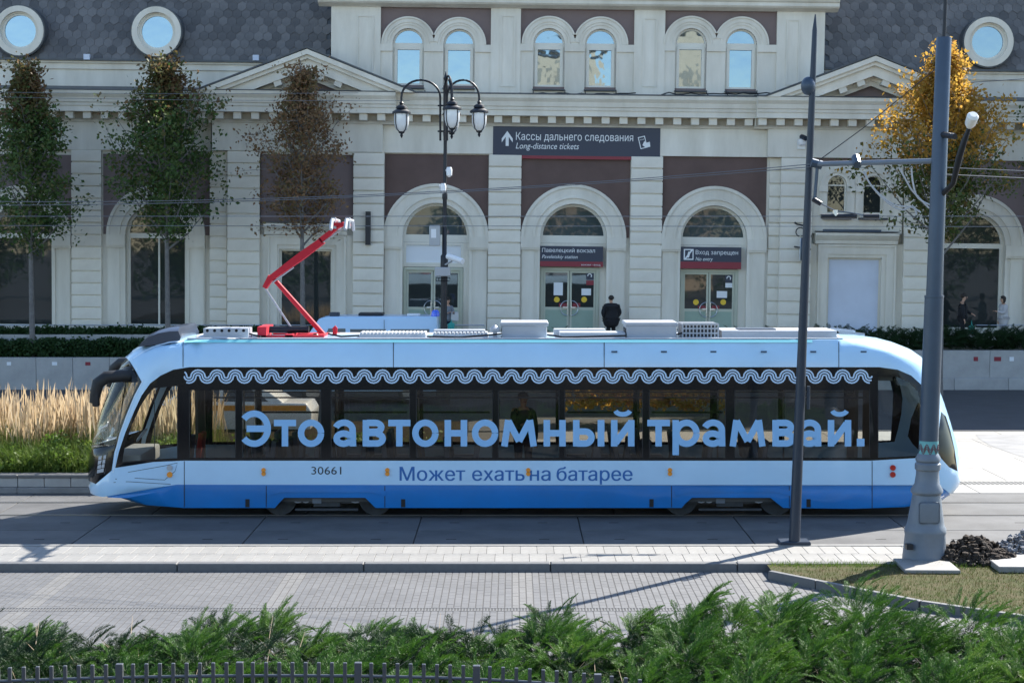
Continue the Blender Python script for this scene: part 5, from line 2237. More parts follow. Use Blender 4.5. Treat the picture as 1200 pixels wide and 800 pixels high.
for dzz in (-.035, 0, .035):
    pts = []
    for k in range(25):
        a = PI + .25 + (PI - .5) * k / 24
        z = (zt0 + zt1) / 2 + .02 + dzz + .045 * math.sin(k * .95)
        pts.append(Vector((ax * z + 11.6 * s_ * math.cos(a), 11.6 * s_ * math.sin(a), z)))
    wv.tube(pts, .008, 4)
wv.build('poster_wave', mat('poster_brown', (.16, .10, .11), .6), po_)
# bracket arm to the left
arm_z = PZ(190)
aa, bb = P(955, 192.5, b1.y + 1.2) - b1, P(1100, 188.5, b1.y) - b1
auto_smooth(MB().tube([aa, bb], .045, 10).build('bracket_arm', M['cast'], bpole))
q = MB()
q.tube([P(957, 190, b1.y + 1.2) - b1, P(1012, 150, b1.y + 1.2) - b1, P(1100, 78, b1.y) - b1], .008, 5)
q.build('stay_rod', M['iron'], bpole)
q = MB()
q.tube([aa + Vector((-.06, 0, .03)), aa + Vector((.12, 0, -.02))], .075, 8)
q.tube([aa + Vector((.04, 0, -.05)), P(955, 232, b1.y + 1.2) - b1], .03, 6)
q.tube([P(1004, 190, b1.y + .8) - b1 + Vector((0, -.08, -.05)), P(1004, 190, b1.y + .8) - b1 + Vector((.0, .1, .08))], .075, 8)
q.build('arm_clamp', M['steel_blue'], bpole)


def cable(name, pts, r, m, parent, Y):
    ps = [P(x, y, Y) - (b1 if parent is bpole else Vector((0, 0, 0))) for x, y in pts]
    # smooth by Catmull-Rom
    out = []
    for i in range(len(ps) - 1):
        p0, p1, p2, p3 = ps[max(i - 1, 0)], ps[i], ps[i + 1], ps[min(i + 2, len(ps) - 1)]
        for k in range(6):
            t = k / 6
            out.append(.5 * ((2 * p1) + (p2 - p0) * t + (2 * p0 - 5 * p1 + 4 * p2 - p3) * t * t + (3 * p1 - p0 - 3 * p2 + p3) * t ** 3))
    out.append(ps[-1])
    return MB().tube(out, r, 6).build(name, m, parent)


M['cable_grey'] = mat('grey_cable', (.45, .46, .48), .4)
for pts in ([(1013, 201), (1018, 213), (1031, 228), (1048, 240), (1068, 243), (1079, 249)], [(1012, 201), (1020, 216), (1038, 236), (1056, 246), (1070, 242), (1074, 252)],
            [(1053, 196), (1060, 208), (1068, 222), (1078, 233), (1089, 244)], [(1068, 197), (1070, 215), (1076, 232), (1094, 242)]):
    cable('feeder_cable', pts, .015, M['cable_grey'], bpole, b1.y + .6)
# street lamp on a short bent arm
lp_o = MB()
pp = [P(1100, 232, b1.y) - b1, P(1117, 215, b1.y - .3) - b1, P(1124, 185, b1.y - .5) - b1, P(1130, 165, b1.y - .6) - b1, P(1137, 147, b1.y - .7) - b1]
lp_o.tube(pp, [.045, .045, .055, .05, .03], 10)
lo = auto_smooth(lp_o.build('lamp_arm', M['iron'], bpole))
hp0, hp1 = P(1135.5, 149, b1.y - .7) - b1, P(1141, 134, b1.y - .9) - b1
auto_smooth(MB().tube([hp0, hp0.lerp(hp1, .25), hp0.lerp(hp1, .85), hp1], [.045, .085, .095, .06], 12).build('lamp_head', mat('lamp_white', (.8, .8, .78), .4), lo))
MB().tube([P(1100, 157, b1.y) - b1, P(1119, 160, b1.y - .4) - b1], .05, 8).build('lamp_brace', M['iron'], lo)

# --- triple lantern post behind the tram
YL = 54.0
lb = P(519, 391, YL)
lb.z = 0
lampp = empty('lamp_post', (lb.x, YL, 0), 'ornate black lamp post with three hanging lanterns, cameras and boxes', 'lamp')
ml = YL / F
LP = lambda px, py, dy=0.0: P(px, py, YL) - Vector((lb.x, YL, 0)) + Vector((0, dy, 0))
tq = LP(522.5, 92)
lax = tq.x / tq.z
sh = MB()
sh.lathe([(.22, 0), (.22, .5), (.15, .8), (.12, 1.2), (.10, 3.0), (.095, LP(0, 345).z), (.12, LP(0, 312).z), (.12, LP(0, 300).z), (.075, LP(0, 298).z), (.065, LP(0, 235).z), (.085, LP(0, 232).z), (.085, LP(0, 228).z), (.06, LP(0, 225).z), (.055, LP(0, 165).z), (.075, LP(0, 156).z), (.055, LP(0, 150).z), (.05, LP(0, 105).z), (.07, LP(0, 102).z), (.04, LP(0, 96).z), (.075, LP(0, 92).z), (.04, LP(0, 89).z), (.01, LP(0, 84).z)], 0, 0, 12, sx=lax)
auto_smooth(sh.build('shaft', M['iron'], lampp))


def lantern(px, py, dy, side):
    """arm curving up and over, lantern hanging at its end; py is the lantern cap"""
    c = LP(px, py, dy)
    st0 = LP(516 if side < 0 else (524 if side > 0 else 521), 165, dy * .12)
    topz = LP(0, 94 if side else 91).z
    pts = [st0, Vector((st0.x, st0.y, LP(0, 125).z))]
    endp = Vector((c.x, c.y, LP(0, py - 2).z))
    n = 14
    x0, x1 = st0.x, c.x
    y0, y1 = st0.y, c.y
    zc = LP(0, 114).z
    for k in range(n + 1):
        a = PI - PI * k / n
        t = (1 - math.cos(PI * k / n)) / 2
        pts.append(Vector((x0 + (x1 - x0) * t, y0 + (y1 - y0) * t, zc + (topz - zc) * math.sin(a))))
    pts.append(endp)
    a_o = auto_smooth(MB().tube(pts, .035, 8).build('lamp_arm', M['iron'], lampp))
    cap = MB()
    z = endp.z
    cap.lathe([(.03, z + .05), (.07, z), (.05, z - .04), (.16, z - .10), (.18, z - .16), (.15, z - .18), (.29, z - .27), (.30, z - .33), (.25, z - .34)], c.x, c.y, 16)
    l_o = auto_smooth(cap.build('lantern', M['iron'], lampp), 30)
    gl = MB()
    zb = z - .34
    gl.lathe([(.235, zb), (.24, zb - .15), (.23, zb - .32), (.18, zb - .48), (.09, zb - .56)], c.x, c.y, 16)
    auto_smooth(gl.build('lantern_glass', M['lantern_glass'], l_o))
    bt = MB()
    bt.lathe([(.10, zb - .555), (.09, zb - .60), (.03, zb - .63), (.05, zb - .68), (.01, zb - .76)], c.x, c.y, 10)
    for k in range(4):
        a = PI / 4 + PI / 2 * k
        bt.tube([(c.x + r * math.cos(a), c.y + r * math.sin(a), zz) for r, zz in ((.25, zb), (.255, zb - .15), (.245, zb - .32), (.19, zb - .49), (.09, zb - .57))], .014, 4)
    bt.build('lantern_cage', M['iron'], l_o)


M['lantern_glass'] = mat('opal_glass', (.72, .74, .75), .25, coat=.4)
lantern(470.5, 123, .0, -1)
lantern(561.5, 122, .0, 1)
lantern(531, 121, -.9, 0)
lantern(528, 122, 1.0, 0)
rg = MB()
for py in (124, 154):
    c = LP(521, py)
    rg.tube([(c.x - .22, 0, c.z), (c.x + .22, 0, c.z)], .03, 6)
    rg.tube([(c.x, -.22, c.z), (c.x, .22, c.z)], .03, 6)
rg.build('cross_bracket', M['iron'], lampp)
a, b = LP(503.5, 288), LP(516, 264)
bevel(MB().box(a.x, b.x, -.28, .0, a.z, b.z).build('control_box', mat('grey_box', (.38, .40, .42), .5), lampp), .02, 1)
MB().box(a.x + .06, a.x + .22, -.285, -.281, b.z - .4, b.z - .12).build('box_label', M['paper'], lampp)
a, b = LP(510, 323.5), LP(528, 313)
bevel(MB().box(a.x, b.x, -.32, -.1, a.z, b.z).build('junction_box', M['equip'], lampp), .02, 1)
cg = MB()
for k in range(5):
    c = LP(513 + k * 3.2, 326, -.2)
    cg.tube([(c.x + .05 * math.cos(t), c.y, c.z + .06 * math.sin(t) - .03) for t in np.linspace(0, 5.5, 10)], .012, 4)
cg.build('cable_loop', M['iron'], lampp)
cc = MB()
p0, p1 = LP(525, 300, -.3), LP(543, 306, -.7)
cc.tube([p0, p1], .095, 8)
o = auto_smooth(cc.build('camera', M['white_paint'], lampp))
MB().tube([LP(522, 310, -.1), LP(530, 306, -.4)], .03, 6).build('camera_bracket', M['equip'], o)
for (px, py) in ((519.5, 221), (526.5, 202)):
    c = LP(px, py, -.12)
    cm_ = MB()
    cm_.lathe([(.03, c.z - .16), (.09, c.z - .10), (.10, c.z + .08), (.07, c.z + .16)], c.x, c.y, 10)
    cm_.tube([(c.x - .12, 0, c.z + .06), (c.x + .08, 0, c.z + .06)], .06, 8)
    auto_smooth(cm_.build('camera', M['white_paint'], lampp))

# --- overhead wires (each one a thing)
def wire(name, pts, r, label, Ys, sag=0.0):
    ps = [P(x, y, Y) for (x, y), Y in zip(pts, Ys)]
    out = []
    n = 24
    for k in range(n + 1):
        t = k / n
        p = ps[0].lerp(ps[-1], t)
        p.z -= sag * 4 * t * (1 - t)
        out.append(p - ps[0])
    o = MB().tube(out, r, 5).build(name, M['wire'], None, ps[0])
    tag(o, label, 'wire', 'overhead wires over the street')


M['wire'] = mat('overhead_wire', (.16, .17, .19), .5, .4)
wire('contact_wire', [(-500, 253.5), (1700, 253.5)], .007, 'straight contact wire level with the upper head of the red pantograph', (YT, YT))
wire('contact_wire', [(-500, 264), (1700, 266)], .007, 'lower straight contact wire crossing behind the pantograph and thin pole', (37.0, 37.0))
wire('overhead_cable', [(-300, 228), (955, 192)], .007, 'sagging cable running from the left to the bracket arm tip', (34.0, b1.y + 1.2), .35)
wire('overhead_cable', [(-300, 236), (957, 195)], .007, 'lower sagging cable running from the left to the bracket arm tip', (34.6, b1.y + 1.2), .30)
wire('overhead_cable', [(1098, 196), (1700, 222)], .008, 'cable leaving the thick pole to the right at bracket level', (b1.y, 30.0))
wire('overhead_cable', [(1098, 204), (1700, 232)], .008, 'lower cable leaving the thick pole to the right', (b1.y, 30.5))
wire('span_wire', [(-300, 101), (420, 109)], .007, 'upper thin span wire across the left trees and cornice', (50, 50), .1)
wire('span_wire', [(-300, 105), (480, 118)], .007, 'lower thin span wire across the left trees and cornice', (50, 50), .1)
wire('overhead_cable', [(1135, 97), (1700, 60)], .012, 'dark cable sloping past the round window on the right', (56, 50))
# insulators on the contact wires near the thin pole
ins = MB()
for (x0, y0, x1, y1, Y, r) in ((952, 233, 962, 239, 33, .05), (962, 253, 1004, 253, YT, .05), (992, 262, 1000, 263, 37, .06), (1010, 262, 1078, 262, 37, .04)):
    ins.tube([P(x0, y0, Y), P(x1, y1, Y)], r, 8)
io_ = empty('wire_insulators', P(980, 253, YT), 'line insulators and clamps hanging on the contact wires by the thin pole', 'insulator')
for (x0, y0, x1, y1, Y, r) in ((952, 233, 962, 239, YT, .05), (962, 253.5, 1004, 253.5, YT, .05), (1012, 253.5, 1030, 253.5, YT, .05)):
    MB().tube([P(x0, y0, Y) - io_.location, P(x1, y1, Y) - io_.location], r, 8).build('insulator', M['iron'], io_)
auto_smooth(MB().tube([P(979, 246, YT) - io_.location, P(979, 253, YT) - io_.location], .05, 8).build('hanger', M['chrome'], io_))
MB().tube([P(956, 236, YT) - io_.location, P(979, 247, YT) - io_.location, P(1000, 250, YT) - io_.location, P(1032, 256, YT) - io_.location], .014, 5).build('tension_wire', M['wire'], io_)

# --- fence in front of the junipers
fn = empty('picket_fence', (0, 16, .1), 'low dark grey metal picket fence along the front of the junipers', 'fence')
ztop = P(330, 775.5, 16).z
def fy(x):
    return 16 - .030 * (x - P(330, 775, 16).x) ** 2 - .0022 * max(0, x - P(330, 775, 16).x) ** 4
pk = .1262
i0 = -46
rail_pts_t, rail_pts_l = [], []
for i in range(-44, 40):
    x = P(142, 780, 16).x + pk * i
    y = fy(x)
    post = (i % 9 == 0)
    hw_ = .034 if post else .0175
    zz = ztop + (.004 if post else 0)
    o = piece('post' if post else 'picket', -hw_, hw_, -.03 if post else -.0175, .03 if post else .0175, 0, zz - .1, M['fence'] if 'fence' in M else M.setdefault('fence', mat('grey_fence_paint', (.10, .105, .115), .35, .2, coat=.2)), fn, .004)
    o.location = (x, y - 16, (zz - .1) / 2)
    rail_pts_t.append((x, y - 16, ztop - .1 - .13))
    rail_pts_l.append((x, y - 16, .15))
MB().tube(rail_pts_t, .016, 6).build('rail', M['fence'], fn)
MB().tube(rail_pts_l, .016, 6).build('rail', M['fence'], fn)

# --- dirt heap and grey rubble beside the big pole
def heap(name, cx, cy, rx, ry, h, m, n, lump, kind_label):
    V, Fc = [], []
    r = random.Random(3)
    bm = bmesh.new()
    for i in range(n):
        a = r.uniform(0, 2 * PI)
        q = math.sqrt(r.random())
        x, y = rx * q * math.cos(a), ry * q * math.sin(a)
        z = h * max(0, 1 - q ** 1.6) * r.uniform(.55, 1.0)
        s = lump * r.uniform(.4, 1.5)
        ret = bmesh.ops.create_icosphere(bm, subdivisions=1, radius=s)
        for v in ret['verts']:
            v.co *= r.uniform(.45, 1.5)
            v.co.z *= .8
            v.co += Vector((x, y, z + s * .2))
    me = bpy.data.meshes.new(name)
    bm.to_mesh(me)
    bm.free()
    o = link(name, me, m, None, (cx, cy, 0))
    o['kind'] = 'stuff'
    o['label'] = kind_label
    return o


M['dirt'] = mat('dark_earth', (.052, .036, .025), .95, var=.5, scale=12, bump=1, bscale=40, island=.35)
M['rubble'] = mat('grey_gravel', (.30, .30, .31), .9, var=.4, scale=12, bump=1, bscale=40, island=.35)
c = G(1146, 660)
heap('dirt', c.x, c.y + .25, .75, .5, .40, M['dirt'], 1000, .038, 'dark brown heap of dug earth beside the big pole')
c = G(1205, 655)
heap('rubble', c.x + .15, c.y + .35, .75, .5, .42, M['rubble'], 900, .035, 'grey gravel heap right of the dark earth')

# ============================================================ GREENERY
def make_crown(tips, per, spread, size, seed, flat=.0):
    """leaf quads scattered round twig points: numpy (n,3) tips"""
    r = np.random.default_rng(seed)
    n = len(tips) * per
    c = np.repeat(tips, per, axis=0) + r.normal(0, 1, (n, 3)) * spread
    a = r.normal(0, 1, (n, 3))
    a /= np.linalg.norm(a, axis=1)[:, None]
    b = np.cross(a, r.normal(0, 1, (n, 3)))
    b /= np.linalg.norm(b, axis=1)[:, None]
    s = size * r.uniform(.55, 1.25, (n, 1))
    a *= s
    b *= s * .62
    V = np.stack([c - a, c - a * .1 + b, c + a, c - a * .1 - b], axis=1).reshape(-1, 3)
    Fq = np.arange(n * 4).reshape(n, 4)
    return V, Fq


def tree(label, base, trunk_top, H_, prof, n_limbs, leaf, per, spread, size, seed, trunk_r=.10, group='street trees in front of the station', twig=4, lean=0.0, low_leaf=None, low_z=0):
    """prof(t): crown half-width from t=0 at the crown's foot to t=1 at its tip"""
    r = random.Random(seed)
    root = empty('street_tree', base, label, 'tree', group)
    tk_ = MB()
    tk_.tube([(lean * t, 0, H_ * .97 * t) for t in (0, .05, .2, .4, .6, .8, 1)], [trunk_r * 1.25, trunk_r, trunk_r * .9, trunk_r * .72, trunk_r * .5, trunk_r * .3, .012], 10)
    tips = []
    for i in range(n_limbs):
        t = (i + r.random()) / n_limbs
        z0 = trunk_top + (H_ - trunk_top) * t * .86
        az = i * 2.4 + r.uniform(-.4, .4)
        rr = prof(min(t + .16, .98)) * r.uniform(.62, 1.08)
        rise = rr * r.uniform(.9, 1.5)
        p0 = Vector((lean * z0 / H_, 0, z0))
        p2 = p0 + Vector((rr * math.cos(az), rr * math.sin(az), rise))
        p1 = p0.lerp(p2, .5) + Vector((0, 0, -rise * .10))
        rad = trunk_r * (.42 - .25 * t)
        tk_.tube([p0, p1, p2], [rad, rad * .6, .008], 5, caps=False)
        for j in range(twig):
            u = .25 + .75 * (j + r.random()) / twig
            q = p0.lerp(p1, u * 2) if u < .5 else p1.lerp(p2, u * 2 - 1)
            dv = Vector((r.gauss(0, 1), r.gauss(0, 1), r.gauss(.4, .7))) * (.20 + .22 * rr)
            e = q + dv
            tk_.tube([q, e], [.014, .004], 3, caps=False)
            for k in range(3):
                tips.append(q.lerp(e, .35 + .4 * k))
        tips.append(p2)
    auto_smooth(tk_.build('trunk', M['bark'], root), 60)
    V, Fq = make_crown(np.array([tuple(t) for t in tips]), per, spread, size, seed)
    if low_leaf:
        zc_ = V.reshape(-1, 4, 3)[:, 0, 2]
        mi_ = (zc_ + np.random.default_rng(seed).normal(0, .5, len(zc_)) < low_z).astype(int)
        link('crown', arr_mesh('crown', V, Fq, mi_), [leaf, low_leaf], root)
    else:
        link('crown', arr_mesh('crown', V, Fq), leaf, root)
    return root


M['leaf_green'] = leaf_mat('maple_green', [(.04, .085, .022), (.055, .11, .028), (.075, .13, .035), (.10, .125, .036), (.16, .10, .04)], trans=.35)
M['leaf_mid'] = leaf_mat('maple_turning', [(.045, .08, .02), (.065, .105, .026), (.09, .12, .032), (.13, .115, .035), (.20, .10, .04)], trans=.35)
M['leaf_brown'] = leaf_mat('maple_brown', [(.22, .17, .08), (.27, .17, .085), (.22, .12, .065), (.15, .13, .055), (.30, .21, .10)], trans=.35)
M['leaf_gold'] = leaf_mat('maple_gold', [(.26, .20, .04), (.36, .23, .045), (.46, .28, .05), (.52, .28, .06), (.46, .20, .06)], trans=.6)


def env(pts):
    xs = [p[0] for p in pts]
    ys = [p[1] for p in pts]
    return lambda t: float(np.interp(t, xs, ys))


def tree_px(label, px, py_foot, py_tip, py_base, Y, widths, n_limbs, leaf, per, spread, size, seed, twig=4, zb=1.0, trunk_r=.10, low_leaf=None, low_py=0):
    b = P(px, py_base, Y)
    b.z = zb
    foot, tip = P(px, py_foot, Y).z - zb, P(px, py_tip, Y).z - zb
    k = Y / F
    return tree(label, b, foot, tip, env([(t, w_ * k) for t, w_ in widths]), n_limbs, leaf, per, spread, size, seed, trunk_r, twig=twig, low_leaf=low_leaf, low_z=P(px, low_py, Y).z - zb if low_leaf else 0)


YTR = 59.85
M['leaf_rusty'] = leaf_mat('maple_rusty', [(.06, .10, .028), (.10, .105, .035), (.16, .10, .045), (.20, .095, .05)], trans=.35)
tree_px('green maple at the left edge, before the first arched window', 38, 300, 52, 405, YTR, [(0, 14), (.15, 38), (.35, 54), (.6, 44), (.8, 30), (1, 8)], 44, M['leaf_rusty'], 16, .16, .080, 11, 5, low_leaf=M['leaf_green'], low_py=135)
tree_px('tall green maple before the second arched window from the left', 197, 295, 52, 405, YTR, [(0, 14), (.12, 46), (.35, 66), (.6, 56), (.8, 38), (1, 10)], 52, M['leaf_rusty'], 16, .16, .080, 12, 5, low_leaf=M['leaf_green'], low_py=125)
tree_px('thin reddish brown maple before the left pediment', 355, 290, 60, 405, YTR, [(0, 12), (.15, 36), (.4, 54), (.6, 46), (.8, 34), (1, 8)], 46, M['leaf_brown'], 13, .15, .068, 13, 5)
tree_px('golden yellow maple behind the thick grey pole', 1102, 300, 36, 405, 57.0, [(0, 22), (.12, 74), (.35, 92), (.6, 66), (.8, 42), (1, 10)], 54, M['leaf_gold'], 21, .17, .082, 14, 5, zb=0.0, low_leaf=M['leaf_mid'], low_py=185)
tree_px('maple mostly out of view at the right edge', 1252, 300, 60, 405, YTR, [(0, 14), (.15, 40), (.4, 54), (.7, 40), (1, 8)], 40, M['leaf_mid'], 14, .16, .07, 15, 4)


def blade_mass(n, xf, yf, zf, hf, wf, bend, seed, segs=2, taper=.15):
    """n bent blades: arrays of positions -> triangles strip mesh"""
    r = np.random.default_rng(seed)
    x, y, z, h, w_ = xf(r, n), yf(r, n), zf(r, n), hf(r, n), wf(r, n)
    az = r.uniform(0, 2 * PI, n)
    bd = bend * np.abs(r.normal(0, 1, n)) * h
    fa = r.uniform(0, 2 * PI, n)
    V = np.zeros((n, (segs + 1) * 2, 3))
    for k in range(segs + 1):
        t = k / segs
        cx = x + np.cos(az) * bd * t * t
        cy_ = y + np.sin(az) * bd * t * t
        cz = z + h * t * (1 - .12 * t * bend)
        ww = w_ * (1 - (1 - taper) * t) / 2
        V[:, 2 * k] = np.stack([cx - np.cos(fa) * ww, cy_ - np.sin(fa) * ww, cz], 1)
        V[:, 2 * k + 1] = np.stack([cx + np.cos(fa) * ww, cy_ + np.sin(fa) * ww, cz], 1)
    nv = (segs + 1) * 2
    base = (np.arange(n) * nv)[:, None, None]
    q = np.array([[2 * k, 2 * k + 1, 2 * k + 3, 2 * k + 2] for k in range(segs)])[None]
    return V.reshape(-1, 3), (base + q).reshape(-1, 4)


# --- tall tan feather grass, green blades below
M['plume'] = leaf_mat('tan_plume', [(.38, .28, .16), (.50, .38, .23), (.57, .45, .30), (.30, .22, .12)], .8, .45)
M['stalk'] = leaf_mat('grass_stalk', [(.26, .22, .09), (.19, .20, .06), (.12, .17, .04), (.08, .13, .03)], .7, .4)
M['shrub_leaf'] = leaf_mat('low_shrub_leaf', [(.05, .10, .015), (.08, .14, .02), (.12, .18, .03), (.17, .20, .04)], .6, .4)
xl0, xl1 = -16.0, -6.95
nclump = 150
rc = np.random.default_rng(21)
ccx = rc.uniform(xl0, xl1, nclump)
ccy = rc.uniform(36.9, 40.5, nclump)
cch = rc.uniform(.70, 1.14, nclump)


def grass_field(name, n, h0, h1, w0, w1, m, bend, seed, segs, z0=.3, spread=.22, start=0.0, label=None, taper=.15):
    r = np.random.default_rng(seed)
    ci = r.integers(0, nclump, n)
    X = ccx[ci] + r.normal(0, spread, n)
    Yy = ccy[ci] + r.normal(0, spread, n)
    Hh = r.uniform(h0, h1, n) * cch[ci]
    V, Fq = blade_mass(n, lambda r_, k: X, lambda r_, k: Yy, lambda r_, k: np.full(k, z0) + start, lambda r_, k: Hh, lambda r_, k: r_.uniform(w0, w1, k), bend, seed, segs, taper)
    o = link(name, arr_mesh(name, V, Fq), m)
    o['kind'] = 'stuff'
    if label:
        o['label'] = label
    return o


r_st = np.random.default_rng(5)
n = 5200
ci = r_st.integers(0, nclump, n)
X = ccx[ci] + r_st.normal(0, .2, n)
Yy = ccy[ci] + r_st.normal(0, .2, n)
Hh = r_st.uniform(.85, 1.66, n) * cch[ci]
lean_a = r_st.uniform(0, 2 * PI, n)
lean_r = np.abs(r_st.normal(0, .15, n)) * Hh
# stalk as two crossing strips, then a feathery plume on its upper third
V, Fq, MI = [], [], []
segs = [(0, .006), (.55, .005), (.66, .009), (.76, .020), (.88, .016), (1.0, .002)]
fa = r_st.uniform(0, PI, n)
nv = len(segs) * 2
VV = np.zeros((n, nv, 3))
for k, (t, wd) in enumerate(segs):
    cx = X + np.cos(lean_a) * lean_r * t ** 1.6
    cy_ = Yy + np.sin(lean_a) * lean_r * t ** 1.6
    cz = .3 + Hh * t
    VV[:, 2 * k] = np.stack([cx - np.cos(fa) * wd, cy_ - np.sin(fa) * wd, cz], 1)
    VV[:, 2 * k + 1] = np.stack([cx + np.cos(fa) * wd, cy_ + np.sin(fa) * wd, cz], 1)
q = np.array([[2 * k, 2 * k + 1, 2 * k + 3, 2 * k + 2] for k in range(len(segs) - 1)])[None]
Fq = ((np.arange(n) * nv)[:, None, None] + q).reshape(-1, 4)
mi = np.tile(np.array([1, 0, 0, 0, 0]), n)
o = link('feather_grass', arr_mesh('feather_grass', VV.reshape(-1, 3), Fq, mi), [M['plume'], M['stalk']])
o['kind'] = 'stuff'
o['label'] = 'tall tan feather grass with pale plumes left of the tram'
grass_field('grass_blades', 14000, .5, 1.15, .008, .015, M['stalk'], .45, 31, 3, label='green and straw grass blades below the plumes')
# low green shrubs in front of it
nt_ = 1500
r2 = np.random.default_rng(8)
tips = np.stack([r2.uniform(-16, -1.5, nt_), r2.uniform(35.55, 36.9, nt_), np.zeros(nt_)], 1)
bump_ = .55 + .16 * np.sin(tips[:, 0] * 3.1) + .1 * np.sin(tips[:, 0] * 7.7 + tips[:, 1] * 3)
tips[:, 2] = .32 + r2.uniform(0, 1, nt_) ** .7 * bump_ * (1 - .5 * ((tips[:, 1] - 36.3) / .8) ** 2).clip(.3, 1)
V, Fq = make_crown(tips, 11, .07, .05, 9)
o = link('low_shrubs', arr_mesh('low_shrubs', V, Fq), M['shrub_leaf'])
o['kind'] = 'stuff'
o['label'] = 'low bright green shrubs between the stone bed wall and the tall grass'
V, Fq = blade_mass(17000, lambda r_, k: r_.uniform(-16, -1.5, k), lambda r_, k: r_.uniform(35.55, 37.1, k), lambda r_, k: np.full(k, .33), lambda r_, k: r_.uniform(.2, .62, k) * (1 + .45 * r_.random(k)), lambda r_, k: r_.uniform(.009, .018, k), .6, 41, 3)
o = link('shrub_blades', arr_mesh('shrub_blades', V, Fq), M['shrub_leaf'])
o['kind'] = 'stuff'

# --- clipped hedges and the juniper hedge on the terrace walls
M['hedge_leaf'] = leaf_mat('hedge_leaf', [(.012, .04, .012), (.02, .055, .015), (.03, .07, .02), (.035, .075, .03)], .6, .25)


def hedge(label, x0, x1, y0, y1, z0, z1, n, seed, size=.06, rag=.12, name='hedge'):
    r = np.random.default_rng(seed)
    root = empty(name, ((x0 + x1) / 2, (y0 + y1) / 2, z0), label, 'hedge')
    c = np.array([(x0 + x1) / 2, (y0 + y1) / 2, z0])
    tips = np.stack([r.uniform(x0, x1, n), r.uniform(y0, y1, n), r.uniform(0, 1, n) ** .6 * (z1 - z0)], 1)
    tips[:, 2] *= 1 + rag * np.sin(tips[:, 0] * 4.3) * np.sin(tips[:, 0] * 1.7 + 1)
    tips[:, 0] -= c[0]
    tips[:, 1] -= c[1]
    V, Fq = make_crown(tips, 10, .06, size, seed)
    link('foliage', arr_mesh('foliage', V, Fq), M['hedge_leaf'], root)
    st_ = MB()
    for k in range(int((x1 - x0) / .6)):
        x = x0 + .3 + k * .6 - c[0]
        st_.tube([(x, 0, 0), (x + .05, 0, (z1 - z0) * .8)], .015, 4)
    st_.build('stems', M['bark'], root)['kind'] = 'stuff'
    return root


zlh = P(80, 400, 59.8).z
hedge('long clipped dark hedge on top of the left concrete wall', -19.5, -8.0, 59.5, 60.4, zl - .12, zlh, 4200, 51)
hedge('upper clipped hedge strip behind the pale wall, under the railing', -19.5, -5.5, 60.65, 60.9, zu - .1, P(80, 386, 60.7).z, 2200, 52)

M['juniper'] = leaf_mat('juniper_green', [(.016, .052, .009), (.034, .10, .013), (.062, .155, .018), (.105, .22, .03), (.21, .26, .08)], .5, .28)
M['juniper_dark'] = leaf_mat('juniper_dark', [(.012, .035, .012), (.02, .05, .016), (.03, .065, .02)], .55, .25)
M['twig'] = mat('dry_twig', (.28, .22, .15), .9)


def spray(seed, L_=1.0):
    """a feathery juniper spray growing along +x, drooping at the tip; returns triangles (n,3,3)"""
    r = random.Random(seed)
    tr = []
    N = 17

    def axis(t):
        return np.array([L_ * t, .04 * L_ * math.sin(t * 3 + seed), .12 * L_ * math.sin(t * 2.2) - .10 * L_ * t * t])

    def blade(p, d, l, w_):
        d = d / np.linalg.norm(d)
        s = np.cross(d, [r.gauss(0, 1), r.gauss(0, 1), r.gauss(0, 1)])
        s /= np.linalg.norm(s)
        tr.append([p - s * w_, p + s * w_, p + d * l])
    for i in range(N):
        t = .08 + .92 * i / (N - 1)
        p = axis(t)
        d0 = axis(min(t + .02, 1.02)) - axis(t - .02)
        d0 /= np.linalg.norm(d0)
        ln = L_ * (.36 * (1 - t) ** .7 + .10) * r.uniform(.7, 1.15)
        for s in (-1, 1):
            sd = np.array([0, s, r.uniform(-.25, .45)])
            d = d0 * 1.25 + sd * .6
            d /= np.linalg.norm(d)
            blade(p, d, ln, .010)
            for k in range(3):
                q = p + d * ln * (.25 + .25 * k)
                for s2 in (-1, 1):
                    d2 = d + np.cross(d, [0, 0, 1]) * s2 * .55 + np.array([0, 0, r.uniform(-.1, .4)])
                    blade(q, d2, ln * (.42 - .09 * k), .0085)
    blade(axis(1), axis(1) - axis(.9), .14 * L_, .007)
    return np.array(tr)


SPR = [spray(s) for s in range(5)]


def spray_mass(name, pos, az, el, ln, m, seed, label):
    r = np.random.default_rng(seed)
    out = []
    for k in range(len(SPR)):
        idx = np.where(np.arange(len(pos)) % len(SPR) == k)[0]
        if not len(idx):
            continue
        base = SPR[k]
        roll = r.normal(0, .5, len(idx))
        ca_, sa_ = np.cos(az[idx]), np.sin(az[idx])
        ce, se = np.cos(el[idx]), np.sin(el[idx])
        fx = np.stack([ca_ * ce, sa_ * ce, se], 1)
        fy_ = np.stack([-sa_, ca_, np.zeros_like(ca_)], 1)
        fz_ = np.cross(fx, fy_)
        y2 = fy_ * np.cos(roll)[:, None] + fz_ * np.sin(roll)[:, None]
        z2 = -fy_ * np.sin(roll)[:, None] + fz_ * np.cos(roll)[:, None]
        B_ = base.reshape(-1, 3)
        W_2 = (B_[None, :, 0, None] * fx[:, None] + B_[None, :, 1, None] * y2[:, None] + B_[None, :, 2, None] * z2[:, None]) * ln[idx][:, None, None] + pos[idx][:, None]
        out.append(W_2.reshape(-1, 3))
    V = np.concatenate(out)
    Fq = np.arange(len(V)).reshape(-1, 3)
    o = link(name, arr_mesh(name, V, Fq), m)
    o['kind'] = 'stuff'
    o['label'] = label
    return o


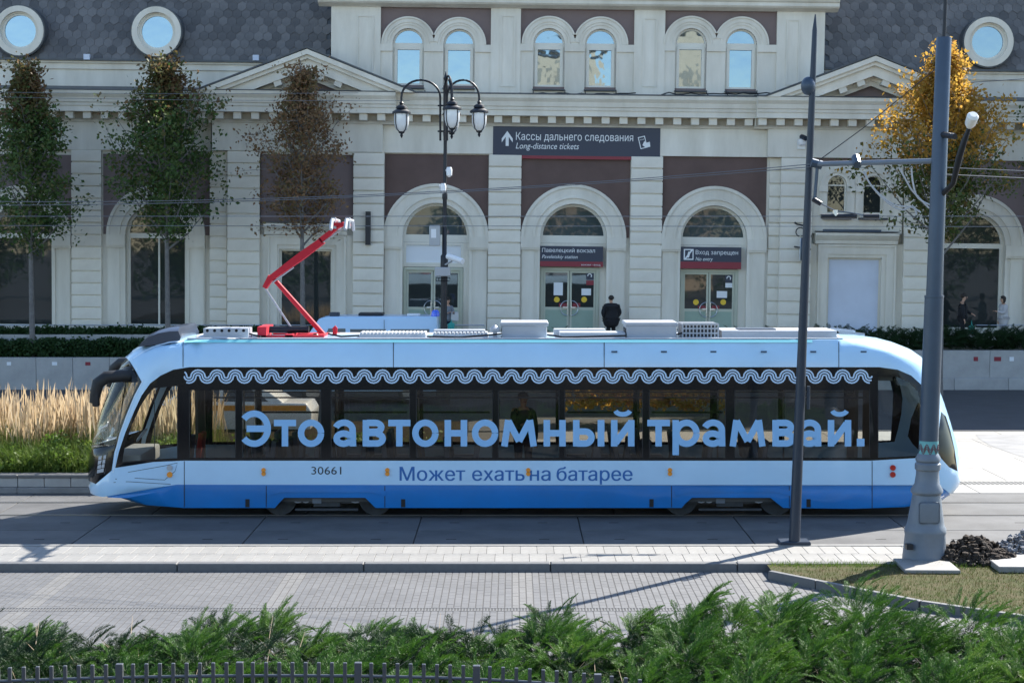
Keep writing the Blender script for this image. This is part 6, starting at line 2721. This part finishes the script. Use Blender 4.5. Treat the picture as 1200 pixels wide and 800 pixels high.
def top_env(x):
    """height of the juniper mass along the bed (m)"""
    return float(np.interp(x, [-9, -5.6, -4.6, -3.6, -2.6, -1.2, 0, .9, 1.8, 2.6, 3.2, 4.2, 5.2, 9], [.16, .18, .30, .60, .54, .62, .62, .68, .80, .90, .82, .84, .88, .84]))


rj = np.random.default_rng(77)
pos, azs, els, lns = [], [], [], []
clumps = []
for i in range(330):
    cx = rj.uniform(-8.2, 8.2)
    cy_ = rj.uniform(16.75, 21.8)
    lim = 20.75 + .45 * min(max((cx - .5) / 2, 0), 1) + .35 * math.sin(cx * 1.7) + .25 * math.sin(cx * 4.1 + 1)
    if cy_ > lim or any((cx - q[0]) ** 2 + (cy_ - q[1]) ** 2 < .36 for q in clumps):
        continue
    clumps.append((cx, cy_))
    hgt = top_env(cx) * rj.uniform(.55, 1.15)
    rad = rj.uniform(.30, .48)
    sway = rj.normal(.35, .5)
    for j in range(int(rj.integers(78, 110))):
        a = rj.uniform(0, 2 * PI)
        u = math.sqrt(rj.random())
        rr = rad * u
        pos.append((cx + rr * math.cos(a), cy_ + rr * math.sin(a), .12 + hgt * (1 - .75 * u * u) * rj.uniform(.55, 1.0)))
        # outwards from the clump, all blown a little to one side
        vx, vy = math.cos(a) * u + .35 * math.cos(sway), math.sin(a) * u + .35 * math.sin(sway)
        azs.append(math.atan2(vy, vx) + rj.normal(0, .3))
        els.append(rj.uniform(.1, .5) + .6 * (1 - u))
        lns.append(rj.uniform(.20, .40))
# one tall spray standing above the rest
for j in range(70):
    t = rj.uniform(0, 1)
    pos.append((2.0 + .35 * t + rj.normal(0, .12 * (1.2 - t)), 20.55 + rj.normal(0, .14), .15 + .72 * t))
    azs.append(rj.normal(.2, .9 - .6 * t))
    els.append(rj.uniform(.35, .85))
    lns.append(rj.uniform(.26, .46))
spray_mass('juniper_foliage', np.array(pos), np.array(azs), np.array(els), np.array(lns), M['juniper'], 1, 'feathery green juniper ground cover filling the foreground bed')
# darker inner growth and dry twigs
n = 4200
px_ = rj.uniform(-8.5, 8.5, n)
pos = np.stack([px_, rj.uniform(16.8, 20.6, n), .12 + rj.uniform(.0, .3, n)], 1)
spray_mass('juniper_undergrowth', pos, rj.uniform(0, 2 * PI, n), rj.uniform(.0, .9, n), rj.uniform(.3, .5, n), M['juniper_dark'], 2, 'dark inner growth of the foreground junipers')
tw = MB()
for i in range(420):
    p = Vector((rj.uniform(-8, 8), rj.uniform(16.8, 20.5), .25 + rj.uniform(0, .3)))
    a = rj.uniform(0, 2 * PI)
    l_ = rj.uniform(.2, .45)
    tw.tube([p, p + Vector((math.cos(a) * l_ * .8, math.sin(a) * l_ * .8, l_ * .5))], [.005, .002], 3, caps=False)
o = tw.build('juniper_twigs', M['twig'])
o['kind'] = 'stuff'
# juniper hedge on the right wall
n = 1900
px_ = rj.uniform(10.5, 24, n)
px_[:200] = rj.uniform(1.3, 10.5, 200)
pos = np.stack([px_, rj.uniform(59.65, 60.6, n), zr - .15 + rj.uniform(.1, .62, n)], 1)
jh = spray_mass('juniper_hedge', pos, rj.uniform(0, 2 * PI, n), rj.uniform(.05, .9, n), rj.uniform(.35, .65, n), M['juniper_dark'], 3, 'dark spreading juniper hedge along the top of the right wall')

# yellowing shrubs beyond the track, glimpsed through the tram
n = 900
tips = np.stack([r2.uniform(1.5, 6.2, n), r2.uniform(48.0, 49.2, n), r2.uniform(.1, 1, n) ** .6 * 1.9], 1)
V, Fq = make_crown(tips, 8, .1, .09, 19)
o = link('shrubs', arr_mesh('shrubs', V, Fq), M['leaf_gold'])
o['kind'] = 'stuff'
# --- dry grass tufts on the turf
M['turf_green'] = leaf_mat('turf_blade', [(.05, .09, .015), (.07, .10, .02), (.11, .09, .04), (.13, .10, .055)], .7, .3)


def turf_xy(r_, k):
    out = []
    pa = [G(905, 668).xy, G(1090, 706).xy, G(1290, 735).xy, G(1290, 662).xy]
    poly = [(p.x, p.y) for p in pa]
    while len(out) < k:
        q = (r_.uniform(4, 9.5), r_.uniform(22.8, 29.0))
        if inside(q, poly):
            out.append(q)
    return np.array(out)


r5 = np.random.default_rng(15)
xy = turf_xy(r5, 7000)
V, Fq = blade_mass(7000, lambda r_, k: xy[:, 0], lambda r_, k: xy[:, 1], lambda r_, k: np.full(k, -.006), lambda r_, k: r_.uniform(.02, .07, k), lambda r_, k: r_.uniform(.006, .012, k), .6, 16, 2)
o = link('turf_blades', arr_mesh('turf_blades', V, Fq), M['turf_green'])
o['kind'] = 'stuff'
e0, e1 = G(905, 668.5), G(1200, 664)
n = 2600
t = r5.uniform(0, 1, n)
V, Fq = blade_mass(n, lambda r_, k: e0.x + (9.5 - e0.x) * t, lambda r_, k: 27.35 + .1 * r_.normal(0, 1, k), lambda r_, k: np.full(k, -.006), lambda r_, k: r_.uniform(.03, .09, k), lambda r_, k: r_.uniform(.006, .012, k), .6, 17, 2)
o = link('verge_blades', arr_mesh('verge_blades', V, Fq), M['shrub_leaf'])
o['kind'] = 'stuff'

# ============================================================ VEHICLES
M['van_blue'] = mat('van_pale_blue', (.42, .63, .86), .3, coat=.4, var=.05, scale=1)
M['car_glass'] = glass_mat('car_glass', (.3, .32, .33), .35, .0, 1, refl=1.6)
M['beacon'] = mat('blue_beacon', (.01, .10, .75), .2, coat=.6)
M['car_white'] = mat('car_white', (.75, .76, .77), .3, coat=.7)
M['car_orange'] = mat('orange_stripe', (.75, .30, .03), .35, coat=.5)


def wheel(parent, x, y, r, w_):
    s = -1 if y < 0 else 1
    o = auto_smooth(MB().tube([(x, y - w_ / 2, r), (x, y + w_ / 2, r)], r, 24).build('wheel', M['black'], parent))
    auto_smooth(MB().tube([(x, y + s * w_ / 2, r), (x, y + s * (w_ / 2 + .012), r)], r * .62, 16).build('rim', M['chrome'], o))
    return o


def car(name, label, cat, loc, rot, body_pts, cab_pts, wins, L_, W_, m_body, wheels, wr, extra=None):
    root = empty(name, loc, label, cat, rot=(0, 0, rot))
    hw = W_ / 2
    o = MB().plate(body_pts, (), -hw, W_, back=True).build('body', m_body, root)
    bevel(o, .07, 3)
    cb = MB()
    n = len(cab_pts)
    cx = sum(p[0] for p in cab_pts) / n
    zt_ = max(p[1] for p in cab_pts)
    zb_ = min(p[1] for p in cab_pts)
    for s, in ((-1,), (1,)):
        pass
    v = []
    for s in (-1, 1):
        for p in cab_pts:
            ins_ = .02 + .16 * (p[1] - zb_) / (zt_ - zb_)
            v.append((p[0], s * (hw - ins_), p[1]))
    cb.add(v, [tuple(range(n))[::-1], tuple(range(n, 2 * n))] + [(i, (i + 1) % n, n + (i + 1) % n, n + i) for i in range(n)])
    o2 = cb.build('cabin', m_body, root)
    bevel(o2, .06, 3)
    for wpts in wins:
        for s in (-1, 1):
            g_ = MB()
            vv = []
            for p in wpts:
                ins_ = .02 + .16 * (p[1] - zb_) / (zt_ - zb_) - .006
                vv.append((p[0], s * (hw - ins_), p[1]))
            g_.add(vv, [tuple(range(len(vv)))])
            g_.build('window', M['car_glass'], root)
    for x in wheels:
        for s in (-1, 1):
            wheel(root, x, s * (hw - .12), wr, .22)
    return root


# pale blue van parked behind the tram
va, vb = P(386, 372, 54.2), P(514, 372, 54.2)
vl = 4.9
vx = vb.x - vl
zr_ = P(450, 370.5, 54.6).z
van = car('van', 'pale blue van with roof beacon and hatches parked behind the tram roof', 'van', (vx, 55.2, 0), 0,
          [(-.1, .35), (vl, .35), (vl, 1.5), (.15, 1.35), (-.1, 1.05)],
          [(.1, 1.33), (vl - .02, 1.48), (vl - .06, zr_), (1.35, zr_), (1.05, zr_ - .06), (.75, zr_ - .5)],
          [[(.95, 1.55), (1.9, 1.55), (1.9, zr_ - .38), (1.35, zr_ - .38)], [(2.05, 1.6), (3.2, 1.6), (3.2, zr_ - .4), (2.05, zr_ - .4)], [(3.35, 1.6), (4.6, 1.6), (4.6, zr_ - .4), (3.35, zr_ - .4)]],
          vl, 2.0, M['van_blue'], (.85, 3.95), .36)
VX = lambda px, py=370: P(px, py, 54.6).x - vx
hv_ = MB().box(VX(419), VX(448), -.35, .45, zr_, zr_ + .09).build('roof_hatch', M['iron'], van)
bevel(hv_, .03, 2)
bevel(MB().box(VX(476), VX(491), -.2, .3, zr_, zr_ + .06).build('roof_vent', M['white_paint'], van), .025, 2)
bevel(MB().box(VX(386), VX(397), -.6, -.2, zr_ - .05, zr_ + .12).build('light_bar', M['steel_dark'], van), .03, 2)
bc = MB()
bc.lathe([(.14, zr_ + .0), (.14, zr_ + .05), (.12, zr_ + .16), (.07, zr_ + .20)], VX(510), -.45, 14)
auto_smooth(bc.build('beacon', M['beacon'], van))
MB().tube([(VX(508), -.3, zr_), (VX(506.5), -.3, zr_ + .4)], .012, 5).build('aerial', M['iron'], van)
MB().box(VX(451) - .008, VX(451) + .008, -.92, -.90, 1.6, zr_ - .1).build('door_seam', M['steel_blue'], van)

# white car with an orange band beyond the tram's cab
cl = P(168, 455, 44.5).x
car_ = car('car', 'white car with an orange side band, seen through the tram cab windows', 'car', (cl, 45.3, 0), 0,
           [(0, .25), (4.4, .25), (4.45, .75), (4.3, .98), (3.5, 1.0), (.9, 1.0), (.05, .9), (-.03, .6)],
           [(.55, .96), (3.75, .96), (3.3, 1.28), (2.7, 1.47), (1.5, 1.48), (1.0, 1.33)],
           [[(.95, 1.02), (2.0, 1.02), (2.0, 1.38), (1.5, 1.38), (1.2, 1.3)], [(2.1, 1.02), (3.3, 1.02), (3.0, 1.26), (2.65, 1.38), (2.1, 1.38)]],
           4.45, 1.75, M['car_white'], (.85, 3.55), .31)
MB().box(.1, 4.3, -.885, -.877, .78, .92).build('side_band', M['car_orange'], car_)
MB().box(2.0, 2.3, -.2, .2, 1.475, 1.57).build('roof_sign', M['car_orange'], car_)

# ============================================================ PEOPLE
M['hair_dark'] = mat('dark_hair', (.02, .015, .012), .7)
M['cloth_black'] = mat('black_cloth', (.012, .013, .017), .9, bump=.3)
M['cloth_grey'] = mat('grey_cloth', (.20, .22, .25), .9, var=.2, scale=8, bump=.3)
M['cloth_navy'] = mat('navy_cloth', (.015, .02, .05), .9, bump=.3)
M['cloth_pale'] = mat('pale_cloth', (.50, .50, .52), .9, var=.15, scale=8, bump=.3)
M['bag_teal'] = mat('teal_plastic', (.02, .30, .27), .5)
M['bag_white'] = mat('white_cloth', (.55, .55, .55), .8)
M['phone'] = mat('phone_black', (.01, .01, .012), .2)


def skin_mesh(name, joints, edges, m, parent, root=0, sub=2, inflate=0.0):
    keys = list(joints)
    ix = {k: i for i, k in enumerate(keys)}
    bm = bmesh.new()
    lay = bm.verts.layers.skin.verify()
    vs = [bm.verts.new(joints[k][0]) for k in keys]
    for i, k in enumerate(keys):
        r = joints[k][1]
        rr = r if isinstance(r, tuple) else (r, r)
        vs[i][lay].radius = (rr[0] + inflate, rr[1] + inflate)
        vs[i][lay].use_root = (i == root)
    for a, b in edges:
        bm.edges.new((vs[ix[a]], vs[ix[b]]))
    me = bpy.data.meshes.new(name)
    bm.to_mesh(me)
    bm.free()
    o = bpy.data.objects.new(name, me)
    COL.objects.link(o)
    sk = o.modifiers.new('skin', 'SKIN')
    sk.use_smooth_shade = True
    ss = o.modifiers.new('sub', 'SUBSURF')
    ss.levels = sub
    ss.render_levels = sub
    bpy.context.view_layer.update()
    dg = bpy.context.evaluated_depsgraph_get()
    out = bpy.data.meshes.new_from_object(o.evaluated_get(dg))
    bpy.data.objects.remove(o)
    bpy.data.meshes.remove(me)
    out.name = name
    out.materials.clear()
    out.materials.append(m)
    return link(name, out, None, parent)


def person(label, loc, facing, h, coat_m, leg_m, coat_low, arms, hair_long=False, head_pitch=0.0, hat=None, bulky=0.0):
    """facing: heading of the figure's front (radians, 0 = towards +x). arms: two (elbow, wrist) offsets from the shoulder in figure axes (fwd, side, up)"""
    root = empty('person', loc, label, 'person', 'people by the tram and the station', rot=(0, 0, facing))
    k = h / 1.75
    J, E = {}, []

    def j(n, f, s, z, r):
        J[n] = ((f * k, s * k, z * k), (r[0] * k, r[1] * k) if isinstance(r, tuple) else r * k)
    j('pelvis', 0, 0, .95, .13)
    j('belly', .01, 0, 1.10, .125)
    j('chest', .01, 0, 1.30, .135)
    j('collar', 0, 0, 1.43, .085)
    j('neck', .01, 0, 1.50, .052)
    hp = head_pitch
    j('jaw', .03 + .05 * hp, 0, 1.57, .066)
    j('skull', .015 + .07 * hp, 0, 1.66, .082)
    j('crown', .0 + .06 * hp, 0, 1.735, .045)
    E += [('pelvis', 'belly'), ('belly', 'chest'), ('chest', 'collar'), ('collar', 'neck'), ('neck', 'jaw'), ('jaw', 'skull'), ('skull', 'crown')]
    for s, nm in ((1, 'l'), (-1, 'r')):
        j('hip' + nm, 0, s * .095, .90, .095)
        j('knee' + nm, .02, s * .10, .49, .058)
        j('ankle' + nm, -.01, s * .105, .09, .038)
        j('toe' + nm, .14, s * .115, .035, .030)
        E += [('pelvis', 'hip' + nm), ('hip' + nm, 'knee' + nm), ('knee' + nm, 'ankle' + nm), ('ankle' + nm, 'toe' + nm)]
        el, wr = arms[0 if s > 0 else 1]
        sh_ = Vector((0, s * .185, 1.405))
        e_ = sh_ + Vector((el[0], s * el[1], el[2]))
        w_ = e_ + Vector((wr[0], s * wr[1], wr[2]))
        dr_ = (w_ - e_).normalized()
        hd_ = w_ + dr_ * .08
        j('sh' + nm, sh_.x, sh_.y, sh_.z, .062)
        j('el' + nm, e_.x, e_.y, e_.z, .042)
        j('wr' + nm, w_.x, w_.y, w_.z, .028)
        j('pl' + nm, hd_.x, hd_.y, hd_.z, (.036, .018))
        E += [('collar', 'sh' + nm), ('sh' + nm, 'el' + nm), ('el' + nm, 'wr' + nm), ('wr' + nm, 'pl' + nm)]
        ax_ = dr_.cross(Vector((0, 0, 1)))
        if ax_.length < .2:
            ax_ = Vector((1, 0, 0))
        ax_.normalize()
        cu = dr_.cross(ax_).normalized()
        for q, (off, ln) in enumerate(((-.028, .075), (-.010, .085), (.009, .08), (.027, .062))):
            p1 = hd_ + ax_ * off + dr_ * ln * .5
            p2 = hd_ + ax_ * off * .95 + dr_ * ln * .85 + cu * ln * .35
            j('f%d%s' % (q, nm), p1.x, p1.y, p1.z, .0095)
            j('g%d%s' % (q, nm), p2.x, p2.y, p2.z, .008)
            E += [('pl' + nm, 'f%d%s' % (q, nm)), ('f%d%s' % (q, nm), 'g%d%s' % (q, nm))]
        t1 = w_ + dr_ * .05 + ax_ * .045
        t2 = w_ + dr_ * .085 + ax_ * .060
        j('t1' + nm, t1.x, t1.y, t1.z, .010)
        j('t2' + nm, t2.x, t2.y, t2.z, .009)
        E += [('wr' + nm, 't1' + nm), ('t1' + nm, 't2' + nm)]
    body = skin_mesh('body', J, E, M['skin'], root, 0, 2)
    # coat: torso, sleeves and skirt of the coat
    C_, CE = {}, []

    def c(n, r, src=None, p=None):
        C_[n] = (J[src][0] if src else tuple(q * k for q in p), (r[0] * k, r[1] * k) if isinstance(r, tuple) else r * k)
    b_ = bulky
    c('belly', .155 + b_, 'belly')
    c('chest', .165 + b_, 'chest')
    c('collar', .10, 'collar')
    c('neck', .068, p=(0, 0, 1.475))
    c('hem0', .165 + b_, p=(0, 0, .95))
    c('hem1', .165 + b_ * 1.7, p=(0, 0, coat_low))
    CE += [('belly', 'chest'), ('chest', 'collar'), ('collar', 'neck'), ('belly', 'hem0'), ('hem0', 'hem1')]
    for nm in 'lr':
        c('sh' + nm, .078 + b_ * .4, 'sh' + nm)
        c('el' + nm, .062 + b_ * .3, 'el' + nm)
        c('wr' + nm, .044 + b_ * .2, 'wr' + nm)
        CE += [('collar', 'sh' + nm), ('sh' + nm, 'el' + nm), ('el' + nm, 'wr' + nm)]
    skin_mesh('coat', C_, CE, coat_m, root, 0, 2)
    T_, TE = {}, []
    T_['p'] = (J['pelvis'][0], .14 * k)
    for nm in 'lr':
        T_['h' + nm] = (J['hip' + nm][0], .105 * k)
        T_['k' + nm] = (J['knee' + nm][0], .075 * k)
        T_['a' + nm] = ((J['ankle' + nm][0][0], J['ankle' + nm][0][1], .07 * k), .058 * k)
        TE += [('p', 'h' + nm), ('h' + nm, 'k' + nm), ('k' + nm, 'a' + nm)]
    skin_mesh('trousers', T_, TE, leg_m, root, 0, 2)
    sk_ = Vector(J['skull'][0])
    bmh = bmesh.new()
    bmesh.ops.create_icosphere(bmh, subdivisions=3, radius=.108 * k)
    for v in bmh.verts:
        front = v.co.x / (.108 * k)
        if front > .35 and v.co.z < .05 * k:
            v.co *= .72
        if v.co.z < -.03 * k and not hair_long:
            v.co *= .80
        if hair_long and v.co.z < 0 and front < .3:
            v.co.z *= 1.9
        v.co.x *= 1.08
        v.co += sk_ + Vector((-.018 * k, 0, .018 * k))
    me_ = bpy.data.meshes.new('hair')
    bmh.to_mesh(me_)
    bmh.free()
    auto_smooth(link('hair', me_, hat or M['hair_dark'], root), 80)
    # features
    ft = MB()
    fx_ = sk_.x + .088 * k
    ft.lathe([(.002, sk_.z - .045 * k), (.016 * k, sk_.z - .04 * k), (.006 * k, sk_.z + .01 * k)], fx_ + .012 * k, sk_.y, 8)
    for s in (-1, 1):
        ft.tube([(sk_.x, s * .078 * k, sk_.z - .03 * k), (sk_.x - .005 * k, s * .084 * k, sk_.z + .02 * k)], .016 * k, 6)
    auto_smooth(ft.build('nose_and_ears', M['skin'], root))
    for s in (-1, 1):
        ey = MB().tube([(fx_ - .02 * k, s * .03 * k, sk_.z + .008 * k), (fx_ - .003 * k, s * .03 * k, sk_.z + .008 * k)], .010 * k, 8)
        ey.build('eye', M['iron'], root)
    mo = MB().box(fx_ - .02 * k, fx_ - .002 * k, -.022 * k, .022 * k, sk_.z - .075 * k, sk_.z - .067 * k)
    mo.build('mouth', M['red_lamp'], root)
    for nm in 'lr':
        a_, t_ = Vector(J['ankle' + nm][0]), Vector(J['toe' + nm][0])
        s_ = {'a': ((a_.x - .04 * k, a_.y, .045 * k), .045 * k), 'b': ((t_.x - .02 * k, t_.y, .038 * k), .042 * k), 'c': ((t_.x + .05 * k, t_.y, .03 * k), .03 * k)}
        skin_mesh('shoe', s_, [('a', 'b'), ('b', 'c')], M['black'], root, 0, 2)
    return root, J, k


FL = 1.50
down = ((.02, .05, -.30), (.06, -.01, -.25))
fwd_up = ((.10, .03, -.27), (.22, -.10, .06))
hip = ((-.05, .14, -.26), (.12, -.10, -.20))
pp_ = P(716, 398, 61.2)
r1, _, _ = person('person in a black coat seen from behind, standing by the middle door', (pp_.x, 61.15, FL), PI / 2 + .25, 1.72, M['cloth_black'], M['cloth_black'], .55, (hip, hip), bulky=.115)
pp_ = P(524, 398, 60.9)
r2, J2, k2 = person('person in a grey jacket with a shoulder bag beside the lamp post', (pp_.x + .0, 61.1, FL), -PI / 2 + .5, 1.66, M['cloth_grey'], M['cloth_navy'], .80, (fwd_up, fwd_up), head_pitch=.4)
bgm = MB().box(-.14, .14, -.07, .07, -.18, .16).build('shoulder_bag', M['bag_white'], None, (pp_.x + .27, 61.0, FL + 1.0))
bevel(bgm, .05, 3)
tag(bgm, 'pale shoulder bag at the side of the person in grey', 'bag')
bgt = MB().plate([(-.10, -.2), (.10, -.2), (.13, .12), (.03, .16), (.0, .30), (-.03, .16), (-.13, .12)], (), -.06, .12, back=True).build('carrier_bag', M['bag_teal'], None, (pp_.x + .15, 60.85, FL + .62))
bevel(bgt, .03, 2)
tag(bgt, 'small blue carrier bag by the legs of the person in grey', 'bag')
pp_ = P(1176, 398, 61.3)
r3, J3, k3 = person('person in a pale coat looking at a phone on the right terrace', (pp_.x, 61.35, FL), PI + .2, 1.70, M['cloth_pale'], M['cloth_pale'], .62, (fwd_up, down), hair_long=True, head_pitch=.5, bulky=.02)
pw = r3.matrix_basis @ Vector(J3['pll'][0])
ph = MB().box(-.06, .06, -.035, .035, -.005, .005).build('phone', M['phone'], None, (pw.x - .05, pw.y, pw.z + .02))
ph.rotation_euler = (0, .6, .2)
tag(ph, 'phone held by the person in the pale coat', 'phone')
pp_ = P(1129, 398, 61.2)
r4, J4, k4 = person('person in dark clothes bending slightly beside the right arched window', (pp_.x, 61.4, FL), -.3, 1.78, M['cloth_black'], M['cloth_black'], .70, (((.12, .04, -.26), (.20, -.02, -.10)), down), head_pitch=.6, bulky=.02)
pw = P(1138.5, 386, 61.1)
bg4 = MB().plate([(-.11, -.16), (.11, -.16), (.10, .12), (.02, .16), (.0, .34), (-.02, .16), (-.10, .12)], (), -.06, .12, back=True).build('carrier_bag', M['bag_teal'], None, (pw.x, 61.1, pw.z))
bevel(bg4, .03, 2)
tag(bg4, 'teal carrier bag hanging beside the person in dark clothes', 'bag')
# a passenger standing inside the tram
pt = P(613, 500, YT)
person('passenger in a dark jacket standing inside the tram behind the lettering', (pt.x, YT - .1, .47), -PI / 2 + .3, 1.82, M['cloth_black'], M['cloth_navy'], .80, (down, fwd_up))

# ============================================================ ACROSS THE SQUARE (seen only in reflections)
M['tan_wall'] = mat('tan_facade', (.66, .52, .36), .85, var=.2, scale=.4)
for (x0, x1, zt_, lab) in ((1.0, 9.2, 24.5, 'tall tan building across the square, mirrored in the middle attic windows'), (14.5, 21.0, 27, 'second tan building across the square, mirrored in the right attic windows')):
    bo_ = empty('opposite_building', ((x0 + x1) / 2, -52, -.16), lab, 'building')
    hx_ = (x1 - x0) / 2
    MB().box(-hx_, hx_, -12, 0, 0, zt_).build('wall', M['tan_wall'], bo_)
    MB().box(-hx_ - .3, hx_ + .3, -12.3, .4, zt_ + .004, zt_ + .5).build('roof', M['lead'], bo_)
    for fz_i in range(int(zt_ / 3.4)):
        for k_ in range(int(hx_ * 2 / 2.6)):
            x_ = -hx_ + 1.3 + k_ * 2.6
            piece('window', x_ - .6, x_ + .6, .004, .06, 1.0 + fz_i * 3.4, 2.8 + fz_i * 3.4, M['stucco_dark'], bo_, .01)
r9 = np.random.default_rng(99)
n = 12000
cxs_ = r9.uniform(-60, 60, 190)
czs_ = r9.uniform(1.0, 7.8, 190)
ci = r9.integers(0, 190, n)
dv_ = r9.normal(0, 1, (n, 3))
dv_ /= np.linalg.norm(dv_, axis=1)[:, None]
tips = np.stack([cxs_[ci], np.full(n, -24.0), czs_[ci]], 1) + dv_ * (r9.uniform(.3, 1, (n, 1)) ** .5) * np.array([2.4, 2.0, 2.6])
V, Fq = make_crown(tips, 4, .25, .22, 100)
o = link('tree_belt', arr_mesh('tree_belt', V, Fq), M['hedge_leaf'])
o['kind'] = 'stuff'
o['label'] = 'belt of trees across the square'
